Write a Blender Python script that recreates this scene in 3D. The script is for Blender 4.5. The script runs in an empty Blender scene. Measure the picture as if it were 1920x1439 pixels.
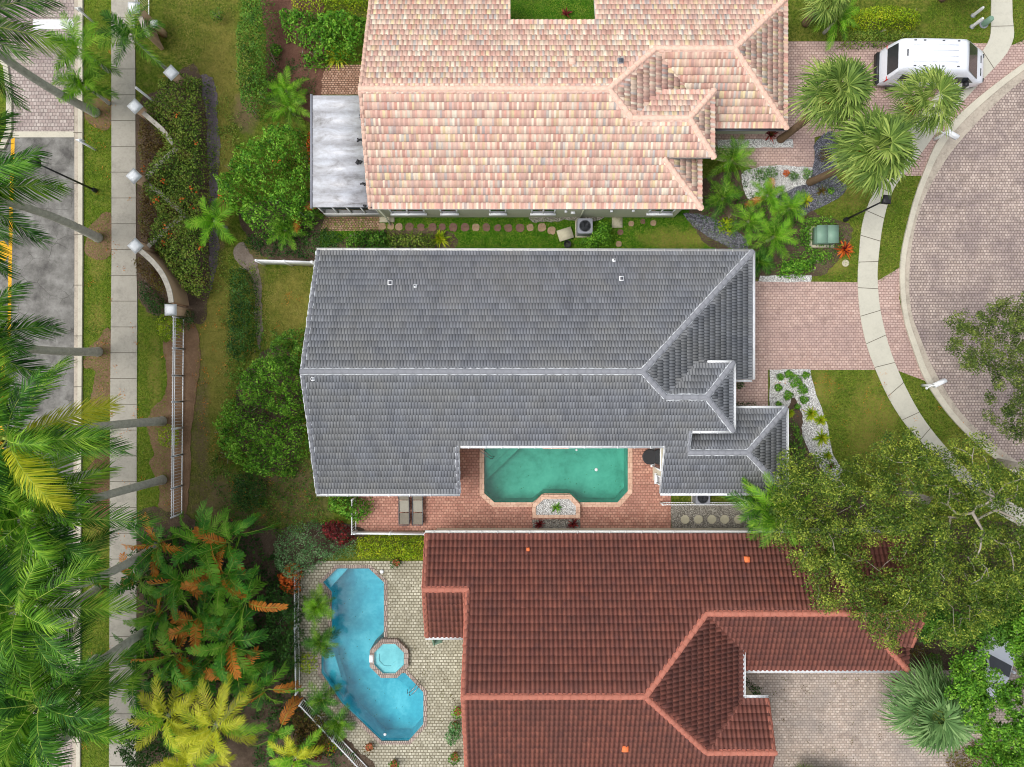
import bpy, math, random
import numpy as np
from mathutils import Vector
from mathutils.geometry import tessellate_polygon

PI = math.pi
S = bpy.context.scene
COL = S.collection
H = 40.0          # camera height in metres
K = 33.0          # photo pixels per metre at ground level
CX, CY = 960.0, 719.5

# ------------------------------------------------------------------ camera, world, sun, exposure
cam = bpy.data.cameras.new('camera')
cam_o = bpy.data.objects.new('camera', cam); COL.objects.link(cam_o)
cam_o.location = (0, 0, H); cam_o.rotation_euler = (0, 0, 0)
cam.sensor_width = 36.0; cam.lens = 18.0 / (960.0 / K / H)
cam.clip_start = 0.5; cam.clip_end = 3000
S.camera = cam_o
SUN_EL, SUN_AZ = 62.0, 262.0      # compass azimuth the light comes from
w = bpy.data.worlds.new('World'); S.world = w; w.use_nodes = True
wt = w.node_tree
bg = wt.nodes['Background']
sky = wt.nodes.new('ShaderNodeTexSky'); sky.sky_type = 'NISHITA'; sky.sun_disc = False
sky.sun_elevation = math.radians(SUN_EL); sky.sun_rotation = math.radians(SUN_AZ)
sky.air_density = 1.0; sky.dust_density = 3.0; sky.ozone_density = 1.0
hs = wt.nodes.new('ShaderNodeHueSaturation'); hs.inputs['Saturation'].default_value = 0.28
wt.links.new(sky.outputs[0], hs.inputs['Color']); wt.links.new(hs.outputs[0], bg.inputs[0])
bg.inputs[1].default_value = 0.15
sl = bpy.data.lights.new('sun', 'SUN'); sl.energy = 1.2; sl.angle = math.radians(32); sl.color = (1.0, 0.965, 0.91)
so = bpy.data.objects.new('sun', sl); COL.objects.link(so)
az = math.radians(SUN_AZ); el = math.radians(SUN_EL)
d = Vector((math.sin(az) * math.cos(el), math.cos(az) * math.cos(el), math.sin(el)))
so.rotation_euler = d.to_track_quat('Z', 'Y').to_euler(); so.location = d * 60
S.view_settings.view_transform = 'Standard'; S.view_settings.look = 'None'
S.view_settings.exposure = 0.62; S.view_settings.gamma = 1.0
S.render.engine = 'CYCLES'; S.cycles.filter_width = 1.05; S.render.filter_size = 1.05

# ------------------------------------------------------------------ helpers
def XY(px, py, z=0.0):
    s = 1 - z / H
    return ((px - CX) / K * s, (CY - py) / K * s)
def P(px, py, z=0.0):
    x, y = XY(px, py, z); return (x, y, z)
def PL(pts, z=0.0): return [XY(a, b, z) for a, b in pts]

class MB:
    def __init__(s): s.v = []; s.n = 0; s.f = []; s.m = []; s.uv = []; s.hasuv = False
    def add(s, verts, faces, mi=0, uv=None):
        verts = np.asarray(verts, float).reshape(-1, 3)
        s.v.append(verts)
        if isinstance(faces, np.ndarray):
            s.f.append(('a', faces + s.n)); s.m.append((mi if np.ndim(mi) else np.full(len(faces), mi)))
        else:
            s.f.append(('l', [[i + s.n for i in f] for f in faces])); s.m.append(np.full(len(faces), mi))
        s.uv.append(uv if uv is not None else None)
        if uv is not None: s.hasuv = True
        s.n += len(verts)
    def build(s, name, mats, parent=None, smooth=False, label=None):
        me = bpy.data.meshes.new(name)
        V = np.concatenate(s.v) if s.v else np.zeros((0, 3))
        o3 = ORG.get(parent, (0, 0, 0)) if parent else (0, 0, 0)
        V = V - np.array(o3)
        loops = []; tot = []; uvs = []
        for (k, F), uv in zip(s.f, s.uv):
            if k == 'a':
                loops.append(F.reshape(-1)); tot.append(np.full(len(F), F.shape[1]))
            else:
                loops.append(np.array([i for f in F for i in f], int)); tot.append(np.array([len(f) for f in F], int))
        L = np.concatenate(loops); T = np.concatenate(tot)
        me.vertices.add(len(V)); me.vertices.foreach_set('co', V.astype(np.float32).ravel())
        me.loops.add(len(L)); me.loops.foreach_set('vertex_index', L.astype(np.int32))
        me.polygons.add(len(T)); st = np.concatenate([[0], np.cumsum(T)[:-1]])
        me.polygons.foreach_set('loop_start', st.astype(np.int32)); me.polygons.foreach_set('loop_total', T.astype(np.int32))
        me.polygons.foreach_set('material_index', np.concatenate(s.m).astype(np.int32))
        if smooth: me.polygons.foreach_set('use_smooth', np.ones(len(T), bool))
        if s.hasuv:   # per-vertex uv
            vuv = np.concatenate([(np.asarray(u, float).reshape(-1, 2) if u is not None else np.zeros((len(v), 2))) for u, v in zip(s.uv, s.v)])
            ul = me.uv_layers.new(name='UVMap'); ul.data.foreach_set('uv', vuv[L].astype(np.float32).ravel())
        me.update(calc_edges=True); me.validate()
        if not isinstance(mats, (list, tuple)): mats = [mats]
        for m in mats: me.materials.append(m)
        o = bpy.data.objects.new(name, me); COL.objects.link(o)
        if parent: o.parent = parent; ORG[o] = o3
        if label: o['label'] = label
        return o

ORG = {}
def thing(name, label, cat, loc=(0, 0, 0), group=None):
    o = bpy.data.objects.new(name, None); COL.objects.link(o); o.location = loc
    o.empty_display_size = 0.2
    ORG[o] = tuple(loc); o['label'] = label; o['category'] = cat
    if group: o['group'] = group
    return o
def tag(o, label, cat, group=None):
    o['label'] = label; o['category'] = cat
    if group: o['group'] = group
    return o
def recenter(o):      # put a single mesh thing's origin at its base
    me = o.data; n = len(me.vertices); a = np.empty(n * 3, np.float32); me.vertices.foreach_get('co', a); a = a.reshape(-1, 3)
    c = np.array([(a[:, 0].min() + a[:, 0].max()) / 2, (a[:, 1].min() + a[:, 1].max()) / 2, a[:, 2].min()])
    me.vertices.foreach_set('co', (a - c).astype(np.float32).ravel()); o.location = c; me.update(); return o

def box(mb, x0, x1, y0, y1, z0, z1, mi=0):
    v = [(x, y, z) for z in (z0, z1) for y in (y0, y1) for x in (x0, x1)]
    mb.add(v, [[0, 2, 3, 1], [4, 5, 7, 6], [0, 1, 5, 4], [2, 6, 7, 3], [0, 4, 6, 2], [1, 3, 7, 5]], mi)
def obox(mb, c, hx, hy, z0, z1, ang=0, mi=0, taper=1.0):
    ca, sa = math.cos(ang), math.sin(ang); v = []
    for z, t in ((z0, 1), (z1, taper)):
        for y in (-hy * t, hy * t):
            for x in (-hx * t, hx * t): v.append((c[0] + x * ca - y * sa, c[1] + x * sa + y * ca, z))
    mb.add(v, [[0, 2, 3, 1], [4, 5, 7, 6], [0, 1, 5, 4], [2, 6, 7, 3], [0, 4, 6, 2], [1, 3, 7, 5]], mi)
def beam(mb, a, b, wd, ht, mi=0):      # box along segment a-b
    a = np.array(a, float); b = np.array(b, float); t = b - a; t /= np.linalg.norm(t)
    up = np.array([0, 0, 1.0]) if abs(t[2]) < .9 else np.array([1.0, 0, 0])
    sd = np.cross(t, up); sd /= np.linalg.norm(sd); up = np.cross(sd, t)
    v = [p + sd * x * wd / 2 + up * y * ht / 2 for p in (a, b) for y in (-1, 1) for x in (-1, 1)]
    mb.add(v, [[0, 1, 3, 2], [4, 6, 7, 5], [0, 4, 5, 1], [2, 3, 7, 6], [0, 2, 6, 4], [1, 5, 7, 3]], mi)
def tube(mb, pts, rad, n=8, mi=0, cap=True):
    pts = [np.array(p, float) for p in pts]; R = rad if hasattr(rad, '__len__') else [rad] * len(pts)
    V = []; ref = np.array([0.13, 0.27, 1.0])
    for i, p in enumerate(pts):
        t = pts[min(i + 1, len(pts) - 1)] - pts[max(i - 1, 0)]; t = t / (np.linalg.norm(t) + 1e-9)
        a = np.cross(t, ref if abs(np.dot(t, ref)) < .95 else np.array([1.0, 0, 0])); a /= np.linalg.norm(a); b = np.cross(t, a)
        for k in range(n):
            q = 2 * PI * k / n; V.append(p + (a * math.cos(q) + b * math.sin(q)) * R[i])
    F = []
    for i in range(len(pts) - 1):
        for k in range(n):
            k2 = (k + 1) % n; F.append([i * n + k, i * n + k2, (i + 1) * n + k2, (i + 1) * n + k])
    if cap: F.append(list(range(n))[::-1]); F.append([(len(pts) - 1) * n + k for k in range(n)])
    mb.add(V, F, mi)
def lathe(mb, c, prof, n=16, mi=0):     # prof: (r, z) list
    V = []; F = []
    for r, z in prof:
        for k in range(n): V.append((c[0] + r * math.cos(2 * PI * k / n), c[1] + r * math.sin(2 * PI * k / n), c[2] + z))
    for i in range(len(prof) - 1):
        for k in range(n): F.append([i * n + k, i * n + (k + 1) % n, (i + 1) * n + (k + 1) % n, (i + 1) * n + k])
    mb.add(V, F, mi); mb.add(V[-n:], [list(range(n))], mi)
def area2(p): return sum(p[i][0] * p[(i + 1) % len(p)][1] - p[(i + 1) % len(p)][0] * p[i][1] for i in range(len(p))) / 2
def prism(mb, poly, z0, z1, holes=(), mi=0, side_mi=None, zf=None):
    if not holes:
        poly = list(poly) if area2(poly) > 0 else list(poly)[::-1]
        mb.add([(x, y, (zf(x, y) if zf else z1)) for x, y in poly], [list(range(len(poly)))], mi)
        if z0 is not None:
            n = len(poly); V = [(x, y, z0) for x, y in poly] + [(x, y, (zf(x, y) if zf else z1)) for x, y in poly]
            mb.add(V, [[i, (i + 1) % n, n + (i + 1) % n, n + i] for i in range(n)], mi if side_mi is None else side_mi)
        return
    loops = [list(poly) if area2(poly) > 0 else list(poly)[::-1]] + [list(h) if area2(h) < 0 else list(h)[::-1] for h in holes]
    tris = tessellate_polygon([[Vector((x, y, 0)) for x, y in l] for l in loops])
    flat = [p for l in loops for p in l]
    T = []
    for t in tris:
        a, b, c = [flat[i] for i in t]
        T.append(list(t) if (b[0] - a[0]) * (c[1] - a[1]) - (b[1] - a[1]) * (c[0] - a[0]) > 0 else list(t)[::-1])
    mb.add([(x, y, (zf(x, y) if zf else z1)) for x, y in flat], T, mi)
    if z0 is not None:
        for l in loops:
            n = len(l); V = [(x, y, z0) for x, y in l] + [(x, y, (zf(x, y) if zf else z1)) for x, y in l]
            mb.add(V, [[i, (i + 1) % n, n + (i + 1) % n, n + i] for i in range(n)], mi if side_mi is None else side_mi)
def smooth_poly(pts, closed=True, k=5):
    out = []; n = len(pts)
    rng_ = range(n) if closed else range(n - 1)
    g = (lambda i: pts[i % n]) if closed else (lambda i: pts[max(0, min(n - 1, i))])
    for i in rng_:
        p0, p1, p2, p3 = g(i - 1), g(i), g(i + 1), g(i + 2)
        for j in range(k):
            t = j / k
            out.append(tuple(0.5 * (2 * p1[c] + (p2[c] - p0[c]) * t + (2 * p0[c] - 5 * p1[c] + 4 * p2[c] - p3[c]) * t * t + (3 * p1[c] - p0[c] - 3 * p2[c] + p3[c]) * t ** 3) for c in (0, 1)))
    if not closed: out.append(tuple(pts[-1]))
    return out
def jag(poly, amp, seed=0, step=0.15):
    r = random.Random(seed); out = []; n = len(poly); ph = [r.uniform(0, 6) for _ in range(4)]; s = 0
    for i in range(n):
        a, b = poly[i], poly[(i + 1) % n]; L = math.dist(a, b); m = max(1, int(L / step))
        nx, ny = (b[1] - a[1]) / (L + 1e-9), -(b[0] - a[0]) / (L + 1e-9)
        for j in range(m):
            t = j / m; s += L / m
            q = amp * (0.5 * math.sin(s * 2.1 + ph[0]) + .3 * math.sin(s * 5.3 + ph[1]) + .25 * math.sin(s * 13 + ph[2]) + r.uniform(-.25, .25))
            out.append((a[0] + (b[0] - a[0]) * t + nx * q, a[1] + (b[1] - a[1]) * t + ny * q))
    return out
def inside(poly, X, Y):
    P_ = np.array(poly); c = np.zeros(len(X), bool); x2, y2 = P_[-1]
    for x1, y1 in P_:
        cond = ((y1 > Y) != (y2 > Y)) & (X < (x2 - x1) * (Y - y1) / ((y2 - y1) + 1e-12) + x1); c ^= cond; x2, y2 = x1, y1
    return c
def edgedist(poly, X, Y):
    D = np.full(len(X), 1e9); P_ = np.array(poly)
    for i in range(len(P_)):
        a = P_[i]; b = P_[(i + 1) % len(P_)]; ab = b - a; L2 = ab @ ab + 1e-12
        t = np.clip(((X - a[0]) * ab[0] + (Y - a[1]) * ab[1]) / L2, 0, 1)
        D = np.minimum(D, np.hypot(X - a[0] - ab[0] * t, Y - a[1] - ab[1] * t))
    return D

# ------------------------------------------------------------------ materials
class NT:
    def __init__(s, name):
        s.m = bpy.data.materials.new(name); s.m.use_nodes = True; s.t = s.m.node_tree; s.b = s.t.nodes['Principled BSDF']
        s.out = s.t.nodes['Material Output']
    def n(s, typ, **k):
        x = s.t.nodes.new(typ)
        for a, v in k.items(): setattr(x, a, v)
        return x
    def l(s, a, b): s.t.links.new(a, b)
    def coord(s, kind='Object'): return s.n('ShaderNodeTexCoord').outputs[kind]
    def setin(s, x, idx, v):
        if hasattr(v, 'links') or isinstance(v, bpy.types.NodeSocket): s.l(v, x.inputs[idx])
        else: x.inputs[idx].default_value = v
    def math(s, op, a, b=0.0, c=None, clamp=False):
        x = s.n('ShaderNodeMath', operation=op); x.use_clamp = clamp; s.setin(x, 0, a); s.setin(x, 1, b)
        if c is not None: s.setin(x, 2, c)
        return x.outputs[0]
    def noise(s, vec, scale, detail=3, rough=.5, dist=0):
        x = s.n('ShaderNodeTexNoise'); s.l(vec, x.inputs['Vector']); x.inputs['Scale'].default_value = scale
        x.inputs['Detail'].default_value = detail; x.inputs['Roughness'].default_value = rough; x.inputs['Distortion'].default_value = dist
        return x.outputs['Fac']
    def ramp(s, fac, stops, interp='LINEAR'):
        x = s.n('ShaderNodeValToRGB'); s.l(fac, x.inputs[0]); e = x.color_ramp.elements; x.color_ramp.interpolation = interp
        while len(e) < len(stops): e.new(0.5)
        for i, (p, c) in enumerate(stops): e[i].position = p; e[i].color = (*c, 1)
        return x.outputs[0]
    def mix(s, fac, a, b, mode='MIX'):
        x = s.n('ShaderNodeMix', data_type='RGBA', blend_type=mode)
        s.setin(x, 0, fac)
        for i, v in ((6, a), (7, b)):
            if isinstance(v, tuple): x.inputs[i].default_value = (*v[:3], 1)
            else: s.l(v, x.inputs[i])
        return x.outputs[2]
    def bump(s, h, strength=.3, dist=.02):
        x = s.n('ShaderNodeBump'); x.inputs['Strength'].default_value = strength; x.inputs['Distance'].default_value = dist
        s.l(h, x.inputs['Height']); s.l(x.outputs[0], s.b.inputs['Normal']); return x
    def done(s, col, rough=.8, spec=.3, metal=0):
        s.setin(s.b, 'Base Color', (*col, 1) if isinstance(col, tuple) else col)
        s.setin(s.b, 'Roughness', rough); s.b.inputs['Specular IOR Level'].default_value = spec; s.b.inputs['Metallic'].default_value = metal
        return s.m
def c8(r, g, b):   # sRGB to linear
    return tuple(((x / 255) / 12.92 if x / 255 <= .04045 else ((x / 255 + .055) / 1.055) ** 2.4) for x in (r, g, b))

def plain(name, col, rough=.6, spec=.4, var=.12, scale=3, metal=0, bump=0):
    t = NT(name); v = t.coord(); n1 = t.noise(v, scale, 4, .6); n2 = t.noise(v, scale * 9, 3, .6)
    f = t.math('ADD', t.math('MULTIPLY', n1, .7), t.math('MULTIPLY', n2, .3))
    c = t.ramp(f, [(.3, tuple(x * (1 - var) for x in col)), (.7, tuple(min(1, x * (1 + var)) for x in col))])
    if bump: t.bump(n2, bump, .02)
    return t.done(c, rough, spec, metal)

def leafmat(name, cols, trans=.22, rough=.55, clump=1.4, fine=1.0):
    """cols: dark, mid, light leaf colours; each leaf its own shade, clumps drift together"""
    t = NT(name); g = t.n('ShaderNodeNewGeometry'); v = t.coord()
    nz = t.noise(v, clump, 3, .6)
    f = t.math('ADD', t.math('MULTIPLY', g.outputs['Random Per Island'], .55 * fine), t.math('MULTIPLY', t.math('SUBTRACT', nz, .5), 1.5))
    f = t.math('ADD', f, .5 - .275 * fine, clamp=True)
    k = len(cols); col = t.ramp(f, [(0.08 + .84 * i / (k - 1), c) for i, c in enumerate(cols)])
    t.done(col, rough, .2)
    tr = t.n('ShaderNodeBsdfTranslucent'); t.l(t.mix(1.0, col, (1.0, 1.0, .55), 'MULTIPLY'), tr.inputs[0])
    ms = t.n('ShaderNodeMixShader'); ms.inputs[0].default_value = trans
    t.l(t.b.outputs[0], ms.inputs[1]); t.l(tr.outputs[0], ms.inputs[2]); t.l(ms.outputs[0], t.out.inputs[0])
    return t.m

# --- grass with dry and bare places (positions where the turf really is worn)
def blobs(t, vec, lst, wob):
    """mask from ellipses (cx, cy, rx, ry) in metres, edges broken by noise"""
    acc = None
    sep = t.n('ShaderNodeSeparateXYZ'); t.l(vec, sep.inputs[0])
    for cx, cy, rx, ry in lst:
        a = t.math('DIVIDE', t.math('SUBTRACT', sep.outputs[0], cx), rx); b = t.math('DIVIDE', t.math('SUBTRACT', sep.outputs[1], cy), ry)
        r = t.math('ADD', t.math('MULTIPLY', a, a), t.math('MULTIPLY', b, b))
        acc = r if acc is None else t.math('MINIMUM', acc, r)
    x = t.math('ADD', t.math('SUBTRACT', 1.0, acc), t.math('MULTIPLY', t.math('SUBTRACT', wob, .5), 3.2))
    return t.math('MULTIPLY', x, 1.0, clamp=True)
def pb(px, py, rx, ry):
    x, y = XY(px, py); return (x, y, rx / K, ry / K)
def grassmat(name, base, dry, dark, soil, dryblobs, soilblobs):
    t = NT(name); v = t.coord()
    n1 = t.noise(v, .7, 5, .6); n2 = t.noise(v, 7, 6, .75); n3 = t.noise(v, 38, 3, .7)
    c = t.mix(t.ramp(n1, [(.38, (0, 0, 0)), (.66, (1, 1, 1))]), base, dry)
    c = t.mix(t.ramp(n2, [(.42, (0, 0, 0)), (.6, (1, 1, 1))]), c, dark)
    n5 = t.noise(v, 2.2, 5, .8); c = t.mix(t.math('MULTIPLY', t.ramp(n5, [(.5, (0, 0, 0)), (.66, (1, 1, 1))]), .6), c, tuple(a * .5 + b_ * .5 for a, b_ in zip(dry, c8(158, 142, 84))))
    n6 = t.noise(v, 3.1, 5, .8, .5); c = t.mix(t.math('MULTIPLY', t.ramp(n6, [(.52, (0, 0, 0)), (.66, (1, 1, 1))]), .5), c, tuple(x * .6 for x in dark))
    c = t.mix(t.math('MULTIPLY', t.ramp(n3, [(.35, (1, 1, 1)), (.6, (0, 0, 0))]), .55), c, tuple(x * .35 for x in dark))
    wob = t.noise(v, 1.3, 6, .75)
    if dryblobs:
        m = t.math('MULTIPLY', blobs(t, v, dryblobs, wob), t.math('ADD', .35, t.math('MULTIPLY', n3, .8)), clamp=True)
        c = t.mix(m, c, t.mix(n2, c8(150, 140, 70), c8(120, 112, 55)))
    if soilblobs:
        m = blobs(t, v, soilblobs, wob)
        c = t.mix(t.math('MULTIPLY', m, t.ramp(n2, [(.3, (1, 1, 1)), (.75, (.45, .45, .45))])), c, t.mix(n3, soil, tuple(x * 2.0 for x in soil)))
    t.bump(n3, .8, .06)
    return t.done(c, .95, .1)

def pavermat(name, bw, bh, cols, joint, stain=None, off=.5, jw=.02, patt=.8, rot=0.0):
    t = NT(name); v = t.coord()
    if rot:
        mp = t.n('ShaderNodeMapping'); t.l(v, mp.inputs[0]); mp.inputs['Rotation'].default_value = (0, 0, rot); v = mp.outputs[0]
    # wobble so the joints are not ruler straight
    nv = t.n('ShaderNodeTexNoise'); nv.inputs['Scale'].default_value = 3.5; t.l(v, nv.inputs['Vector'])
    vm = t.n('ShaderNodeVectorMath', operation='SCALE'); sb = t.n('ShaderNodeVectorMath', operation='SUBTRACT'); t.l(nv.outputs['Color'], sb.inputs[0]); sb.inputs[1].default_value = (.5, .5, .5)
    t.l(sb.outputs[0], vm.inputs[0]); vm.inputs['Scale'].default_value = .055
    ad = t.n('ShaderNodeVectorMath', operation='ADD'); t.l(v, ad.inputs[0]); t.l(vm.outputs[0], ad.inputs[1])
    b = t.n('ShaderNodeTexBrick'); t.l(ad.outputs[0], b.inputs['Vector']); b.offset = off
    b.inputs['Scale'].default_value = 1; b.inputs['Brick Width'].default_value = bw; b.inputs['Row Height'].default_value = bh
    b.inputs['Mortar Size'].default_value = jw; b.inputs['Mortar Smooth'].default_value = .4; b.inputs['Bias'].default_value = 0
    b.inputs['Color1'].default_value = (0, 0, 0, 1); b.inputs['Color2'].default_value = (1, 1, 1, 1); b.inputs['Mortar'].default_value = (.5, .5, .5, 1)
    n1 = t.noise(v, .55, 5, .6); n2 = t.noise(v, 12, 4, .7)
    f = t.math('ADD', t.math('MULTIPLY', b.outputs['Color'], .6), t.math('MULTIPLY', n2, .4))
    k = len(cols); c = t.ramp(f, [(.12 + .76 * i / (k - 1), cc) for i, cc in enumerate(cols)])
    if stain:
        c = t.mix(t.math('MULTIPLY', t.ramp(n1, [(.42, (0, 0, 0)), (.66, (1, 1, 1))]), .75), c, stain)
        n4 = t.noise(v, 2.3, 6, .7); c = t.mix(t.math('MULTIPLY', t.ramp(n4, [(.45, (0, 0, 0)), (.7, (1, 1, 1))]), .5), c, tuple(x * .6 for x in stain))
    n7 = t.noise(v, 1.15, 6, .75, .8); c = t.mix(t.math('MULTIPLY', t.ramp(n7, [(.54, (0, 0, 0)), (.68, (1, 1, 1))]), .38), c, tuple(x * .45 for x in cols[0]))
    c = t.mix(t.math('MULTIPLY', b.outputs['Fac'], patt), c, joint)
    hgt = t.math('ADD', t.math('MULTIPLY', b.outputs['Fac'], -1), t.math('MULTIPLY', n2, .3)); t.bump(hgt, .6, .02)
    return t.done(c, .85, .2)

def gravelmat(name, cols, scale=26, bump=1.0):
    t = NT(name); v = t.coord(); x = t.n('ShaderNodeTexVoronoi'); t.l(v, x.inputs['Vector']); x.inputs['Scale'].default_value = scale; x.inputs['Randomness'].default_value = 1
    sp = t.n('ShaderNodeSeparateColor'); t.l(x.outputs['Color'], sp.inputs[0])
    n = t.noise(v, 2.5, 5, .7)
    f = t.math('ADD', t.math('MULTIPLY', sp.outputs[0], .7), t.math('MULTIPLY', n, .3)); k = len(cols)
    c = t.ramp(f, [(.1 + .8 * i / (k - 1), cc) for i, cc in enumerate(cols)])
    c = t.mix(t.ramp(x.outputs['Distance'], [(.35, (0, 0, 0)), (.75, (.7, .7, .7))]), c, tuple(q * .25 for q in cols[0]))
    t.bump(t.math('MULTIPLY', x.outputs['Distance'], -1), bump, .05)
    return t.done(c, .8, .3)

def mulchmat(name, cols, scale=14):
    t = NT(name); v = t.coord(); n1 = t.noise(v, scale, 6, .8, 1.2); n2 = t.noise(v, 1.1, 4, .6); n3 = t.noise(v, scale * 3, 4, .7)
    f = t.math('ADD', t.math('MULTIPLY', n1, .5), t.math('ADD', t.math('MULTIPLY', n2, .25), t.math('MULTIPLY', n3, .25))); k = len(cols)
    c = t.ramp(f, [(.33 + .34 * i / (k - 1), cc) for i, cc in enumerate(cols)])
    t.bump(n1, 1, .05); return t.done(c, .95, .1)

def tilemat(name, cols, mode, stain=None, streak=None, rough=.75):
    """uv: x = tile columns, y = tile rows.  One colour per tile, dark joints and barrel valleys with their shade painted in"""
    t = NT(name); uv = t.coord('UV'); v = t.coord('Object')
    fl = t.n('ShaderNodeVectorMath', operation='FLOOR'); t.l(uv, fl.inputs[0])
    wn = t.n('ShaderNodeTexWhiteNoise', noise_dimensions='2D'); t.l(fl.outputs[0], wn.inputs['Vector'])
    sp = t.n('ShaderNodeSeparateColor'); t.l(wn.outputs['Color'], sp.inputs[0])
    fr = t.n('ShaderNodeVectorMath', operation='FRACTION'); t.l(uv, fr.inputs[0]); sx = t.n('ShaderNodeSeparateXYZ'); t.l(fr.outputs[0], sx.inputs[0])
    n1 = t.noise(v, .5, 5, .65); n2 = t.noise(v, 11, 4, .7)
    k = len(cols)
    base = t.ramp(sp.outputs[0], [((i + .5) / k, c) for i, c in enumerate(cols)])
    if mode == 'blend':    # two flashed colours side by side on every tile
        b2 = t.ramp(sp.outputs[1], [((i + .5) / k, c) for i, c in enumerate(cols)])
        base = t.mix(t.ramp(sx.outputs[0], [(.38, (0, 0, 0)), (.52, (1, 1, 1))]), base, b2)
    val = t.math('ADD', .84, t.math('MULTIPLY', t.math('ADD', sp.outputs[2], n2), .16))
    hsv = t.n('ShaderNodeHueSaturation'); t.l(val, hsv.inputs['Value']); t.l(base, hsv.inputs['Color']); c = hsv.outputs[0]
    if stain: c = t.mix(t.math('MULTIPLY', t.ramp(n1, [(.4, (0, 0, 0)), (.68, (1, 1, 1))]), .6), c, stain)
    if streak:
        n4 = t.noise(v, 1.9, 6, .7); c = t.mix(t.math('MULTIPLY', t.ramp(n4, [(.5, (0, 0, 0)), (.68, (1, 1, 1))]), .55), c, streak)
    mps = t.n('ShaderNodeMapping'); t.l(uv, mps.inputs[0]); mps.inputs['Scale'].default_value = (.8, .06, 1); n5 = t.noise(mps.outputs[0], 1.0, 5, .7)
    c = t.mix(t.math('MULTIPLY', t.ramp(n5, [(.48, (0, 0, 0)), (.7, (1, 1, 1))]), .32), c, tuple(x * .55 for x in cols[0]))
    # dark joint where one course laps the next, lap shade put into the colour
    g = t.ramp(sx.outputs[1], [(0, (1, 1, 1)), (.07, (.35, .35, .35)), (.12, (0, 0, 0))]) if mode != 's' else t.ramp(sx.outputs[1], [(.0, (.45, .45, .45)), (.05, (.1, .1, .1)), (.09, (0, 0, 0))])
    c = t.mix(t.math('MULTIPLY', g, .4 if mode == 'plain' else .55), c, tuple(x * .35 for x in cols[0]))
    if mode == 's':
        vl = t.math('ABSOLUTE', t.math('SUBTRACT', sx.outputs[0], .5)); c = t.mix(t.math('MULTIPLY', t.ramp(vl, [(.22, (0, 0, 0)), (.44, (1, 1, 1))]), .62), c, tuple(x * .35 for x in cols[0]))  # shade in the valleys between barrels, painted into the tile colour
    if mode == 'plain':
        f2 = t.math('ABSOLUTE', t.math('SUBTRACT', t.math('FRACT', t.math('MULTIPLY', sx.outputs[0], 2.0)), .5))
        c = t.mix(t.math('MULTIPLY', t.ramp(f2, [(.3, (0, 0, 0)), (.45, (1, 1, 1))]), .7), c, tuple(x * .35 for x in cols[0]))  # grooves beside each barrel coloured dark to stand in for shading
    t.bump(n2, .3, .01)
    return t.done(c, rough, .25)

M = {}
M['lawn'] = grassmat('lawn_turf', c8(104, 124, 38), c8(134, 134, 58), c8(66, 88, 22), c8(95, 78, 62),
    [pb(420, 130, 60, 120), pb(415, 300, 25, 160), pb(400, 640, 45, 200), pb(545, 570, 45, 70), pb(1640, 800, 60, 110), pb(1540, 730, 30, 40), pb(1700, 900, 60, 60),
     pb(1270, 448, 90, 25), pb(285, 860, 20, 60), pb(1590, 350, 50, 50), pb(1560, 500, 40, 20), pb(190, 700, 20, 30), pb(1810, 850, 80, 40), pb(190, 1150, 30, 200)],
    [pb(375, 800, 20, 150), pb(400, 930, 70, 60), pb(555, 940, 70, 60), pb(460, 210, 30, 50), pb(590, 460, 100, 40), pb(480, 500, 20, 60), pb(400, 450, 25, 60), pb(440, 1000, 90, 70),
     pb(510, 900, 60, 60), pb(560, 900, 40, 60), pb(1680, 960, 60, 60), pb(1850, 1180, 60, 60)])
M['verge'] = grassmat('verge_turf', c8(108, 132, 34), c8(130, 138, 52), c8(74, 98, 22), c8(95, 80, 60), [pb(183, 480, 22, 60), pb(183, 600, 18, 40), pb(183, 1000, 25, 200), pb(290, 700, 15, 90)], [])
M['deepgrass'] = grassmat('side_yard_turf', c8(66, 118, 20), c8(86, 130, 28), c8(44, 88, 14), c8(80, 70, 50), [pb(1270, 448, 90, 25)], [])
M['asphalt'] = None
def asphalt():
    t = NT('asphalt'); v = t.coord(); n1 = t.noise(v, .8, 6, .7); n2 = t.noise(v, 45, 3, .8)
    c = t.ramp(n1, [(.34, c8(78, 76, 74)), (.5, c8(116, 114, 110)), (.66, c8(146, 144, 140))])
    vo = t.n('ShaderNodeTexVoronoi', feature='DISTANCE_TO_EDGE'); t.l(v, vo.inputs['Vector']); vo.inputs['Scale'].default_value = .9
    nd = t.n('ShaderNodeTexNoise'); t.l(v, nd.inputs['Vector']); nd.inputs['Scale'].default_value = 4
    ad = t.n('ShaderNodeMix', data_type='VECTOR'); ad.inputs[0].default_value = .12; t.l(v, ad.inputs[4]); t.l(nd.outputs['Color'], ad.inputs[5]); t.l(ad.outputs[1], vo.inputs['Vector'])
    cr = t.ramp(vo.outputs['Distance'], [(0, (1, 1, 1)), (.018, (0, 0, 0))])
    gate = t.ramp(t.noise(v, .6, 2), [(.46, (0, 0, 0)), (.56, (1, 1, 1))])
    c = t.mix(t.math('MULTIPLY', t.math('MULTIPLY', cr, gate), .75), c, c8(58, 55, 50))
    c = t.mix(t.math('MULTIPLY', n2, .35), c, c8(90, 88, 84)); t.bump(n2, .5, .01)
    return t.done(c, .9, .2)
M['asphalt'] = asphalt()
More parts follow.
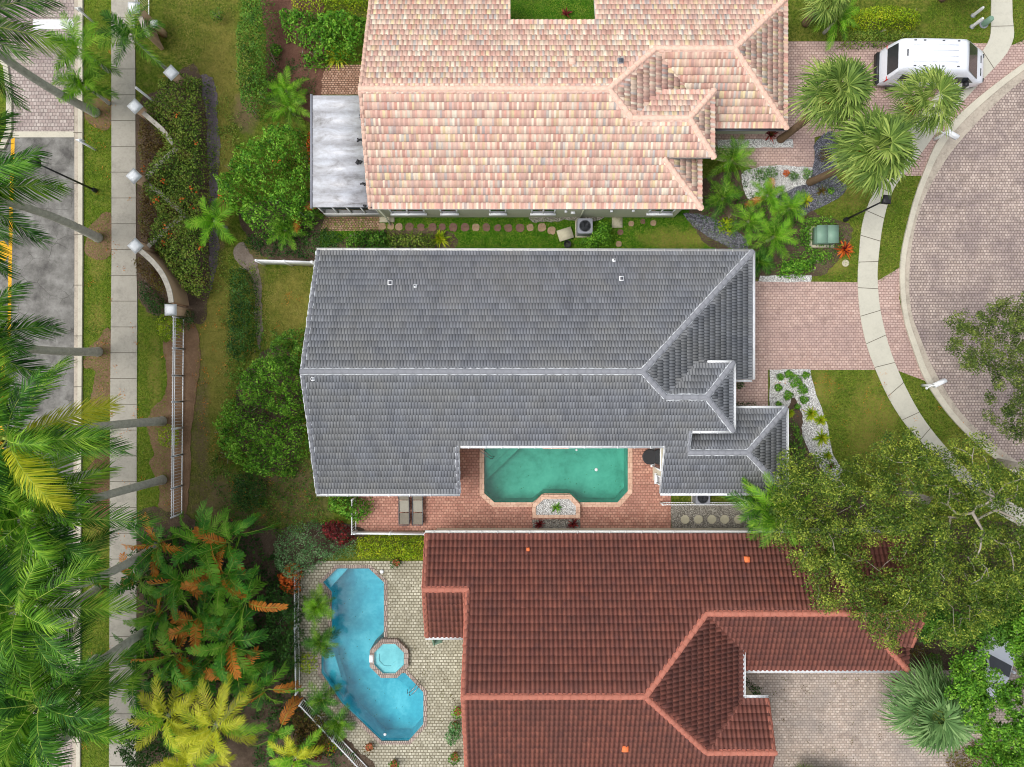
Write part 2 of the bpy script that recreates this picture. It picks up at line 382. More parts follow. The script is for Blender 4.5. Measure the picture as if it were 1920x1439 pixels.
def concrete(name, col, joint=None, jd=1.5, axis=1, var=.13):
    t = NT(name); v = t.coord(); n1 = t.noise(v, 1.1, 6, .7); n2 = t.noise(v, 9, 5, .7)
    f = t.math('ADD', t.math('MULTIPLY', n1, .6), t.math('MULTIPLY', n2, .4))
    c = t.ramp(f, [(.32, tuple(x * (1 - 2.2 * var) for x in col)), (.5, col), (.68, tuple(x * (1 + var) for x in col))])
    t.bump(n2, .2, .01); return t.done(c, .85, .2)
M['walk'] = concrete('sidewalk_concrete', c8(160, 155, 144))
M['walk2'] = concrete('curved_walk_concrete', c8(184, 181, 167), var=.07)
M['kerb'] = concrete('kerb_concrete', c8(186, 180, 164), var=.12)
M['joint'] = plain('joint_grime', c8(96, 90, 80), .9, .1)
M['gutterstain'] = concrete('gutter_pan', c8(170, 160, 146), var=.22)
M['pav_street'] = pavermat('street_pavers', .17, .155, [c8(158, 142, 132), c8(178, 162, 152), c8(196, 180, 169)], c8(92, 80, 76), c8(140, 126, 124), patt=.8)
M['pav_drive'] = pavermat('driveway_pavers', .2, .145, [c8(176, 148, 138), c8(190, 163, 152), c8(200, 175, 164)], c8(116, 94, 86), c8(170, 146, 140), patt=.7)
M['pav_red'] = pavermat('red_house_drive_pavers', .2, .145, [c8(164, 148, 136), c8(186, 170, 157), c8(202, 188, 176)], c8(116, 104, 94), c8(150, 142, 136), patt=.7)
M['pav_left'] = pavermat('entrance_pavers', .2, .2, [c8(150, 134, 128), c8(174, 160, 154), c8(190, 180, 172)], c8(108, 98, 94), c8(150, 136, 132), patt=.85)
M['pav_pool'] = pavermat('pool_deck_pavers', .2, .155, [c8(166, 116, 100), c8(190, 140, 122), c8(204, 158, 138)], c8(112, 82, 70), c8(168, 122, 108), patt=.7)
M['pav_brick'] = pavermat('brick_path', .26, .17, [c8(156, 96, 82), c8(178, 116, 98), c8(190, 134, 116)], c8(108, 74, 62), None, patt=.7)
M['pav_cream'] = pavermat('cream_deck_pavers', .2, .165, [c8(154, 148, 130), c8(182, 177, 158), c8(200, 195, 178)], c8(104, 98, 80), c8(150, 144, 126), patt=.9, jw=.024)
M['pav_patio'] = pavermat('side_patio_pavers', .16, .12, [c8(130, 98, 80), c8(166, 130, 110), c8(182, 150, 130)], c8(78, 58, 46), None, patt=.9)
M['coping'] = pavermat('pool_coping', .3, .3, [c8(196, 160, 138), c8(206, 170, 148), c8(214, 182, 160)], c8(160, 124, 104), None, patt=.5)
M['brickcoping'] = pavermat('brick_coping', .12, .3, [c8(140, 124, 116), c8(164, 148, 138), c8(182, 166, 156)], c8(84, 74, 70), None, patt=.8)
M['whitegravel'] = gravelmat('white_pebbles', [c8(176, 174, 170), c8(222, 221, 218), c8(240, 240, 238)], 18)
M['darkgravel'] = gravelmat('slate_chips', [c8(70, 70, 78), c8(112, 112, 122), c8(160, 160, 170)], 20)
M['greygravel'] = gravelmat('grey_pebbles', [c8(120, 114, 104), c8(160, 154, 144), c8(186, 182, 172)], 20)
M['mulch'] = mulchmat('dark_mulch', [c8(40, 32, 26), c8(86, 72, 60), c8(132, 116, 100)])
M['mulch_red'] = mulchmat('red_brown_mulch', [c8(66, 42, 34), c8(104, 74, 62), c8(134, 104, 88)])
M['mulch_tan'] = mulchmat('tan_leaf_litter', [c8(84, 62, 46), c8(124, 98, 76), c8(156, 130, 104)])
M['ditch'] = mulchmat('purple_grey_mulch', [c8(60, 52, 54), c8(110, 100, 106), c8(148, 138, 144)])
M['soil'] = mulchmat('sandy_soil', [c8(90, 76, 66), c8(126, 114, 104), c8(160, 150, 140)])
M['grey_tile'] = tilemat('grey_roof_tile', [c8(112, 115, 121), c8(120, 123, 129), c8(127, 130, 136), c8(115, 118, 124), c8(123, 126, 131)], 'plain', c8(128, 127, 122))
M['pink_tile'] = tilemat('pink_roof_tile', [c8(216, 180, 162), c8(202, 156, 142), c8(226, 208, 184), c8(208, 168, 154), c8(196, 160, 146), c8(230, 216, 194), c8(178, 170, 166), c8(204, 150, 134), c8(220, 192, 172), c8(190, 146, 134), c8(222, 200, 160)], 'blend')
M['red_tile'] = tilemat('red_roof_tile', [c8(122, 74, 63), c8(112, 69, 60), c8(132, 81, 68), c8(116, 69, 60), c8(126, 77, 65)], 's', c8(98, 66, 60), c8(78, 54, 54))
M['grey_cap'] = plain('grey_cap_tile', c8(124, 126, 132), .7, .3)
M['pink_cap'] = plain('pink_cap_tile', c8(214, 178, 160), .75, .2, .18, 6)
M['red_cap'] = plain('salmon_cap_tile', c8(162, 102, 86), .75, .2, .2, 4)
M['mortar'] = plain('white_mortar', c8(194, 198, 202), .8, .2, .1, 8)
M['pink_mortar'] = plain('pink_mortar', c8(212, 180, 164), .8, .2)
M['red_mortar'] = plain('orange_mortar', c8(166, 100, 84), .8, .2, .2)
M['white'] = plain('white_paint', c8(228, 230, 232), .45, .4, .04)
M['white_dull'] = plain('weathered_white', c8(204, 204, 202), .6, .3, .1)
M['wall_green'] = plain('pale_green_stucco', c8(178, 180, 158), .9, .2, .06, 2)
M['wall_cream'] = plain('cream_stucco', c8(214, 206, 186), .9, .2, .06, 2)
M['wall_tan'] = plain('tan_stucco', c8(186, 156, 128), .9, .2, .12, 2)
M['wallcap'] = plain('weathered_wall_cap', c8(176, 170, 158), .9, .2, .3, 5)
M['glass'] = plain('window_glass', (.03, .035, .04), .08, .6, .1)
M['black'] = plain('black_metal', (.018, .018, .02), .45, .4)
M['darkgrey'] = plain('dark_grey_metal', c8(78, 80, 86), .5, .4)
M['grey'] = plain('grey_metal', c8(128, 130, 138), .5, .4)
M['steel'] = plain('steel_rail', c8(150, 152, 154), .3, .5, .1, metal=.8)
M['boxgreen'] = plain('green_enamel', c8(112, 142, 124), .5, .4, .08)
M['fabric'] = plain('grey_sling_fabric', c8(150, 146, 134), .8, .2)
M['fabric2'] = plain('taupe_sling_fabric', c8(122, 116, 104), .8, .2)
M['stone'] = plain('stepping_stone', c8(150, 126, 104), .9, .2, .22, 4, bump=.4)
M['stone_dark'] = plain('red_brown_stone', c8(112, 84, 76), .9, .2, .3, 4, bump=.4)
M['concslab'] = plain('cast_concrete', c8(178, 172, 150), .9, .2, .15, 3)
M['terracotta'] = plain('terracotta', c8(160, 92, 62), .8, .2, .15)
M['orange_fit'] = plain('orange_vent_tile', c8(226, 118, 70), .7, .2, .1)
M['trunk'] = plain('palm_trunk_bark', c8(172, 170, 158), .9, .1, .3, 4, bump=.6)
M['trunk_brown'] = plain('brown_bark', c8(112, 92, 72), .95, .1, .35, 5, bump=.6)
M['branch'] = plain('pale_grey_bark', c8(158, 150, 138), .9, .1, .25, 5, bump=.4)
M['yellow'] = plain('yellow_road_paint', c8(214, 160, 40), .8, .2, .2, 6)
M['roadwhite'] = plain('white_road_paint', c8(206, 206, 206), .8, .2, .15, 5)
def alumat():
    t = NT('stained_aluminium_roof'); v = t.coord(); mp = t.n('ShaderNodeMapping'); t.l(v, mp.inputs[0]); mp.inputs['Scale'].default_value = (.5, 1.6, 1)
    n1 = t.noise(mp.outputs[0], 1.6, 6, .65, .8); n2 = t.noise(v, 7, 5, .7)
    f = t.math('ADD', t.math('MULTIPLY', n1, .75), t.math('MULTIPLY', n2, .25))
    c = t.ramp(f, [(.3, c8(118, 116, 114)), (.45, c8(168, 168, 172)), (.62, c8(194, 197, 204))]); return t.done(c, .4, .4)
M['alu'] = alumat()
def carpaint(name, col):
    t = NT(name); t.done(col, .3, .5); t.b.inputs['Coat Weight'].default_value = .6; t.b.inputs['Coat Roughness'].default_value = .05; return t.m
M['vanwhite'] = carpaint('white_van_paint', c8(222, 226, 234))
M['redlens'] = plain('red_tail_lens', c8(190, 40, 30), .3, .5)
def water(name, tint, rough=.04, refl=.10):
    t = NT(name); v = t.coord(); n = t.noise(v, 1.6, 3, .5, .6); n2 = t.noise(v, 9, 2, .5)
    bp = t.n('ShaderNodeBump'); bp.inputs['Strength'].default_value = .04; bp.inputs['Distance'].default_value = .05
    t.l(t.math('ADD', n, t.math('MULTIPLY', n2, .15)), bp.inputs['Height'])
    tr = t.n('ShaderNodeBsdfTransparent'); tr.inputs[0].default_value = (*tint, 1)
    gl = t.n('ShaderNodeBsdfGlossy'); gl.inputs['Roughness'].default_value = rough; t.l(bp.outputs[0], gl.inputs['Normal'])
    fr = t.n('ShaderNodeFresnel'); fr.inputs['IOR'].default_value = 1.33; t.l(bp.outputs[0], fr.inputs['Normal'])
    ms = t.n('ShaderNodeMixShader'); t.l(t.math('ADD', fr.outputs[0], refl * .3), ms.inputs[0]); t.l(tr.outputs[0], ms.inputs[1]); t.l(gl.outputs[0], ms.inputs[2]); t.l(ms.outputs[0], t.out.inputs[0])
    return t.m
def plaster(name, a, b, b2):
    t = NT(name); v = t.coord(); n = t.noise(v, .7, 4, .6, .5); n2 = t.noise(v, 3.5, 5, .7)
    c = t.ramp(t.math('ADD', t.math('MULTIPLY', n, .7), t.math('MULTIPLY', n2, .3)), [(.34, a), (.5, b), (.66, b2)]); return t.done(c, .8, .2)
M['water_teal'] = water('green_pool_water', (.44, .84, .76))
M['water_blue'] = water('blue_pool_water', (.42, .82, .88))
M['water_spa'] = water('spa_water', (.72, .94, .95))
M['pl_teal'] = plaster('teal_plaster', c8(110, 158, 146), c8(140, 184, 172), c8(164, 202, 190))
M['pl_blue'] = plaster('blue_plaster', c8(92, 172, 190), c8(132, 202, 212), c8(190, 226, 232))
M['pl_spa'] = plaster('spa_plaster', c8(120, 176, 184), c8(150, 200, 206), c8(176, 216, 220))
# foliage
M['lf_bright'] = leafmat('bright_green_leaves', [c8(34, 72, 16), c8(88, 144, 34), c8(152, 196, 70)])
M['lf_mid'] = leafmat('mid_green_leaves', [c8(30, 64, 16), c8(72, 120, 32), c8(128, 168, 64)])
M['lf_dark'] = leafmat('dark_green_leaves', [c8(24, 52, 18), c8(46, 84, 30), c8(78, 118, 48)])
M['lf_olive'] = leafmat('olive_hedge_leaves', [c8(38, 62, 16), c8(82, 114, 34), c8(136, 158, 62), c8(110, 96, 48)], clump=1.0)
M['lf_yellowgreen'] = leafmat('yellow_green_hedge_leaves', [c8(84, 120, 14), c8(140, 166, 24), c8(188, 190, 40)])
M['lf_oak'] = leafmat('oak_leaves', [c8(34, 58, 18), c8(84, 112, 34), c8(176, 186, 74)], clump=1.1)
M['lf_oak_dark'] = leafmat('dusky_tree_leaves', [c8(38, 58, 22), c8(84, 104, 42), c8(136, 150, 70)], clump=.8)
M['lf_brown'] = leafmat('bronze_shrub_leaves', [c8(60, 46, 24), c8(104, 82, 42), c8(104, 118, 46)])
M['lf_orange'] = leafmat('orange_leaves', [c8(150, 60, 20), c8(206, 96, 34), c8(228, 138, 60)])
M['lf_red'] = leafmat('crimson_leaves', [c8(62, 26, 26), c8(116, 42, 44), c8(170, 66, 58)])
M['lf_silver'] = leafmat('silvery_green_leaves', [c8(50, 92, 46), c8(92, 138, 80), c8(150, 178, 130)])
M['pf_green'] = leafmat('palm_leaflets', [c8(30, 64, 12), c8(84, 136, 26), c8(156, 194, 62)], clump=.8, trans=.3)
M['pf_deep'] = leafmat('deep_green_palm_leaflets', [c8(20, 52, 14), c8(54, 108, 28), c8(116, 168, 58)], clump=.8, trans=.3)
M['pf_light'] = leafmat('light_palm_leaflets', [c8(66, 122, 20), c8(112, 170, 34), c8(160, 200, 60)], clump=.8, trans=.3)
M['pf_yellow'] = leafmat('yellow_palm_leaflets', [c8(136, 150, 22), c8(188, 192, 44), c8(220, 214, 84)], clump=.8, trans=.3)
M['pf_fan'] = leafmat('fan_palm_blades', [c8(52, 80, 26), c8(102, 128, 52), c8(164, 180, 92)], clump=.6, trans=.2)
M['pf_blue'] = leafmat('blue_green_fan_blades', [c8(56, 88, 44), c8(96, 132, 74), c8(142, 172, 110)], clump=.6, trans=.2)
M['pf_dead'] = leafmat('dry_frond', [c8(140, 84, 30), c8(196, 120, 44), c8(222, 158, 76)], clump=.8, trans=.2)
M['bn_green'] = leafmat('broad_leaf_green', [c8(22, 62, 16), c8(60, 124, 32), c8(128, 182, 64)], clump=1.0, fine=.35, trans=.2, rough=.35)
M['bn_light'] = leafmat('broad_leaf_light', [c8(62, 118, 24), c8(104, 160, 42), c8(152, 190, 76)], clump=1.0, fine=.35, trans=.25)
M['bn_bronze'] = leafmat('broad_leaf_bronze', [c8(140, 92, 32), c8(200, 122, 44), c8(226, 156, 80)], clump=1.0, fine=.5, trans=.25)
M['rachis'] = plain('leaf_rib', c8(150, 170, 70), .6, .3)

def sheet(name, polys, z, mat, holes=(), label=None, kind='structure', depth=.03, mb=None):
    mb = MB()
    for p in polys: prism(mb, p, z - depth, z, holes)
    o = mb.build(name, mat); o['kind'] = kind; return o
# ==================================================================== GROUND
pool_c = PL([(908, 838), (1177, 838), (1177, 921), (1158, 942), (1087, 942), (1068, 925), (1020, 925), (999, 942), (927, 942), (908, 925)])
pool_s = PL([(640, 1066), (692, 1066), (720, 1092), (720, 1200), (722, 1262), (760, 1262), (794, 1298), (794, 1358), (766, 1389), (716, 1389), (643, 1312), (628, 1312), (640, 1298), (603, 1258), (603, 1236), (621, 1222), (640, 1140), (612, 1100), (606, 1090)])
pool_s = PL([(632, 1066), (692, 1066), (720, 1092), (720, 1198), (727, 1262), (760, 1262), (794, 1298), (794, 1358), (766, 1389), (716, 1389), (641, 1318), (603, 1262), (603, 1225), (622, 1190), (622, 1110), (606, 1092)])
BIG = 400
g = MB(); prism(g, [(-BIG, -BIG), (BIG, -BIG), (BIG, BIG), (-BIG, BIG)], None, 0.0, [pool_c, pool_s])
g.build('ground', M['lawn'])['kind'] = 'structure'

def kerb_strip(name, a, b, z0, z1, mat):      # band between two polylines
    mb = MB(); prism(mb, a + b[::-1], z0, z1); o = mb.build(name, mat); o['kind'] = 'structure'; return o
T = 60.0
# left street, verge, walk
sheet('verge', [PL([(157, -600), (210, -600), (209, 500), (206, 2000), (150, 2000), (156, 800)])], .006, M['verge'])
sheet('verge', [PL([(257, 590), (300, 600), (322, 640), (322, 980), (256, 1000)])], .006, M['verge'])
sheet('road', [PL([(-900, 258), (140, 258), (138, 1240), (-900, 1240)])], .010, M['asphalt'])
sheet('entrance_paving', [PL([(-900, -700), (139, -700), (139, 247), (-900, 247)])], .010, M['pav_left'])
sheet('entrance_paving', [PL([(-900, 1240), (138, 1240), (134, 2200), (-900, 2200)])], .010, M['pav_left'])
sheet('road_band', [PL([(24, 247), (139, 247), (139, 258), (24, 258)])], .016, M['kerb'])
sheet('road_band', [PL([(60, 1228), (138, 1228), (138, 1240), (60, 1240)])], .016, M['kerb'])
sheet('road_marking', [PL([(62, 37), (138, 37), (138, 54), (62, 57)])], .014, M['roadwhite'])
sheet('road_marking', [PL([(21, 262), (28, 258), (24, 420), (20, 640), (14, 640), (17, 420)])], .014, M['yellow'])
sheet('road_marking', [PL([(3, 640), (10, 640), (4, 1100), (-3, 1100)])], .014, M['yellow'])
sheet('road_marking', [PL([(-20, 455), (8, 452), (21, 470), (10, 490), (-20, 500)])], .018, M['yellow'])
# median with rounded nose at far left
kerb_strip('median_kerb', PL([(-400, 90), (-10, 90), (16, 120), (24, 180), (24, 247), (10, 280), (-40, 300)]), PL([(-400, 300), (-400, 299)]), 0, .12, M['kerb'])
sheet('median', [PL([(-400, 100), (-14, 100), (8, 126), (14, 180), (14, 240), (4, 268), (-400, 290)])], .124, M['verge'])
gl = [(139, -600), (140, 500), (138, 900), (134, 2000)]; g2 = [(148, -600), (149, 500), (147, 900), (143, 2000)]; g3 = [(157, -600), (157, 500), (154, 900), (150, 2000)]
kerb_strip('gutter_pan', PL(gl), PL(g2), -.02, .02, M['gutterstain'])
kerb_strip('kerb', PL(g2), PL(g3), -.02, .13, M['kerb'])
WL = [(209, -600), (210, 480), (207, 800), (205, 1500), (204, 2200)]; WR = [(250, -600), (256, 480), (258, 560), (257, 800), (256, 1500), (254, 2200)]
kerb_strip('sidewalk', PL(WL), PL(WR), -.02, .05, M['walk'])
mb = MB()
for i in range(-4, 42):
    y = 130 + i * 48 if i < 0 else 130 + i * 48.3
    x0, x1 = 207, 257
    if y > 1700: break
    mb.add([(*XY(x0, y), .054), (*XY(x1, y), .054), (*XY(x1, y + 1.1), .054), (*XY(x0, y + 1.1), .054)], [[3, 2, 1, 0]])
mb.build('sidewalk_joint', M['joint'])['kind'] = 'structure'
mb = MB()
for i in range(-3, 24):
    y = 60 + i * 95
    mb.add([(*XY(140, y), .1335), (*XY(156, y), .1335), (*XY(156, y + 1.2), .1335), (*XY(140, y + 1.2), .1335)], [[3, 2, 1, 0]])
mb.build('kerb_joint', M['joint'])['kind'] = 'structure'
# cul-de-sac
KO = smooth_poly([(2300, -30), (2080, 20), (1920, 118), (1780, 233), (1727, 333), (1697, 433), (1686, 507), (1692, 590), (1710, 653), (1737, 720), (1790, 793), (1867, 863), (1960, 925), (2100, 990), (2400, 1060)], False)
KM = smooth_poly([(2300, -16), (2083, 33), (1920, 131), (1791, 243), (1736, 338), (1706, 436), (1695, 507), (1700, 586), (1719, 648), (1745, 711), (1796, 785), (1872, 854), (1965, 914), (2104, 979), (2400, 1048)], False)
KI = smooth_poly([(2300, 0), (2086, 48), (1922, 147), (1807, 257), (1747, 343), (1717, 419), (1705, 507), (1708, 582), (1728, 641), (1754, 700), (1803, 776), (1878, 845), (1970, 903), (2108, 968), (2400, 1036)], False)
kerb_strip('kerb', PL(KO), PL(KM), -.02, .11, M['kerb'])
kerb_strip('gutter_pan', PL(KM), PL(KI), -.02, .03, M['gutterstain'])
sheet('street', [PL(KI + [(2900, 1036), (2900, 0)])], .012, M['pav_street'])
WA = smooth_poly([(1862, -300), (1858, 0), (1850, 84), (1790, 140), (1725, 215), (1675, 290), (1637, 362), (1617, 417), (1610, 480), (1608, 540), (1615, 607), (1633, 673), (1673, 760), (1723, 827), (1800, 905), (1900, 980), (2100, 1060)], False)
WB = smooth_poly([(1899, -300), (1897, 0), (1896, 84), (1835, 158), (1770, 230), (1718, 300), (1677, 352), (1657, 410), (1647, 480), (1645, 530), (1653, 597), (1677, 680), (1723, 773), (1777, 843), (1840, 905), (1930, 960), (2110, 1035)], False)
kerb_strip('sidewalk', PL(WA), PL(WB), -.02, .045, M['walk2'])
# joints on the curved walk
mb = MB(); acc = 0
for i in range(1, len(WA) - 1):
    acc += math.dist(WA[i], WA[i - 1])
    if acc > 42:
        acc = 0; a = np.array(WA[i]); j = min(range(len(WB)), key=lambda q: math.dist(WB[q], WA[i])); b = np.array(WB[j]); t = (b - a) / np.linalg.norm(b - a); nn = np.array([-t[1], t[0]]) * .6
        mb.add([(*XY(*(a + nn)), .049), (*XY(*(b + nn)), .049), (*XY(*(b - nn)), .049), (*XY(*(a - nn)), .049)], [[0, 1, 2, 3], ])
mb.build('sidewalk_joint', M['joint'])['kind'] = 'structure'
# driveways
sheet('driveway', [PL([(1380, 527), (1640, 530), (1690, 500), (1686, 560), (1694, 600), (1712, 660), (1738, 716), (1680, 694), (1440, 694), (1440, 765), (1340, 770), (1340, 600)])], .010, M['pav_drive'])
sheet('driveway', [PL([(1440, 78), (1640, 78), (1850, 82), (1895, 86), (1960, 60), (2010, 60), (1920, 120), (1780, 235), (1728, 330), (1700, 330), (1640, 300), (1560, 250), (1527, 258), (1527, 314), (1420, 318), (1340, 300), (1340, 240)])], .010, M['pav_drive'])
sheet('driveway', [PL([(1300, 1250), (1850, 1250), (1900, 1170), (1960, 1100), (2500, 1000), (2500, 1900), (1300, 1900)])], .010, M['pav_red'])
# beds and soil
BZ = [0]
def bed(name, pts, z, mat, amp=.06, sm=True, seed=1, kind='structure'):
    p = PL(pts)
    if sm: p = smooth_poly(p, True, 4)
    BZ[0] += 1; z = .0213 + BZ[0] * .0011
    return sheet(name, [jag(p, amp, seed)], z, M[mat], kind=kind, depth=.02)
bed('soil', [(376, 140), (404, 165), (412, 330), (402, 390), (410, 430), (404, 520), (380, 560), (372, 470), (380, 380), (372, 300), (376, 200)], .010, 'ditch', .1)
bed('soil', [(470, 500), (480, 490), (492, 560), (488, 650), (480, 640), (478, 560)], .010, 'soil', .1)
bed('soil', [(436, 470), (455, 455), (480, 500), (478, 520), (455, 500)], .010, 'soil', .1)
bed('mulch_bed', [(255, 205), (300, 170), (378, 145), (392, 560), (350, 600), (260, 560), (256, 350)], .012, 'mulch', .08)
bed('mulch_bed', [(498, -20), (600, -20), (600, 210), (570, 225), (505, 190), (500, 90)], .012, 'mulch_red', .1)
bed('mulch_bed', [(450, 390), (600, 380), (600, 468), (660, 440), (720, 432), (840, 432), (840, 470), (640, 490), (580, 500), (500, 485), (470, 450)], .012, 'mulch', .1)
bed('mulch_bed', [(170, 185), (207, 190), (207, 240), (185, 243), (163, 225), (160, 200)], .012, 'mulch_tan', .06)
bed('mulch_bed', [(172, 420), (207, 400), (207, 480), (165, 480), (160, 455)], .012, 'mulch_tan', .06)
bed('mulch_bed', [(180, 640), (207, 620), (207, 745), (170, 760), (180, 700), (158, 690), (160, 665)], .012, 'mulch_tan', .06)
bed('mulch_bed', [(170, 870), (205, 845), (205, 960), (170, 960), (158, 900)], .012, 'mulch_red', .06)
bed('mulch_bed', [(306, 640), (316, 640), (348, 600), (372, 620), (374, 700), (360, 800), (350, 960), (300, 980), (300, 920), (280, 870), (290, 850), (275, 800), (285, 770), (310, 740), (312, 690)], .012, 'mulch_tan', .06)
bed('mulch_bed', [(430, 970), (500, 990), (600, 980), (660, 985), (680, 1010), (560, 1090), (560, 1300), (700, 1460), (250, 1460), (250, 1000), (330, 960), (400, 1000), (430, 960)], .012, 'mulch', .12)
bed('mulch_bed', [(470, 680), (530, 650), (560, 700), (560, 860), (500, 880), (450, 840), (440, 760)], .012, 'mulch', .12)
bed('mulch_bed', [(1290, 400), (1330, 330), (1450, 330), (1530, 400), (1600, 430), (1560, 500), (1530, 520), (1410, 522), (1400, 470), (1330, 462)], .012, 'mulch', .08)
bed('white_gravel', [(1345, 262), (1485, 262), (1487, 277), (1345, 279)], .016, 'whitegravel', .03, False, kind='stuff')
bed('white_gravel', [(1400, 318), (1526, 315), (1520, 345), (1460, 372), (1430, 375), (1400, 372)], .018, 'whitegravel', .05, kind='stuff')
bed('slate_gravel', [(1556, 246), (1570, 262), (1568, 330), (1588, 350), (1570, 372), (1520, 398), (1500, 405), (1470, 392), (1455, 372), (1490, 352), (1516, 342), (1527, 290), (1527, 270)], .022, 'darkgravel', .04, kind='stuff')
bed('slate_gravel', [(1280, 400), (1330, 408), (1390, 440), (1400, 468), (1360, 462), (1310, 432)], .022, 'darkgravel', .05, kind='stuff')
bed('white_gravel', [(1425, 517), (1522, 516), (1520, 529), (1420, 529)], .018, 'whitegravel', .04, False, kind='stuff')
bed('white_gravel', [(1443, 693), (1518, 693), (1530, 740), (1552, 800), (1560, 850), (1580, 885), (1540, 960), (1480, 940), (1478, 765), (1443, 762)], .018, 'whitegravel', .03, False, kind='stuff')
bed('grey_gravel', [(1258, 945), (1430, 945), (1430, 994), (1258, 994)], .018, 'greygravel', .03, False, kind='stuff')
bed('mulch_bed', [(1478, 760), (1500, 770), (1510, 830), (1560, 900), (1700, 960), (1940, 1000), (1940, 1180), (1760, 1260), (1700, 1240), (1480, 1000)], .014, 'mulch', .1)
sheet('side_yard', [PL([(600, 380), (1330, 380), (1290, 420), (1350, 455), (1400, 480), (600, 480)])], .004, M['deepgrass'])
sheet('courtyard_lawn', [PL([(930, -60), (1140, -60), (1140, 45), (930, 45)])], .004, M['deepgrass'])
sheet('side_patio', [PL([(598, 405), (712, 405), (712, 432), (600, 434)])], .020, M['pav_patio'])
sheet('side_patio', [PL([(598, 122), (680, 122), (680, 178), (598, 178)])], .020, M['pav_patio'])
bed('grey_gravel', [(1005, 402), (1120, 402), (1120, 412), (1005, 416)], .010, 'greygravel', .1, kind='stuff')
# pool decks
def offset_poly(poly, d):
    if area2(poly) < 0: poly = poly[::-1]
    n = len(poly); out = []
    for i in range(n):
        p0, p1, p2 = [np.array(poly[(i + k) % n]) for k in (-1, 0, 1)]
        a = (p1 - p0) / np.linalg.norm(p1 - p0); b = (p2 - p1) / np.linalg.norm(p2 - p1); na = np.array([a[1], -a[0]]); nb = np.array([b[1], -b[0]])
        m = na + nb; m /= np.linalg.norm(m); out.append(tuple(p1 + m * d / max(.35, m @ na)))
    return out
spa_c = XY(731, 1232)
octo = lambda c, r, n=8, ph=PI / 8: [(c[0] + r * math.cos(2 * PI * k / n + ph), c[1] + r * math.sin(2 * PI * k / n + ph)) for k in range(n)]
cop_c = offset_poly(pool_c, .26); cop_s = offset_poly(pool_s, .2)
sheet('pool_deck', [PL([(655, 800), (1240, 800), (1258, 920), (1258, 994), (668, 996), (664, 930)])], .020, M['pav_pool'], [cop_c])
sheet('pool_deck', [PL([(557, 1052), (870, 1052), (880, 1110), (872, 1445), (880, 1600), (740, 1600), (690, 1440), (565, 1310), (557, 1180)])], .020, M['pav_cream'], [cop_s])

# ==================================================================== POOLS
def pool(label, poly, cop, depth, wz, wmat, pmat, cmat, steps=(), cz=.05):
    t = thing('swimming_pool', label, 'pool', (*poly[0], 0))
    mb = MB(); prism(mb, cop, -.02, cz, [poly]); mb.build('coping', M[cmat], t)
    # basin
    if area2(poly) < 0: poly = poly[::-1]
    n = len(poly); mb = MB()
    V = [(x, y, cz - .004) for x, y in poly] + [(x, y, -depth) for x, y in poly]
    mb.add(V, [[(i + 1) % n, i, n + i, n + (i + 1) % n] for i in range(n)])
    prism(mb, poly, None, -depth)
    for sp, sz in steps: prism(mb, sp, -depth + .01, sz)
    mb.build('basin', M[pmat], t)
    mb = MB(); prism(mb, offset_poly(poly, .002), None, wz); mb.build('water', M[wmat], t)
    return t
pc = pool('rectangular teal swimming pool with cut corners behind the grey house', pool_c, cop_c, 1.4, -.10, 'water_teal', 'pl_teal', 'coping',
     [(PL([(909, 839), (958, 839), (909, 885)]), -.35), (PL([(909, 839), (978, 839), (909, 905)]), -.6)])
mb = MB(); prism(mb, PL([(1012, 836), (1072, 836), (1066, 842), (1018, 842)]), -1, .07); mb.build('step_ledge', M['coping'], pc)
def rail(parent, a, b, zt, base=.05):
    mb = MB()
    for off in (0,):
        ax, ay = a; bx, by = b
        tube(mb, [(ax, ay, base), (ax, ay, zt * .8), (ax + (bx - ax) * .15, ay + (by - ay) * .15, zt), (ax + (bx - ax) * .5, ay + (by - ay) * .5, zt * .9), (ax + (bx - ax) * .85, ay + (by - ay) * .85, zt * .4), (bx, by, -.5)], .024, 8)
    return mb.build('handrail', M['steel'], parent, True)
rail(pc, XY(900, 842), XY(924, 862), .85)
rail(pc, XY(903, 839), XY(927, 859), .85)
ps = pool('blue swimming pool of angular free form beside the red roofed house', pool_s, cop_s, 1.4, -.10, 'water_blue', 'pl_blue', 'brickcoping',
     [(PL([(607, 1092), (632, 1067), (652, 1067), (612, 1110)]), -.35), (PL([(700, 1264), (760, 1263), (793, 1298), (780, 1310), (745, 1280), (700, 1275)]), -.4), (PL([(604, 1262), (604, 1230), (622, 1230), (640, 1290), (641, 1316)]), -.5)])
rail(ps, XY(784, 1274), XY(762, 1300), .8); rail(ps, XY(788, 1278), XY(766, 1304), .8)
# spa
sp = thing('spa_tub', 'raised octagonal spa with brick rim joining the blue pool', 'spa', (*spa_c, 0))
ro = octo(spa_c, 1.18); ri = octo(spa_c, .90)
mb = MB(); prism(mb, ro, -1.3, .28, [ri]); mb.build('rim', M['brickcoping'], sp)
mb = MB(); n = 8; V = [(x, y, .27) for x, y in ri] + [(x, y, .03) for x, y in octo(spa_c, .89)]; mb.add(V, [[(i + 1) % n, i, n + i, n + (i + 1) % n] for i in range(n)])
prism(mb, octo(spa_c, .89), None, .065); prism(mb, octo(spa_c, .89), .065, .12, [octo((spa_c[0] - .12, spa_c[1]), .5)])
mb.build('basin', M['pl_spa'], sp)
mb = MB(); prism(mb, octo(spa_c, .902), None, .17); mb.build('water', M['water_spa'], sp)
mb = MB(); obox(mb, (spa_c[0] - 1.0, spa_c[1]), .12, .2, .285, .30); mb.build('spillway', M['white'], sp)
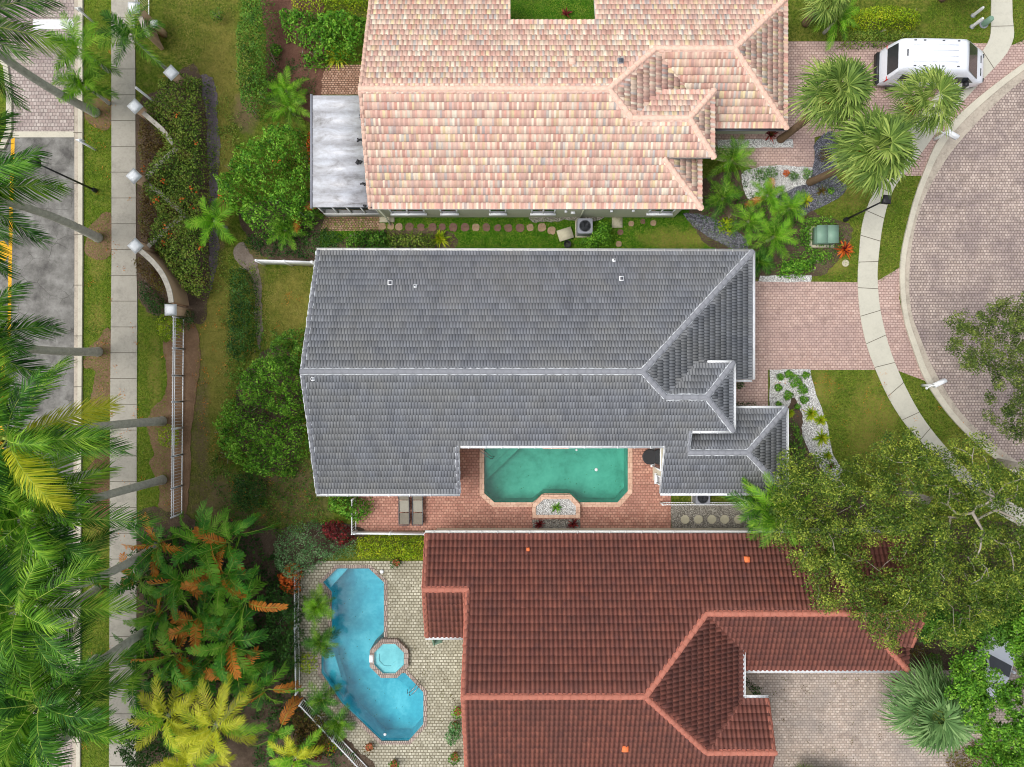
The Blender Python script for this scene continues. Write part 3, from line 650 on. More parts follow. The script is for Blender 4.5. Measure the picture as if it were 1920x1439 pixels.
# small floats in the water
def floatball(px, py, r, label, mat='white'):
    x, y = XY(px, py, -.08); mb = MB(); lathe(mb, (x, y, -.12), [(.01, 0), (r * .8, .02), (r, .06), (r * .7, .10), (.02, .12)], 12); tag(recenter(mb.build('pool_float', M[mat], smooth=True)), label, 'float')
floatball(1118, 881, .1, 'white round chlorine float on the open teal water'); floatball(1081, 844, .07, 'small pale float near the ledge of the teal pool')
floatball(722, 1377, .09, 'pale float near the south tip of the blue pool')

# ==================================================================== ROOFS AND HOUSES
def plane_solve(pl, px, py):
    a, b, c = pl; kx = (px - CX) / K; ky = (CY - py) / K; s = (H - a) / (H + b * kx + c * ky); return (kx * s, ky * s, H * (1 - s))
def clip_rect(poly, u0, u1, v0, v1):
    for ax, lim, sg in ((0, u0, 1), (0, u1, -1), (1, v0, 1), (1, v1, -1)):
        out = []; n = len(poly)
        for i in range(n):
            p, q = poly[i], poly[(i + 1) % n]; dp, dq = sg * (p[ax] - lim), sg * (q[ax] - lim)
            if dp >= 0: out.append(p)
            if (dp > 0 and dq < 0) or (dp < 0 and dq > 0):
                t = dp / (dp - dq); out.append((p[0] + (q[0] - p[0]) * t, p[1] + (q[1] - p[1]) * t))
        poly = out
        if len(poly) < 3: return []
    return poly
STY = {
 'grey': dict(w=.315, l=.36, th=.012, amp=.034, barrels=2, stag=.5, seg=8),
 'pink': dict(w=.25, l=.38, th=.035, amp=.028, barrels=1, stag=.5, seg=6),
 'red':  dict(w=.235, l=.38, th=.014, amp=.066, barrels=1, stag=0, seg=8),
}
def slope(mb, deck, pl, poly3, sty, rng):
    st = STY[sty]; a, b, c = pl; N = np.array([-b, -c, 1.0]); N /= np.linalg.norm(N)
    g = np.array([b, c]); gn = np.linalg.norm(g); upd = g / gn; V3 = np.array([upd[0], upd[1], gn]); V3 /= np.linalg.norm(V3)
    U3 = np.cross(V3, N); P3 = np.array(poly3)
    low = P3[np.argmin(P3[:, 2])]; O = low - V3 * .04
    uv = [(float((p - O) @ U3), float((p - O) @ V3)) for p in P3]
    if area2(uv) < 0: uv = uv[::-1]
    u = [p[0] for p in uv]; v = [p[1] for p in uv]; W, L = st['w'], st['l']; seg = st['seg']
    prof = np.array([st['amp'] * (abs(math.sin(PI * st['barrels'] * k / seg)) if sty != 'red' else (.5 - .5 * math.cos(2 * PI * k / seg))) for k in range(seg + 1)])
    if sty == 'grey': prof = np.array([0, .8, 1, .8, .05, .8, 1, .8, 0]) * st['amp']
    if sty == 'pink': prof = np.array([0, .85, 1, .7, .3, .12, 0]) * st['amp']
    j0, j1 = int(math.floor(min(v) / L)) - 1, int(math.ceil(max(v) / L)) + 1; i0, i1 = int(math.floor(min(u) / W)) - 1, int(math.ceil(max(u) / W)) + 1
    tv, tf, tuv = [], [], []; cnt = 0
    for j in range(j0, j1):
        off = (j % 2) * st['stag'] * W * .5 if sty != 'pink' else (j % 2) * .5 * W
        for i in range(i0, i1):
            ua, va = i * W + off, j * L
            cl = clip_rect(uv, ua, ua + W, va, va + L)
            if len(cl) < 3: continue
            full = abs(area2(cl) - W * L) < 1e-6
            dz = rng.uniform(-.005, .005); th = st['th'] + rng.uniform(-.006, .006); sk = rng.uniform(-.003, .003)
            hz = lambda uu, vv: (np.interp((uu - ua) / W * seg, range(seg + 1), prof) + th * (1 - (vv - va) / L) + dz + sk * (uu - ua) / W)
            if full:
                us = np.linspace(ua, ua + W, seg + 1); h0 = prof + th + dz; h1 = prof + dz
                for (vv, hh) in ((va, h0), (va + L + .02, h1), (va, h0 - st['th'] - .01)):
                    for k in range(seg + 1):
                        tv.append(O + U3 * us[k] + V3 * vv + N * hh[k]); tuv.append(((us[k] - ua) / W * .98 + .01 + i + 500, min((vv - va) / L, .99) + j + 500))
                n1 = seg + 1
                for k in range(seg):
                    tf.append([cnt + k, cnt + k + 1, cnt + n1 + k + 1, cnt + n1 + k]); tf.append([cnt + 2 * n1 + k, cnt + 2 * n1 + k + 1, cnt + k + 1, cnt + k])
                cnt += 3 * n1
            else:
                for k in range(seg):
                    c2 = clip_rect(cl, ua + W * k / seg, ua + W * (k + 1) / seg, va, va + L)
                    if len(c2) < 3 or abs(area2(c2)) < 1e-7: continue
                    f = []
                    for (uu, vv) in c2:
                        tv.append(O + U3 * uu + V3 * vv + N * hz(uu, vv)); tuv.append(((uu - ua) / W * .98 + .01 + i + 500, min((vv - va) / L, .99) + j + 500)); f.append(cnt); cnt += 1
                    tf.append(f)
    mb.add(tv, tf, 0, tuv)
    zf = lambda x, y: a + b * x + c * y - .03
    pxy = [(p[0], p[1]) for p in poly3]
    prism(deck, pxy, None, 0, zf=zf)
    zb = lambda x, y: a + b * x + c * y - .17
    n = len(pxy); V = [(x, y, zf(x, y)) for x, y in pxy] + [(x, y, zb(x, y)) for x, y in pxy]; F = [[i, (i + 1) % n, n + (i + 1) % n, n + i] for i in range(n)]
    deck.add(V, F); prism(deck, pxy, None, 0, zf=zb)

def caps(mbc, mbm, a, b, r=.13, L=.40, ms=.2, mr=None, lift=.03):
    mr = mr or random.Random(int(abs(a[0] * 97 + b[1] * 31)))
    a = np.array(a); b = np.array(b); D = b - a; Ln = np.linalg.norm(D); t = D / Ln; sd = np.cross(t, (0, 0, 1)); sd /= np.linalg.norm(sd); up = np.cross(sd, t)
    n = max(1, round(Ln / L)); l = Ln / n
    for i in range(n):
        p = a + t * l * i; q = a + t * (l * (i + 1) + .05); V = []
        for (pt, rr, dz) in ((p, r * 1.08, lift + .045), (q, r * .92, lift + .012), (p, r * .95, lift + .01)):
            for k in range(7):
                an = PI * k / 6; V.append(pt + sd * math.cos(an) * rr + up * (math.sin(an) * rr * .62 - .02 + dz))
        F = [[k, k + 1, 7 + k + 1, 7 + k] for k in range(6)] + [[14 + k, 14 + k + 1, k + 1, k] for k in range(6)]
        mbc.add(V, F)
    m = max(2, int(Ln / .12)); V = []; F = []
    for i in range(m + 1):
        p = a + D * i / m
        for k, x in enumerate((-1, -.55, .55, 1)):
            V.append(p + sd * x * ms * (1 + mr.uniform(-.12, .12)) + up * (lift - (.055 if abs(x) == 1 else -.03)))
    for i in range(m):
        for k in range(3): F.append([i * 4 + k, i * 4 + k + 1, i * 4 + 4 + k + 1, i * 4 + 4 + k])
    mbm.add(V, F)

def gutter(parent, a, b, mat='white', drop=.03, brackets=True, step=.9, w=.11):
    mb = MB(); a = np.array(a, float); b = np.array(b, float); D = b - a; Ln = np.linalg.norm(D); t = D / Ln; z = np.array([0, 0, 1.0]); sd = np.cross(t, z)
    for off, wd, ht, dz in ((0, w, .012, -.10), (w / 2, .012, .11, -.05), (-w / 2, .012, .11, -.05)):
        beam(mb, a + sd * off + z * (dz - drop + .05), b + sd * off + z * (dz - drop + .05), wd, ht)
    if brackets:
        k = int(Ln / step)
        for i in range(1, k + 1):
            p = a + t * (i * step - step / 2) + z * (.012 - drop + .05); beam(mb, p - sd * w * .6, p + sd * w * .75, .03, .012)
    return mb.build('gutter', M[mat], parent)

class Roof:
    def __init__(s, house, sty, seed):
        s.h = house; s.sty = sty; s.rng = random.Random(seed); s.mb = MB(); s.deck = MB(); s.c = MB(); s.m = MB(); s.slopes = []
    def face(s, pl, pxs):
        poly3 = [(p if len(p) == 3 else plane_solve(pl, *p)) for p in pxs]; poly3 = [(x, y, pl[0] + pl[1] * x + pl[2] * y) for x, y, z in poly3]
        s.slopes.append((pl, [(p[0], p[1]) for p in poly3])); slope(s.mb, s.deck, pl, poly3, s.sty, s.rng); return poly3
    def cap(s, a, b, **k): caps(s.c, s.m, a, b, **k)
    def z(s, x, y):
        best = None
        for pl, poly in s.slopes:
            if inside(poly, np.array([x]), np.array([y]))[0]:
                q = pl[0] + pl[1] * x + pl[2] * y; best = q if best is None else max(best, q)
        return best
    def finish(s, tm, cm, mm, dm='white_dull'):
        r = s.mb.build('roof', M[tm], s.h); ORG[r] = ORG[s.h]
        s.deck.build('roof_deck', M[dm], r); s.c.build('ridge_cap', M[cm], r); s.m.build('mortar_bed', M[mm], r); return r
def walls(house, roof, pts, mat, zmin=2.2, d=.2, name='wall'):
    mb = MB(); n = len(pts)
    if area2(pts) < 0: pts = pts[::-1]
    for i in range(n):
        a, b = pts[i], pts[(i + 1) % n]; L = math.dist(a, b); m = max(1, int(L / .35)); V = []; F = []
        for k in range(m + 1):
            t = k / m; x, y = a[0] + (b[0] - a[0]) * t, a[1] + (b[1] - a[1]) * t; z = roof.z(x, y); z = (z - d) if z else zmin
            V += [(x, y, -.05), (x, y, max(z, zmin))]
        for k in range(m): F.append([2 * k, 2 * k + 2, 2 * k + 3, 2 * k + 1])
        mb.add(V, F)
    return mb.build(name, M[mat], house)
def window(house, a, b, z0, z1, nrm, frame='white', panes=1, name='window', proud=.04):
    """window on a wall segment a-b (xy); nrm outward unit xy"""
    a = np.array([*a, 0.]); b = np.array([*b, 0.]); n3 = np.array([*nrm, 0.]); mb = MB(); t = (b - a) / np.linalg.norm(b - a); Zv = np.array([0, 0, 1.])
    w_ = .06
    for za, zb in ((z0, z0 + w_), (z1 - w_, z1)): beam(mb, a + Zv * (za + zb) / 2 + n3 * proud / 2, b + Zv * (za + zb) / 2 + n3 * proud / 2, proud * 2, w_)
    Ln = np.linalg.norm(b - a)
    for i in range(panes + 1):
        p = a + t * (w_ / 2 + (Ln - w_) * i / panes); beam(mb, p + Zv * (z0 + w_) + n3 * proud / 2, p + Zv * (z1 - w_) + n3 * proud / 2, w_, proud * 2 - .004)
    beam(mb, a - t * .05 + Zv * (z0 - .04) + n3 * .05, b + t * .05 + Zv * (z0 - .04) + n3 * .05, .16, .06)
    f = mb.build(name, M[frame], house); ORG[f] = ORG[house]
    mb = MB(); q = n3 * .015
    mb.add([a + Zv * z0 + q, b + Zv * z0 + q, b + Zv * z1 + q, a + Zv * z1 + q], [[0, 1, 2, 3]]); mb.build('pane', M['glass'], f)
    return f
def roof_vent(r, px, py, pl, kind, mat='white', size=.16):
    p = np.array(plane_solve(pl, px, py)); mb = MB()
    if kind == 'pipe':
        obox(mb, p, size, size, p[2] + .0, p[2] + .08, 0, 0, .8); tube(mb, [p, p + np.array([0, 0, .28])], .055, 10); tube(mb, [p + np.array([0, 0, .281]), p + np.array([0, 0, .285])], .04, 10, 1)
    elif kind == 'box':
        obox(mb, p, size, size, p[2] - .05, p[2] + .12); obox(mb, p, size * .62, size * .62, p[2] + .12, p[2] + .16, 0, 1)
    else:
        obox(mb, p, size, size, p[2] - .05, p[2] + .14, 0, 0, .75)
    return mb.build('roof_vent', [M[mat], M['darkgrey']], r)

m = .4375
# ---------------- grey house (centre)
gh = thing('house', 'house with long slate grey tiled roof and white ridge mortar in the middle', 'house', (0, .6, 0))
R = Roof(gh, 'grey', 1)
YR, ZR, XE = .59, 5.5, 6.40
pS = (ZR - m * YR, 0, m); pN = (ZR + m * YR, 0, -m); mE = .442; pE = (ZR + mE * XE, -mE, 0)
def on(pl, x, y): return (x, y, pl[0] + pl[1] * x + pl[2] * y)
XW = (563 - CX) / K * (1 - ZR / H)
r0 = (XW, YR, ZR); r1 = (XE, YR, ZR)
q2 = plane_solve(pS, 1250, 745); z2 = q2[2]; Y2 = q2[1]; X2 = XE + (ZR - z2) / mE; v2 = (X2, Y2, z2)
h2 = plane_solve((z2, 0, 0), 1325, 745); h2 = (h2[0], Y2, z2)
c2s = plane_solve(pS, 1375, 808); c2n = (c2s[0], Y2 + (Y2 - c2s[1]), c2s[2])
pN2 = (z2 + m * Y2, 0, -m); b2 = (z2 - c2s[2]) / (c2s[0] - h2[0]); pE2 = (z2 + b2 * h2[0], -b2, 0)
q3 = plane_solve(pS, 1290, 849); Y3, z3 = q3[1], q3[2]; r3a = (q3[0], Y3, z3); h3 = plane_solve((z3, 0, 0), 1402, 849); h3 = (h3[0], Y3, z3)
pN3 = (z3 + m * Y3, 0, -m); e3 = plane_solve(pS, 1474, 925); b3 = (z3 - e3[2]) / (e3[0] - h3[0]); pE3 = (z3 + b3 * h3[0], -b3, 0)
e3n = (e3[0], 2 * Y3 - e3[1], e3[2])
nw = on(pN, XW, plane_solve(pN, 590, 470)[1]); ne = plane_solve(pN, 1411, 472)
XEE = ne[0]
Ycy = plane_solve(pS, 1000, 836)[1]; Ysw = plane_solve(pS, 700, 926)[1]; Xc0 = plane_solve(pS, 861, 880)[0]; Xc1 = plane_solve(pS, 1243, 880)[0]; Xl3 = q3[0]
yn2 = c2n[1]
R.face(pN, [r0, r1, ne, nw])
# east face down to the valley with the entry roof
zv = c2n[2]; Xv = XE + (ZR - zv) / mE
ySE = plane_solve(pE, 1411, 712)[1]
R.face(pE, [r1, v2, (Xv, yn2, 0), (c2n[0] - .25, yn2, 0), (c2n[0] - .25, ySE, 0), (XEE, ySE, 0), ne])
R.face(pN2, [v2, h2, c2n, (Xv, yn2, 0)])
R.face(pE2, [h2, c2s, c2n])
R.face(pS, [r0, (XW, Ysw, 0), (Xc0, Ysw, 0), (Xc0, Ycy, 0), (Xc1, Ycy, 0), (Xc1, e3[1], 0), e3, h3, r3a, (Xl3, c2s[1], 0), c2s, h2, v2, r1])
R.face(pN3, [r3a, h3, e3n, (c2s[0] - .3, e3n[1], 0), (c2s[0] - .3, c2s[1] + .4, 0), (Xl3, c2s[1] + .4, 0)])
R.face(pE3, [h3, e3, e3n])
for a, b in ((r0, r1), (r1, ne), (r1, v2), (v2, h2), (h2, c2s), (h2, c2n), (r3a, h3), (h3, e3), (h3, e3n)): R.cap(a, b, ms=.165)
# rake edges at the gable
for Y_ in (nw[1], Ysw):
    a = on(pN if Y_ > 0 else pS, XW + .12, Y_); b = (XW + .12, YR, ZR); caps(R.c, R.m, a, b, r=.09, ms=.17, lift=.0)
a = on(pS, Xc0 - .1, Ysw); b = on(pS, Xc0 - .1, Ycy); caps(R.c, R.m, a, b, r=.07, ms=.14, lift=0)
caps(R.c, R.m, on(pS, Xl3, c2s[1]), on(pS, Xl3, Y3), r=.07, ms=.12, lift=0)
rg = R.finish('grey_tile', 'grey_cap', 'mortar')
gz = lambda p, dx=0, dy=0: (p[0] + dx, p[1] + dy, p[2])
gutter(gh, gz(nw, 0, .07), gz(ne, 0, .07), 'white_dull')
gutter(gh, gz(on(pS, XW, Ysw), 0, -.07), gz(on(pS, Xc0, Ysw), 0, -.07), step=1.1)
gutter(gh, gz(on(pS, Xc0 + .1, Ycy), 0, -.07), gz(on(pS, Xc1 + .1, Ycy), 0, -.07), step=.85)
gutter(gh, gz(ne, .07), (XEE + .07, ySE, ne[2]), brackets=False)
gutter(gh, (XEE, ySE - .07, ne[2]), (c2n[0] + .02, ySE - .07, ne[2]), brackets=False)
gutter(gh, gz(c2s, .07), gz(c2n, .07), brackets=False); gutter(gh, gz(c2n, -1.3, .07), gz(c2n, 0, .07), brackets=False)
gutter(gh, (Xl3, c2s[1] - .07, c2s[2]), gz(c2s, 0, -.07), step=.9)
gutter(gh, gz(e3, .07), gz(e3n, .07), brackets=False); gutter(gh, (c2s[0], e3n[1] + .07, e3[2]), gz(e3n, 0, .07), step=.9)
gutter(gh, (Xc1, e3[1] - .07, e3[2]), gz(e3, 0, -.07), step=1)
gutter(gh, (Xc1 - .04, e3[1], e3[2]), (Xc1 - .04, Ycy, on(pS, 0, Ycy)[2]), brackets=False, w=.05)
walls(gh, R, [(XW + .35, nw[1] - .3), (XEE - .4, ne[1] - .3), (XEE - .4, ySE + .3), (c2s[0] - .35, ySE + .3), (c2s[0] - .35, e3n[1] - .35), (e3[0] - .4, e3n[1] - .35), (e3[0] - .4, e3[1] + .35),
    (Xc1 + .12, e3[1] + .35), (Xc1 + .12, Ycy + .35), (Xc0 - .2, Ycy + .35), (Xc0 - .2, Ysw + .35), (XW + .35, Ysw + .35)], 'wall_cream')
mb = MB(); box(mb, Xl3 + .25, c2s[0] - .32, c2s[1] + .32, c2n[1] - .32, 2.0, 3.9); mb.build('tower_wall', M['wall_cream'], gh)
window(gh, (Xc1 + .12, Ycy - .1), (Xc1 + .12, Ycy - 1.5), .1, 2.3, (-1, 0), name='patio_door')
window(gh, (Xc1 + .12, Ycy - 1.8), (Xc1 + .12, Ycy - 2.3), 1.2, 2.2, (-1, 0))
roof_vent(rg, 732, 531, pN, 'box', size=.12); roof_vent(rg, 779, 537, pN, 'pipe', size=.1); roof_vent(rg, 1165, 523, pN, 'box', size=.12); roof_vent(rg, 1151, 489, pN, 'pipe', size=.1); roof_vent(rg, 587, 711, pS, 'pipe', size=.1); roof_vent(rg, 1458, 895, pE3, 'pipe', size=.1)

# ---------------- pink house (north)
m = .447
ph = thing('house', 'house with pale pink and cream tiled roof at the top', 'house', (0, 14, 0))
R = Roof(ph, 'pink', 2)
YR, ZR, XE = 14.65, 5.0, 4.83
pS = (ZR - m * YR, 0, m); pN = (ZR + m * YR, 0, -m); pE = (ZR + m * XE, -m, 0)
XW = (672 - CX) / K * (1 - ZR / H); r0 = (XW, YR, ZR); r1 = (XE, YR, ZR)
y2, z2 = 17.2, 3.86; x2 = XE + (ZR - z2) / m; n2 = (x2, y2, z2); h4 = (11.44, y2, z2)
pS4 = (z2 - m * y2, 0, m); b4 = .475; pE4 = (z2 + b4 * h4[0], -b4, 0)
se4 = plane_solve(pS4, 1476, 241); se4 = (h4[0] + (z2 - se4[2]) / b4, se4[1], se4[2]); ne4 = (se4[0], 2 * y2 - se4[1], se4[2])
q3 = plane_solve(pS, 1185, 222); y3, z3 = q3[1], q3[2]; x3 = XE + (ZR - z3) / m; v3 = (x3, y3, z3); h3 = (8.97, y3, z3)
s3 = plane_solve(pS, 1340, 296); e3x = 10.46; c3s = (e3x, s3[1], s3[2]); c3n = (e3x, 2 * y3 - s3[1], s3[2]); b3 = (z3 - s3[2]) / (e3x - h3[0]); pE3 = (z3 + b3 * h3[0], -b3, 0); pN3 = (z3 + m * y3, 0, -m)
x5 = 7.82; z5 = s3[2]; se5 = plane_solve(pS, 1316, 392); b5 = (z5 - se5[2]) / (se5[0] - x5); pE5 = (z5 + b5 * x5, -b5, 0)
yn = 21.15; ynz = pN[0] - m * yn
# courtyard notch
cx0, cx1 = plane_solve(pN, 957, 30)[0], plane_solve(pN, 1116, 30)[0]; cyn = plane_solve(pN, 1000, 38)[1]
R.face(pN, [r0, r1, n2, h4, ne4, (cx1, ne4[1], 0), (cx1, cyn, 0), (cx0, cyn, 0), (cx0, yn, 0), (XW, yn, 0)])
# valley east face / S slope of wing
zv = c3n[2]; xv = x3 + (z3 - zv) / m
zi = se4[2]; xi = XE + (ZR - zv) / m
R.face(pE, [r1, v3, (xv, c3n[1] - .05, 0), (x2 + (y2 - c3n[1]) + .3, c3n[1] - .05, 0), n2])
R.face(pN3, [v3, h3, c3n, (xv, c3n[1], 0)])
R.face(pE3, [h3, c3s, c3n])
R.face(pS4, [n2, (x2, c3n[1] - .2, 0), (9.9, c3n[1] - .2, 0), (9.9, se4[1], 0), se4, h4])
R.face(pE4, [h4, se4, ne4])
R.face(pS, [r0, (XW, se5[1], 0), se5, (x5, s3[1], 0), c3s, h3, v3, r1])
R.face(pE5, [(x5, s3[1], 0), se5, (se5[0], s3[1] + .4, 0), (x5, s3[1] + .4, 0)])
kw = dict(ms=.17, r=.12)
for a, b in ((r0, r1), (r1, n2), (r1, v3), (n2, h4), (h4, se4), (h4, ne4), (v3, h3), (h3, c3s), (h3, c3n), ((x5, s3[1], z5), se5)): R.cap(a, b, **kw)
for Y_ in (yn, se5[1]):
    a = on(pN if Y_ > YR else pS, XW + .1, Y_); caps(R.c, R.m, a, (XW + .1, YR, ZR), r=.09, ms=.13, lift=0)
rp = R.finish('pink_tile', 'pink_cap', 'pink_mortar')
gutter(ph, (9.95, se4[1] - .07, se4[2]), gz(se4, 0, -.07), 'darkgrey', brackets=False)
wy = 9.44
walls(ph, R, [(XW + .25, yn - .4), (XW + .25, wy), (se5[0] - .9, wy), (se5[0] - .35, wy + .5), (se5[0] - .35, s3[1] + .3), (10.0, s3[1] + .3), (10.0, se4[1] + .5), (se4[0] - .4, se4[1] + .5), (se4[0] - .4, ne4[1] - .4), (cx1 + .3, ne4[1] - .4), (cx1 + .3, cyn - .3), (cx0 - .3, cyn - .3), (cx0 - .3, yn - .4)], 'wall_green')
mb = MB(); box(mb, x5 - .2, c3s[0] - .32, s3[1] + .3, c3n[1] - .3, 1.6, 3.4); mb.build('tower_wall', M['wall_green'], ph)
for (p0, p1, n_) in ((732, 797, 2), (826, 858, 1), (918, 949, 1), (996, 1041, 2), (1216, 1263, 2)):
    window(ph, ((p0 - CX) / K * .965, wy), ((p1 - CX) / K * .965, wy), 1.05, 2.25, (0, -1), panes=n_)
mb = MB(); x = (1218 - CX) / K
for px, z in ((1061, 1.5), (1075, 1.2), (1146, 1.6), (1186, 1.7)):
    x = (px - CX) / K * .96; obox(mb, (x, wy - .06), .12 if px == 1075 else .07, .06, z, z + .22)
mb.build('wall_fitting', M['white'], ph)
mb = MB(); tube(mb, [(XW + .5, wy - .12, 2.5), (XW + .55, wy - .1, .4), (XW + .75, wy - .45, .12)], .05, 8); tube(mb, [(3.85, wy - .08, 2.4), (3.85, wy - .08, .1)], .04, 8); mb.build('downspout', M['wall_green'], ph)
mb = MB(); obox(mb, XY(726, 411), .42, .2, 0, .1); mb.build('splash_slab', M['concslab'], ph)
roof_vent(rp, 1073, 117, pN, 'tile', 'pink_cap', .2); roof_vent(rp, 1163, 116, pN, 'box', 'grey', .15)
# flat aluminium patio roof with screened sides
pr = thing('patio_enclosure', 'flat stained aluminium patio roof with screen walls joined to the pink house', 'patio cover', (-10, 13, 0))
zr = 2.65; x0, x1 = XY(586, 200, zr)[0], XW + .3; y0, y1 = XY(600, 389, zr)[1], XY(600, 179, zr)[1]
mb = MB(); nP = 7
for i in range(nP):
    ya, yb = y0 + (y1 - y0) * i / nP, y0 + (y1 - y0) * (i + 1) / nP; box(mb, x0, x1, ya + .012, yb - .012, zr - .1, zr + .0); box(mb, x0, x1, yb - .02, yb + .02, zr - .08, zr + .03) if i < nP - 1 else None
mb.build('roof', M['alu'], pr)
mb = MB(); box(mb, x0 - .12, x0 - .004, y0 - .05, y1 + .05, zr - .14, zr + .03); mb.build('gutter', M['grey'], pr)
mb = MB()
for yy in (y0 + .1,):
    for k in range(5): xx = x0 + .15 + (x1 - x0 - .2) * k / 4; box(mb, xx - .04, xx + .04, yy, yy + .06, 0, zr - .1)
    box(mb, x0 + .1, x1, yy - .003, yy + .063, .0, .9); box(mb, x0 + .1, x1, yy - .003, yy + .063, zr - .3, zr - .1)
for k in range(6): yy = y0 + .2 + (y1 - y0 - .4) * k / 5; box(mb, x0 + .1, x0 + .16, yy - .04, yy + .04, 0, zr - .1)
mb.build('screen_frame', M['white_dull'], pr)
mb = MB(); box(mb, x0 + .12, x1, y0 + .12, y0 + .14, .9, zr - .3); box(mb, x0 + .12, x0 + .14, y0 + .12, y1 - .1, .2, zr - .12); mb.build('screen', M['glass'], pr)
mb = MB(); rr = random.Random(5)
for (px, py) in ((670, 219), (671, 262), (668, 305), (678, 346), (683, 388)):
    x, y = XY(px, py, zr)
    for k in range(5): obox(mb, (x + rr.uniform(0, .35), y + rr.uniform(-.06, .06)), rr.uniform(.05, .12), rr.uniform(.03, .07), zr + .004, zr + .04 + k * .003, rr.uniform(0, 3))
mb.build('leaf_debris', M['black'], pr)

# ---------------- red house (south)
m = .44
rh = thing('house', 'house with weathered dark red barrel tiled roof and salmon ridges at the bottom', 'house', (5, -14, 0))
R = Roof(rh, 'red', 3)
pN = (2.7 - .44 * 7.93, 0, -.44)
pN = (-.79, 0, -.44)
q = plane_solve(pN, 1000, 1307); YR, ZR = q[1], q[2]; XW = XY(869, 1307, ZR)[0]; XE = XY(1210, 1307, ZR)[0]; r0 = (XW, YR, ZR); r1 = (XE, YR, ZR)
pS = (ZR - m * YR, 0, m)
q = plane_solve(pN, 1325, 1151); y3, z3 = q[1], q[2]; mE = (ZR - z3) / (q[0] - XE); pE = (ZR + mE * XE, -mE, 0); v3 = (q[0], y3, z3)
pS3 = (z3 - m * y3, 0, m); ys3 = plane_solve(pS3, 1500, 1257)[1]; x3e = XY(1742, 1160, z3)[0]
yn = plane_solve(pN, 1000, 1001)[1]; xnw = plane_solve(pN, 797, 1001)[0]
yx = plane_solve(pN, 830, 1106)[1]; zx = on(pN, 0, yx)[2]; pX = (zx - m * yx, 0, m); yxs = plane_solve(pX, 830, 1195)[1]
q = plane_solve(pS, 1325, 1412); y4, z4 = q[1], q[2]; x4 = XE + (ZR - z4) / mE; v4 = (x4, y4, z4); pN4 = (z4 + m * y4, 0, -m)
xe = plane_solve(pE, 1393, 1250)[0]; ze = on(pE, xe, 0)[2]
y4n = plane_solve(pN4, 1420, 1309)[1]; x4e = XY(1455, 1412, z4)[0]
yS = YR - 8
sv = plane_solve(pS3, 1662, 1213); se = plane_solve(pS3, 1703, 1256)
XNE = XY(1722, 1005, 2.7)[0]
XC = x3e
R.face(pN, [r0, r1, v3, (XC, y3, 0), (XC, yn, 0), (xnw, yn, 0), (xnw, yx, 0), (XW, yx, 0)])
R.face(pX, [(xnw, yx, 0), (XW + .05, yx, 0), (XW + .05, yxs, 0), (xnw, yxs, 0)])
yv = y3 - (xe - v3[0]) * mE / m
R.face(pS3, [v3, (xe, yv, 0), (xe - .2, ys3 + 1.2, 0), (xe - .2, ys3, 0), (se[0], ys3, 0), (sv[0], sv[1], 0), (XC - .35, sv[1], 0), (XC, y3, 0)])
be = (sv[2] - se[2]) / (se[0] - sv[0]); pEs = (sv[2] + be * sv[0], -be, 0)
R.face(pEs, [(sv[0], sv[1], 0), (se[0], ys3, 0), (se[0] + .1, sv[1], 0)])
y4v = y4 + (z4 - ze) / m
R.face(pE, [r1, v4, (xe, y4v, 0), (xe, yv, 0), v3])
R.face(pN4, [v4, (x4e, y4, 0), (x4e, y4n, 0), (xe - .1, y4n, 0), (xe - .1, y4v, 0)])
R.face(pS, [r0, (XW, yS, 0), (x4e, yS, 0), (x4e, y4, 0), v4, r1])
kw = dict(ms=.17, r=.125)
for a, b in ((r0, r1), (r1, v3), (r1, v4), (v3, (XC, y3, z3)), (v4, (x4e, y4, z4)), (sv, (se[0], ys3, se[2])), ((xnw, yx, zx), (XW + .1, yx, zx))): R.cap(a, b, **kw)
for a, b in ((on(pN, XW + .1, yx), r0), (on(pS, XW + .1, yS), r0), (on(pN, xnw + .1, yn), (xnw + .1, yx, zx)), (on(pX, xnw + .1, yxs), (xnw + .1, yx, zx)), (on(pN4, x4e - .1, y4n), (x4e - .1, y4, z4)), (on(pX, XW - .1, yxs), (XW - .1, yx, zx)), (on(pS3, XC - .4, sv[1]), (XC - .1, y3, z3))):
    caps(R.c, R.m, a, b, r=.1, ms=.15, lift=0)
rr_ = R.finish('red_tile', 'red_cap', 'red_mortar', 'red_cap')
gutter(rh, (xnw, yn + .1, 2.7), (XC, yn + .1, 2.7), 'white_dull', step=.85)
gutter(rh, (xe - .1, ys3 - .07, on(pS3, 0, ys3)[2]), (se[0], ys3 - .07, on(pS3, 0, ys3)[2]), brackets=False)
gutter(rh, (xe + .07, yv, ze), (xe + .07, y4n, ze), brackets=False); gutter(rh, (xe, y4n + .07, on(pN4, 0, y4n)[2]), (x4e, y4n + .07, on(pN4, 0, y4n)[2]), brackets=False)
gutter(rh, (xnw, yxs - .07, on(pX, 0, yxs)[2]), (XW, yxs - .07, on(pX, 0, yxs)[2]), brackets=False)
walls(rh, R, [(XW + .35, yS + .5), (x4e - .4, yS + .5), (x4e - .4, y4n - .35), (xe - .5, y4n - .35), (xe - .5, ys3 + .4), (se[0] - .5, ys3 + .4), (XC - .5, sv[1] + .3), (XC - .5, yn - .25), (xnw + .35, yn - .25), (xnw + .35, yxs + .35), (XW + .35, yxs + .35)], 'wall_cream')
roof_vent(rr_, 1400, 1049, pN, 'cap', 'orange_fit', .17); roof_vent(rr_, 1172, 1403, pS, 'cap', 'orange_fit', .19); roof_vent(rr_, 990, 1030, pN, 'cap', 'orange_fit', .1)

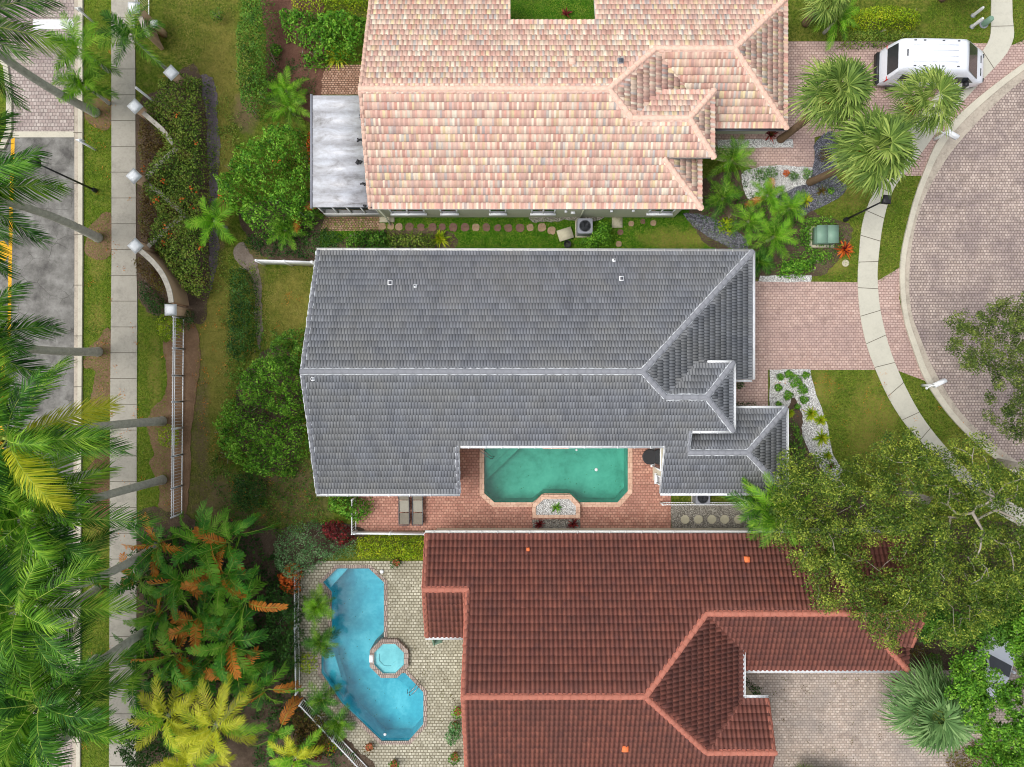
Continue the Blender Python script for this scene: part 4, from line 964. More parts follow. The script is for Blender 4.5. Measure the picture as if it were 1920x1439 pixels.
# ==================================================================== PLANTS
def unit(a): return a / (np.linalg.norm(a, axis=-1, keepdims=True) + 1e-9)
def leaves(mb, pos, nrm, size, asp, rng, mi=0, jit=.6):
    """one folded diamond leaf per point"""
    n = len(pos)
    if n == 0: return
    N = unit(nrm + rng.normal(0, jit, (n, 3))); A = unit(np.cross(N, rng.normal(0, 1, (n, 3)))); B = np.cross(N, A)
    L = size * rng.uniform(.65, 1.35, (n, 1)); W = L * asp
    v = np.stack([pos - A * L * .5, pos + B * W * .5 + N * W * .18 - A * L * .05, pos + A * L * .5 - N * L * .1, pos - B * W * .5 + N * W * .18 - A * L * .05], 1).reshape(-1, 3)
    mb.add(v, np.arange(4 * n).reshape(n, 4), mi)
def lumps(x, y, f, ph):
    return (np.sin(x * f + ph[0]) * np.sin(y * f * 1.1 + ph[1]) + .6 * np.sin(x * f * 2.3 + ph[2] + y * f * .7) * np.sin(y * f * 2.1 + ph[3]) + .35 * np.sin(x * f * 4.7 + y * 3.1 * f + ph[0]) * np.sin(y * f * 4.1 + ph[2])) / 1.6
def foliage_poly(mb, poly, h, n, rng, size=.1, asp=.55, edge=.5, lump=.25, f=2.0, z0=0.0, mi=0, flat=False, thick=.35):
    """leaves over and through a volume with this outline (xy) and a billowing top"""
    Pp = np.array(poly); lo, hi = Pp.min(0), Pp.max(0); A = abs(area2(poly)); ph = rng.uniform(0, 6, 4)
    pts = []
    tot = 0
    while tot < n:
        q = rng.uniform(lo - .12, hi + .12, (n * 2, 2)); q = q[inside(poly, q[:, 0] + rng.normal(0, .09, len(q)), q[:, 1] + rng.normal(0, .09, len(q)))]; pts.append(q); tot += len(q)
    q = np.concatenate(pts)[:n]; X, Y = q[:, 0], q[:, 1]
    dd = edgedist(poly, X, Y) * np.where(inside(poly, X, Y), 1, -1)
    def hf(x, y, d_): return h * (1 + lump * lumps(x, y, f, ph)) * (np.clip((d_ + .12) / edge, .04, 1) ** (.35 if flat else .55))
    if not flat:
        ph2 = rng.uniform(0, 6, 4); kp = (lumps(X, Y, f * 1.9, ph2) > -.42) | (rng.uniform(0, 1, len(X)) < .3); X, Y, dd = X[kp], Y[kp], dd[kp]
    top = hf(X, Y, dd); e = .06
    gx = (hf(X + e, Y, dd) - top) / e; gy = (hf(X, Y + e, dd) - top) / e
    Pc = np.array([(lo[0] + hi[0]) / 2, (lo[1] + hi[1]) / 2]); out = unit(np.stack([X - Pc[0], Y - Pc[1]], 1)) * np.clip(1 - dd / edge, 0, 1)[:, None] * 1.2
    N = np.stack([-gx * .6 + out[:, 0], -gy * .6 + out[:, 1], np.full(len(X), .9)], 1)
    dep = np.abs(rng.normal(0, thick, len(X))) * h * .6; near = dd < edge * .5
    dep = np.where(near, rng.uniform(0, 1, len(X)) ** 1.5 * top, dep)
    Z = z0 + np.maximum(.03, top - dep + rng.normal(0, .03, len(X)))
    leaves(mb, np.stack([X, Y, Z], 1), N, size, asp, rng, mi)
def blob_leaves(mb, c, r, n, rng, size=.1, asp=.55, mi=0, low=-.35):
    D = unit(rng.normal(0, 1, (n * 2, 3))); D = D[D[:, 2] > low][:n]
    ph = rng.uniform(0, 6, 4); b = 1 + .16 * np.sin(D[:, 0] * 5 + ph[0]) * np.sin(D[:, 1] * 5 + ph[1]) + .1 * np.sin(D[:, 2] * 9 + ph[2] + D[:, 0] * 8)
    R_ = (1 - np.abs(rng.normal(0, .16, len(D)))) * b
    leaves(mb, np.array(c) + D * R_[:, None] * np.array(r), D * [1, 1, 1] + [0, 0, .4], size, asp, rng, mi)
SEED = [100]
def nrng(): SEED[0] += 1; return np.random.default_rng(SEED[0])
def stems(mb, c, h, r, rng, n=6, rad=.03):
    for k in range(n):
        a = rng.uniform(0, 2 * PI); q = rng.uniform(.3, .8) * r; tube(mb, [(c[0], c[1], 0), (c[0] + math.cos(a) * q * .4, c[1] + math.sin(a) * q * .4, h * .4), (c[0] + math.cos(a) * q, c[1] + math.sin(a) * q, h * .8)], [rad, rad * .8, rad * .4], 5)

def hedge(name, label, cat, pts, h, mat, dens=170, size=.1, edge=.45, lump=.15, f=2.2, asp=.55, group=None, flowers=None, sm=False, flat=True, bare=0):
    """outline given where the top shows in the photo"""
    p = PL(pts, h * .85)
    if sm: p = smooth_poly(p, True, 4)
    rng = nrng(); c = np.mean(p, 0); t = thing(name, label, cat, (c[0], c[1], 0), group); A = abs(area2(p)); mb = MB()
    foliage_poly(mb, p, h, int(A * dens * 1.7), rng, size * 1.12, asp, edge, lump, f, flat=flat)
    mats = [M[mat]]
    mb.build('foliage', mats, t)
    if flowers:
        fm, k = flowers; mf = MB(); n = int(A * k); cl = []
        while len(cl) < max(2, n // 7):
            q = rng.uniform(np.min(p, 0), np.max(p, 0), (60, 2)); q = q[inside(p, q[:, 0], q[:, 1])]; cl += list(q)
        cl = cl[:max(2, n // 7)]
        for q in cl:
            k2 = 7; xy = q + rng.normal(0, .1, (k2, 2)); z = np.full(k2, h * 1.0) + rng.uniform(-.06, .14, k2)
            leaves(mf, np.column_stack([xy, z]), np.tile([0, 0, 1.], (k2, 1)), .11, .7, rng)
        mf.build('flower', M[fm], t)
    sb = MB(); k = max(3, min(14, int(A * .6)))
    q = rng.uniform(np.min(p, 0), np.max(p, 0), (k * 6, 2)); q = q[inside(p, q[:, 0], q[:, 1])][:k]
    for x, y in q: stems(sb, (x, y), h * .9, .35, rng, 2, .02)
    if len(q): sb.build('stem', M['branch'], t)
    return t
def shrub(name, label, cat, px, py, r, h, mat, n=500, size=.1, asp=.55, group=None, lobes=5, stem='branch', low=-.35, extra=None):
    x, y = XY(px, py, h * .6); rng = nrng(); t = thing(name, label, cat, (x, y, 0), group); mb = MB()
    blob_leaves(mb, (x, y, h * .5), (r * .85, r * .85, h * .5), n // 2, rng, size, asp, 0, low)
    for k in range(lobes):
        a = 2 * PI * k / lobes + rng.uniform(-.4, .4); q = r * rng.uniform(.4, .65); rr = r * rng.uniform(.35, .5)
        blob_leaves(mb, (x + math.cos(a) * q, y + math.sin(a) * q, h * rng.uniform(.5, .72)), (rr, rr, h * .3), n // 2 // lobes, rng, size, asp, 0, low)
    mb.build('foliage', M[mat], t)
    if extra:
        mf = MB(); k2 = extra[1]; a = rng.uniform(0, 2 * PI, k2); q = r * np.sqrt(rng.uniform(0, .8, k2)); leaves(mf, np.column_stack([x + np.cos(a) * q, y + np.sin(a) * q, np.full(k2, h * 1.02)]), np.tile([0, 0, 1.], (k2, 1)), size, .6, rng); mf.build('flower', M[extra[0]], t)
    if stem: sb = MB(); stems(sb, (x, y), h, r, rng, 5, .02); sb.build('stem', M[stem], t)
    return t
def blades(mb, c, n, L, w_, rng, elev=(15, 80), mi=0, droop=.35, z=.05, fold=0.25):
    """rosette of strap leaves"""
    for k in range(n):
        a = rng.uniform(0, 2 * PI); e = math.radians(rng.uniform(*elev)); l = L * rng.uniform(.75, 1.15)
        dx, dy = math.cos(a), math.sin(a); sx, sy = -dy, dx; V = []
        for i, (t_, ww) in enumerate(((0, .6), (.35, 1), (.7, .75), (1, .05))):
            rr = l * t_ * math.cos(e) + l * .12 * t_ * t_; zz = z + l * t_ * math.sin(e) - droop * l * t_ * t_ * math.cos(e)
            p = np.array([c[0] + dx * rr, c[1] + dy * rr, c[2] + zz]); V += [p - np.array([sx, sy, 0]) * w_ * ww / 2 + [0, 0, w_ * fold * ww], p, p + np.array([sx, sy, 0]) * w_ * ww / 2 + [0, 0, w_ * fold * ww]]
        F = []
        for i in range(3):
            b = i * 3; F += [[b, b + 1, b + 4, b + 3], [b + 1, b + 2, b + 5, b + 4]]
        mb.add(V, F, mi)
def rosette(name, label, cat, px, py, L, mats, n=34, w_=.06, elev=(10, 80), group=None, h=.1, droop=.35):
    x, y = XY(px, py, .2); rng = nrng(); mb = MB(); ms = [M[q] for q in (mats if isinstance(mats, (list, tuple)) else [mats])]
    blades(mb, (x, y, 0), n, L, w_, rng, elev, 0, droop)
    if len(ms) > 1: blades(mb, (x, y, 0), n // 2, L * .8, w_, rng, (50, 85), 1, droop * .7)
    return tag(recenter(mb.build(name, ms)), label, cat, group)

def frond(mb, o, az, el_, L, n, ll, w_, rng, droop=60, mi=0, vee=.35, fwd=(70, 25), start=.15, ld=.35, roll=0, ri=1, rr=.02, blunt=False, seg=10, tipw=.25):
    """feather leaf: curved rib with leaflets either side"""
    t = np.linspace(0, 1, seg + 1); ang = np.radians(el_ - droop * t ** 1.2); ds = L / seg
    r = np.concatenate([[0], np.cumsum(np.cos(ang[:-1]) * ds)]); z = np.concatenate([[0], np.cumsum(np.sin(ang[:-1]) * ds)])
    sway = rng.uniform(-.12, .12) * L; side = np.array([-math.sin(az), math.cos(az), 0]); out = np.array([math.cos(az), math.sin(az), 0])
    C = np.array(o) + out * r[:, None] + np.array([0, 0, 1]) * z[:, None] + side * (sway * t ** 2)[:, None]
    tube(mb, list(C[::2]), list(rr * (1 - .85 * t[::2])), 4, ri, False)
    ti = np.linspace(start, .995, n); fi = ti * seg; i0 = np.minimum(fi.astype(int), seg - 1); fr = (fi - i0)[:, None]
    B = C[i0] * (1 - fr) + C[i0 + 1] * fr; T = unit(C[i0 + 1] - C[i0]); Sd = np.tile(side, (n, 1)); U = unit(np.cross(T, Sd)); U = np.where(U[:, 2:3] < 0, -U, U)
    if roll: cr, sr = math.cos(roll), math.sin(roll); Sd, U = Sd * cr + U * sr, U * cr - Sd * sr
    shp = np.sin(PI * np.clip(.1 + .83 * (ti - start) / (1 - start), 0, 1)) ** .55
    if blunt: shp = np.sin(PI * np.clip(.06 + .90 * (ti - start) / (1 - start), 0, 1)) ** .4
    fw = np.radians(np.interp(ti, [start, 1], fwd)); V = []
    for s in (-1, 1):
        f_ = fw + rng.normal(0, .07, n); vv = vee + rng.normal(0, .14, n); l = (ll * shp * rng.uniform(.88, 1.1, n))[:, None]
        D = np.cos(f_)[:, None] * T + np.sin(f_)[:, None] * (s * Sd * np.cos(vv)[:, None] + U * np.sin(vv)[:, None])
        W = T * (w_ / 2); zz = np.array([0, 0, 1.])
        mid = B + D * l * .5 - zz * l * ld * .12; tip = B + D * l - zz * l * ld * rng.uniform(.5, 1.4, (n, 1))
        V.append(np.stack([B - W * .6, B + W * .6, mid + W, mid - W, tip + W * tipw, tip - W * tipw], 1))
    V = np.concatenate(V).reshape(-1, 3); b = np.arange(2 * n)[:, None] * 6
    F = np.concatenate([b + [0, 1, 2, 3], b + [3, 2, 4, 5]], 0); mb.add(V, F, mi)
def trunk_mb(base, top, r0, r1, ring=True, bulge=1.25, n=10, rng=None):
    mb = MB(); b = np.array(base, float); t = np.array(top, float); L = np.linalg.norm(t - b); k = max(4, int(L / .22)); pts = []; R_ = []
    bend = (rng.normal(0, .012, 2) * L if rng is not None else (0, 0))
    for i in range(k + 1):
        q = i / k; p = b + (t - b) * q; p[:2] += np.array(bend) * math.sin(PI * q); pts.append(p); base_r = r0 + (r1 - r0) * q
        R_.append(base_r * (1 + (bulge - 1) * math.exp(-q * L / .5)) * (1 + (.05 if i % 2 and ring else 0)))
    tube(mb, pts, R_, n); return mb
def palm(name, label, base, h, nf, L, mats, n=46, ll=.55, w_=.045, r0=.2, r1=.14, el_=(75, -10), droop=(50, 90), group=None, trunk='trunk', lean=(0, 0), vee=.35, ld=.35, shaft=True, start=.15, fwd=(70, 25), rr=.022, cat='palm tree', az0=None, off=.0, blunt=False, dead=0, weights=None):
    """feather palm; base is the pixel of the trunk foot, h the height of the heart of the crown"""
    x, y = XY(*base, 0); rng = nrng(); t = thing(name, label, cat, (x, y, 0), group); tx, ty = x + lean[0], y + lean[1]
    trunk_mb((x, y, -.05), (tx, ty, h), r0, r1, n=10, rng=rng).build('trunk', M[trunk], t, True)
    ms = [M[q] for q in mats] + [M['rachis']]; ri = len(mats); mb = MB(); a0 = rng.uniform(0, 6) if az0 is None else az0
    if shaft: sb = MB(); tube(sb, [(tx, ty, h - .1), (tx, ty, h + .35), (tx, ty, h + .9)], [r1 * .95, r1 * .9, r1 * .4], 8); sb.build('crownshaft', M['rachis'], t, True); h = h + .7
    for k in range(nf):
        q = k / max(1, nf - 1); a = a0 + k * 2.39996 + rng.uniform(-.15, .15); e = el_[0] + (el_[1] - el_[0]) * q + rng.uniform(-6, 6)
        mi = int(rng.choice(len(mats), p=weights)) if len(mats) > 1 else 0
        e += rng.normal(0, 5); a += rng.normal(0, .12)
        frond(mb, (tx + math.cos(a) * off, ty + math.sin(a) * off, h - q * .12), a, e, L * rng.uniform(.85, 1.08) * (1 - .25 * (1 - q)), n, ll, w_, rng, droop[0] + (droop[1] - droop[0]) * (1 - q) * .6 + rng.uniform(-8, 8), mi, vee, fwd, start, ld, rng.normal(0, .35), ri, rr, blunt)
    mb.build('crown', ms, t); return t
def fan_palm(name, label, base, h, nf, R_, mat, group=None, r0=.2, trunk='trunk_brown', lean=(0, 0), pet=1.0, cat='fan palm', nb=24, dead=3, top=None):
    x, y = XY(*base, 0); rng = nrng(); t = thing(name, label, cat, (x, y, 0), group); tx, ty = x + lean[0], y + lean[1]
    if top: tx, ty = XY(*top, h)
    trunk_mb((x, y, -.05), (tx, ty, h), r0, r0 * .9, n=10, bulge=1.15, rng=rng).build('trunk', M[trunk], t, True)
    mb = MB(); db = MB()
    def fan(B_, c, az, e, r, mi):
        # petiole end at c, blade spreads in the plane facing up/out
        out = np.array([math.cos(az) * math.cos(e), math.sin(az) * math.cos(e), math.sin(e)]); side = np.array([-math.sin(az), math.cos(az), 0]); nn = np.cross(out, side); nn = nn if nn[2] > 0 else -nn
        q = np.linspace(-1.75, 1.75, nb) + rng.normal(0, .04, nb); dr = np.cos(q)[:, None] * out + np.sin(q)[:, None] * side; sd = -np.sin(q)[:, None] * out + np.cos(q)[:, None] * side
        l = (r * (1 - .28 * (np.abs(q) / 2.0) ** 2) * rng.uniform(.85, 1.12, nb))[:, None]; w1 = r * .034; zz = np.array([0, 0, 1.]); fold = nn * w1 * .5
        fold2 = (((np.arange(nb) % 2) * 2 - 1) * w1 * .25)[:, None] * nn
        p1 = c + dr * l * .5 + nn * .05 * r + fold2; dro = rng.uniform(.12, .45, (nb, 1))
        V = np.stack([c + 0 * dr, c + 0 * dr + sd * .004, p1 + sd * w1, p1 - sd * w1, c + dr * l * .8 + sd * w1 * .5 - zz * l * dro * .3, c + dr * l * .8 - sd * w1 * .5 - zz * l * dro * .3, c + dr * l - zz * l * dro + 0 * sd], 1).reshape(-1, 3)
        b = np.arange(nb)[:, None] * 7; B_.add(V, np.concatenate([b + [0, 1, 2, 3], b + [3, 2, 4, 5]]), mi); B_.add(V, b + [5, 4, 6], mi)
    for k in range(nf):
        q = k / (nf - 1); a = k * 2.39996 + rng.uniform(-.2, .2); e = math.radians(82 - 88 * q ** .9 + rng.uniform(-8, 8)); pl_ = pet * rng.uniform(.8, 1.15)
        d_ = np.array([math.cos(a) * math.cos(e), math.sin(a) * math.cos(e), math.sin(e)]); c = np.array([tx, ty, h]) + d_ * pl_ - np.array([0, 0, .12 * q])
        tube(mb, [(tx, ty, h), c], [.022, .014], 4, 1, False); fan(mb, c, a, e - math.radians(28), R_ * rng.uniform(.85, 1.1), 0)
    for k in range(max(4, nf // 5)):
        a = rng.uniform(0, 6.28); e = math.radians(rng.uniform(50, 80)); c = np.array([tx, ty, h]) + np.array([math.cos(a) * .15, math.sin(a) * .15, .3]); fan(mb, c, a, e - .5, R_ * .7, 0)
    mb.build('crown', [M[mat], M['rachis']], t)
    if dead:
        for k in range(dead):
            a = rng.uniform(0, 6.28); c = np.array([tx + math.cos(a) * .35, ty + math.sin(a) * .35, h - .35]); fan(db, c, a, math.radians(-55), R_ * .6, 0)
        db.build('dry_leaf', M['pf_dead'], t)
    return t
def paddle_plant(name, label, px, py, h, nf, L, mats, weights, group=None, el_=(80, -5), ll=.43, trunkr=.09, cat='broad-leaved plant'):
    x, y = XY(px, py, h); rng = nrng(); t = thing(name, label, cat, (x, y, 0), group)
    trunk_mb((x, y, -.05), (x, y, h), trunkr, trunkr * .8, rng=rng).build('trunk', M['trunk_brown'], t, True)
    ms = [M[q] for q in mats] + [M['rachis']]; mb = MB(); a0 = rng.uniform(0, 6)
    for k in range(nf):
        q = k / max(1, nf - 1); a = a0 + k * 2.39996; e = el_[0] + (el_[1] - el_[0]) * q + rng.uniform(-8, 8); mi = int(rng.choice(len(mats), p=weights))
        if q < .12: mi = 0
        if mi == 2: e += 18
        a += rng.uniform(-.5, .5); Lk = L * rng.uniform(.7, 1.15)
        frond(mb, (x + rng.uniform(-.2, .2), y + rng.uniform(-.2, .2), h + rng.uniform(-.2, .3)), a, e, Lk, 30, ll * rng.uniform(.75, 1.15), Lk * .84 / 30 * 1.03, rng, rng.uniform(50, 130), mi, .32, (64, 40), .14, .3, rng.normal(0, .75), len(mats), .03, True, tipw=.8)
    mb.build('crown', ms, t); return t

# ---- royal palms of the left avenue
RG = 'tall feather palms along the left walk'
RP = [
 ((180, 212), 10.2, 4.2, 'tall feather palm rooted in the mulch ring at the upper end of the verge', ['pf_deep', 'pf_green'], [.6, .4]),
 ((185, 447), 10.0, 4.0, 'tall feather palm leaning over the asphalt beside the street lamp', ['pf_deep', 'pf_green'], [.7, .3]),
 ((185, 660), 9.8, 3.6, 'tall feather palm whose pale foot stands beside the yellow road line end', ['pf_deep', 'pf_green'], [.6, .4]),
 ((305, 790), 12.3, 4.4, 'tall feather palm with several yellow fronds reaching over the sidewalk', ['pf_green', 'pf_deep', 'pf_yellow'], [.5, .33, .17]),
 ((183, 888), 9.6, 3.4, 'tall feather palm with its foot in red brown mulch between road and sidewalk', ['pf_deep', 'pf_green'], [.5, .5]),
 ((305, 900), 11.0, 4.2, 'tall feather palm with a slanting trunk crossing the sidewalk below the yellow fronds', ['pf_green', 'pf_deep', 'pf_light'], [.5, .3, .2]),
 ((305, 1018), 11.6, 4.2, 'tall feather palm crown beside the upper orange-tipped plants', ['pf_green', 'pf_deep'], [.6, .4]),
 ((183, 1105), 9.8, 3.4, 'bright tall feather palm at the left edge of the lower avenue', ['pf_light', 'pf_green'], [.5, .5]),
 ((305, 1163), 10.4, 4.0, 'tall feather palm with dark heart and fronds over the lower sidewalk', ['pf_green', 'pf_deep'], [.5, .5]),
 ((183, 1235), 7.6, 2.8, 'feather palm with star shaped blue green crown near the lower left corner', ['pf_deep', 'pf_light'], [.7, .3]),
 ((183, 1335), 9.0, 3.4, 'tall feather palm cut off by the lower left corner of the photo', ['pf_green', 'pf_deep'], [.5, .5]),
]
for (bp_, hh, LL, lab, mts, wts) in RP:
    palm('royal_palm', lab, bp_, hh - .7, 21, LL * 1.06, mts, n=78, ll=.9, w_=.062, r0=.23, r1=.17, group=RG, el_=(66, -22), droop=(35, 80), vee=.1, ld=.55, rr=.03, weights=wts, fwd=(62, 24))
# ---- smaller feather palms
SP = [
 ((205, 135), 3.0, 12, 2.2, ['pf_light', 'pf_green'], 'yellow green feather palm overhanging the verge beside the top sidewalk', None),
 ((205, 195), 2.6, 11, 1.8, ['pf_green', 'pf_light'], 'mid green feather palm just south of the yellow green one over the sidewalk', None),
 ((316, 133), 4.2, 11, 2.0, ['pf_deep', 'pf_green'], 'dark feather palm leaning over the top of the wall with a slender trunk', None),
 ((545, 182), 1.4, 14, 1.4, ['pf_light', 'pf_green'], 'upper of two pale feather palms beside the aluminium patio roof', None),
 ((552, 215), 1.5, 14, 1.6, ['pf_light', 'pf_green', 'pf_dead'], 'lower pale feather palm with an orange frond beside the aluminium patio roof', None),
 ((425, 428), 2.0, 9, 1.7, ['pf_light', 'pf_light', 'pf_yellow'], 'small bright palm with broad fronds at the end of the dark ditch', None),
 ((543, 437), 1.2, 15, 1.3, ['pf_green', 'pf_silver' if False else 'pf_light'], 'star shaped palm in the dark bed left of the grey roof corner', None),
 ((572, 405), 1.5, 13, 1.4, ['pf_deep', 'pf_green', 'pf_dead'], 'dark feather palm at the lower corner of the aluminium patio roof', None),
 ((1360, 312), 1.8, 18, 1.6, ['pf_green', 'pf_light'], 'full feather palm just right of the pink entry roof', None),
 ((1346, 380), 1.5, 15, 1.4, ['pf_green', 'pf_deep'], 'feather palm beside the lower corner of the pink roof', None),
 ((1428, 375), 1.5, 12, 1.2, ['pf_light', 'pf_green', 'pf_dead'], 'loose feather palm on the edge of the white gravel bed', None),
 ((1467, 400), 1.6, 14, 1.4, ['pf_green', 'pf_light'], 'feather palm between the slate bed and the green utility box', None),
 ((1395, 422), 1.3, 13, 1.3, ['pf_light', 'pf_green'], 'feather palm over the lower slate strip north of the grey roof', None),
 ((1438, 452), 1.8, 19, 1.6, ['pf_light', 'pf_green'], 'star shaped bright palm overlapping the grey roof north east corner', None),
 ((1415, 495), 1.0, 12, 1.0, ['pf_deep', 'pf_green'], 'low dark palm tucked beside the grey roof right edge', None),
 ((1405, 935), 4.6, 15, 2.3, ['pf_green', 'pf_light'], 'feather palm with fronds lying over the grey and red roofs', None),
 ((1385, 930), 3.4, 9, 1.8, ['pf_deep', 'pf_green'], 'smaller feather palm at the lower edge of the grey end wing', None),
 ((603, 1128), 1.4, 16, 1.1, ['pf_green', 'pf_light'], 'upper feather palm between the white fence and the blue pool', None),
 ((610, 1192), 1.5, 16, 1.2, ['pf_green', 'pf_deep'], 'middle feather palm leaning over the edge of the blue pool', None),
 ((612, 1300), 1.2, 13, 1.2, ['pf_deep', 'pf_green'], 'feather palm near the bend of the white fence', None),
 ((640, 1345), 1.0, 12, 1.1, ['pf_green', 'pf_deep'], 'lower feather palm in the angle of the diagonal white fence', None),
 ((735, -30), 4.3, 10, 2.0, ['pf_green', 'pf_deep'], 'feather palm whose frond tips hang over the top of the pink roof', None),
]
for (bp_, hh, nf, LL, mts, lab, _) in SP:
    k = len(mts); wts = [.7, .3] if k == 2 else [.6, .28, .12]
    small = hh < 2.0
    palm('feather_palm', lab, bp_, hh * .62 if small else hh - .3, nf, LL, mts, n=46 if small else 46, ll=.34 if small else .5, w_=.022 if small else .038, r0=.09, r1=.06, el_=(78, 2), droop=(45, 95), group='smaller feather palms', shaft=False, vee=.3, ld=.3, rr=.014, weights=wts, start=.12)
# ---- yellow palms at the lower left
palm('golden_palm', 'large yellow feather palm leaning on a bare grey trunk at the bottom', (462, 1288), 4.4, 17, 2.7, ['pf_yellow', 'pf_light'], n=44, ll=.52, w_=.04, r0=.17, r1=.14, el_=(60, -5), droop=(40, 80), shaft=False, weights=[.8, .2], lean=(.1, -.1))
palm('golden_palm', 'yellow feather palm at the left beside the sidewalk edge', (372, 1288), 3.6, 15, 2.4, ['pf_yellow', 'pf_light'], n=42, ll=.52, w_=.04, r0=.12, r1=.1, el_=(70, 0), droop=(40, 80), shaft=False, weights=[.85, .15])
palm('golden_palm', 'low yellow green feather palm right of the orange leaf', (575, 1385), 2.0, 11, 1.9, ['pf_light', 'pf_yellow'], n=50, ll=.42, w_=.04, r0=.1, r1=.08, el_=(60, 0), droop=(40, 80), shaft=False, weights=[.5, .5])
palm('golden_palm', 'yellow feather palm running off the bottom edge of the photo', (395, 1385), 2.6, 14, 2.2, ['pf_yellow', 'pf_light'], n=50, ll=.46, w_=.042, r0=.1, r1=.08, el_=(65, 0), droop=(40, 80), shaft=False, weights=[.55, .45])
# ---- broad-leaved plants with orange dying leaves
BN = [(435, 1010, 3.2, 9, 'broad-leaved plant right of the topmost one'), (262, 1090, 2.8, 9, 'shaded broad-leaved plant leaning over the sidewalk'), (460, 1130, 3.0, 9, 'broad-leaved plant at the right edge of the clump'), (360, 1265, 2.6, 9, 'broad-leaved plant tucked above the golden palms'), (455, 1250, 2.8, 9, 'broad-leaved plant just above the bare grey trunk'), (260, 1265, 2.2, 8, 'lowest dark broad-leaved plant by the sidewalk'), (385, 1010, 3.4, 12, 'topmost broad-leaved plant with orange old leaves'), (300, 1020, 3.0, 10, 'broad-leaved plant at the upper left of the orange-leaved clump'), (345, 1085, 3.6, 12, 'broad-leaved plant left of the centre of the orange-leaved clump'),
      (425, 1080, 3.8, 13, 'broad-leaved plant with arching bright leaves at the right of the clump'), (305, 1150, 3.0, 11, 'dark broad-leaved plant beside the sidewalk'), (380, 1160, 3.4, 12, 'broad-leaved plant in the middle of the clump'),
      (430, 1200, 3.8, 13, 'broad-leaved plant with bright arching leaves and one ochre leaf'), (330, 1225, 3.2, 12, 'broad-leaved plant above the yellow palms'), (280, 1200, 2.4, 9, 'small dark broad-leaved plant at the sidewalk edge'),
      (500, 1290, 2.8, 10, 'broad-leaved plant right of the bare grey palm trunk'), (395, 1240, 2.6, 9, 'low broad-leaved plant over the dark gap above the yellow palms'), (520, 1370, 1.8, 6, 'low broad-leaved plant with a bright orange leaf near the bottom')]
for i, (px, py, hh, nf, lab) in enumerate(BN):
    paddle_plant('broad_leaved_plant', lab, px, py, hh - .8, nf + 1, 2.35 if hh > 2.9 else 2.0, ['bn_green', 'bn_light', 'bn_bronze'], [.34, .42, .24], 'broad-leaved plants with orange old leaves')
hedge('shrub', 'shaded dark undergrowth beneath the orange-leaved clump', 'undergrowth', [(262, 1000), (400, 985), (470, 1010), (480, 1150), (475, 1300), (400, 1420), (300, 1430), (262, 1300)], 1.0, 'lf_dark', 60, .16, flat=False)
# ---- fan palms
fan_palm('fan_palm', 'fan palm with a leaning brown trunk rooted at the pink garage corner', (1463, 262), 6.2, 30, 1.12, 'pf_fan', 'fan palms', lean=(.3, .1), pet=1.0)
fan_palm('fan_palm', 'fan palm crown half covering the side of the white van', (1640, 262), 4.8, 26, 1.0, 'pf_fan', 'fan palms', pet=1.05, lean=(0, .2))
fan_palm('fan_palm', 'large fan palm rooted in the slate bed above the curved walk', (1518, 342), 6.4, 31, 1.22, 'pf_fan', 'fan palms', pet=1.1, top=(1637, 283))
fan_palm('fan_palm', 'blue green fan palm on the paved drive at the lower right', (1680, 1280), 3.4, 38, 1.35, 'pf_blue', 'fan palms', pet=1.15, top=(1742, 1330))
fan_palm('fan_palm', 'small fan palm tip poking up at the bottom edge beside the drive', (1500, 1446), 1.3, 16, .7, 'pf_fan', 'fan palms', pet=.5, dead=0)
fan_palm('fan_palm', 'second small fan palm at the bottom edge on the drive', (1550, 1456), 1.3, 14, .7, 'pf_fan', 'fan palms', pet=.5, dead=0)
fan_palm('fan_palm', 'bushy fan palm at the top beside the pink roof', (1510, 45), 2.8, 24, .9, 'pf_fan', 'fan palms', pet=.7)
fan_palm('fan_palm', 'pale fan palm at the very top edge above the white van', (1765, -2), 2.6, 20, .9, 'pf_fan', 'fan palms', pet=.6)
palm('feather_palm', 'spreading green feather palm between the pink roof and the yellow hedge', (1545, 62), 1.6, 14, 1.5, ['pf_light', 'pf_green'], n=44, ll=.36, w_=.03, r0=.09, r1=.06, el_=(75, 0), shaft=False, weights=[.5, .5], group='smaller feather palms')

# ---- hedges and shrubs (outlines traced at their tops)
hedge('hedge', 'long olive hedge with orange flowers behind the zigzag wall', 'hedge', [(296, 150), (338, 132), (376, 142), (380, 250), (382, 350), (378, 470), (385, 540), (365, 556), (335, 540), (310, 500), (270, 450), (292, 400), (258, 345), (276, 303), (306, 270), (264, 214), (262, 190), (290, 175)], 1.6, 'lf_olive', 260, .11, flowers=('lf_orange', 3), lump=.22, f=1.6)
hedge('shrub', 'bronze shrub in the upper notch of the zigzag wall', 'shrub', [(254, 215), (275, 222), (312, 262), (300, 285), (256, 272)], 1.2, 'lf_brown', 300, .09, lump=.25)
hedge('shrub', 'bronze shrub in the middle notch of the zigzag wall', 'shrub', [(254, 268), (285, 268), (320, 268), (290, 304), (258, 326)], 1.2, 'lf_brown', 300, .09, lump=.25)
hedge('shrub', 'bronze shrub in the lower notch of the zigzag wall', 'shrub', [(254, 340), (275, 345), (330, 396), (295, 430), (258, 455)], 1.2, 'lf_brown', 300, .09, lump=.25)
hedge('shrub', 'bronze shrub inside the curved wall beside the sidewalk', 'shrub', [(243, 482), (262, 480), (290, 515), (308, 552), (290, 545), (255, 512)], .9, 'lf_brown', 300, .09, lump=.25)
hedge('shrub', 'dark green low shrub outside the curved wall end', 'shrub', [(255, 520), (285, 548), (312, 575), (305, 600), (285, 592), (258, 560)], .8, 'lf_dark', 300, .09)
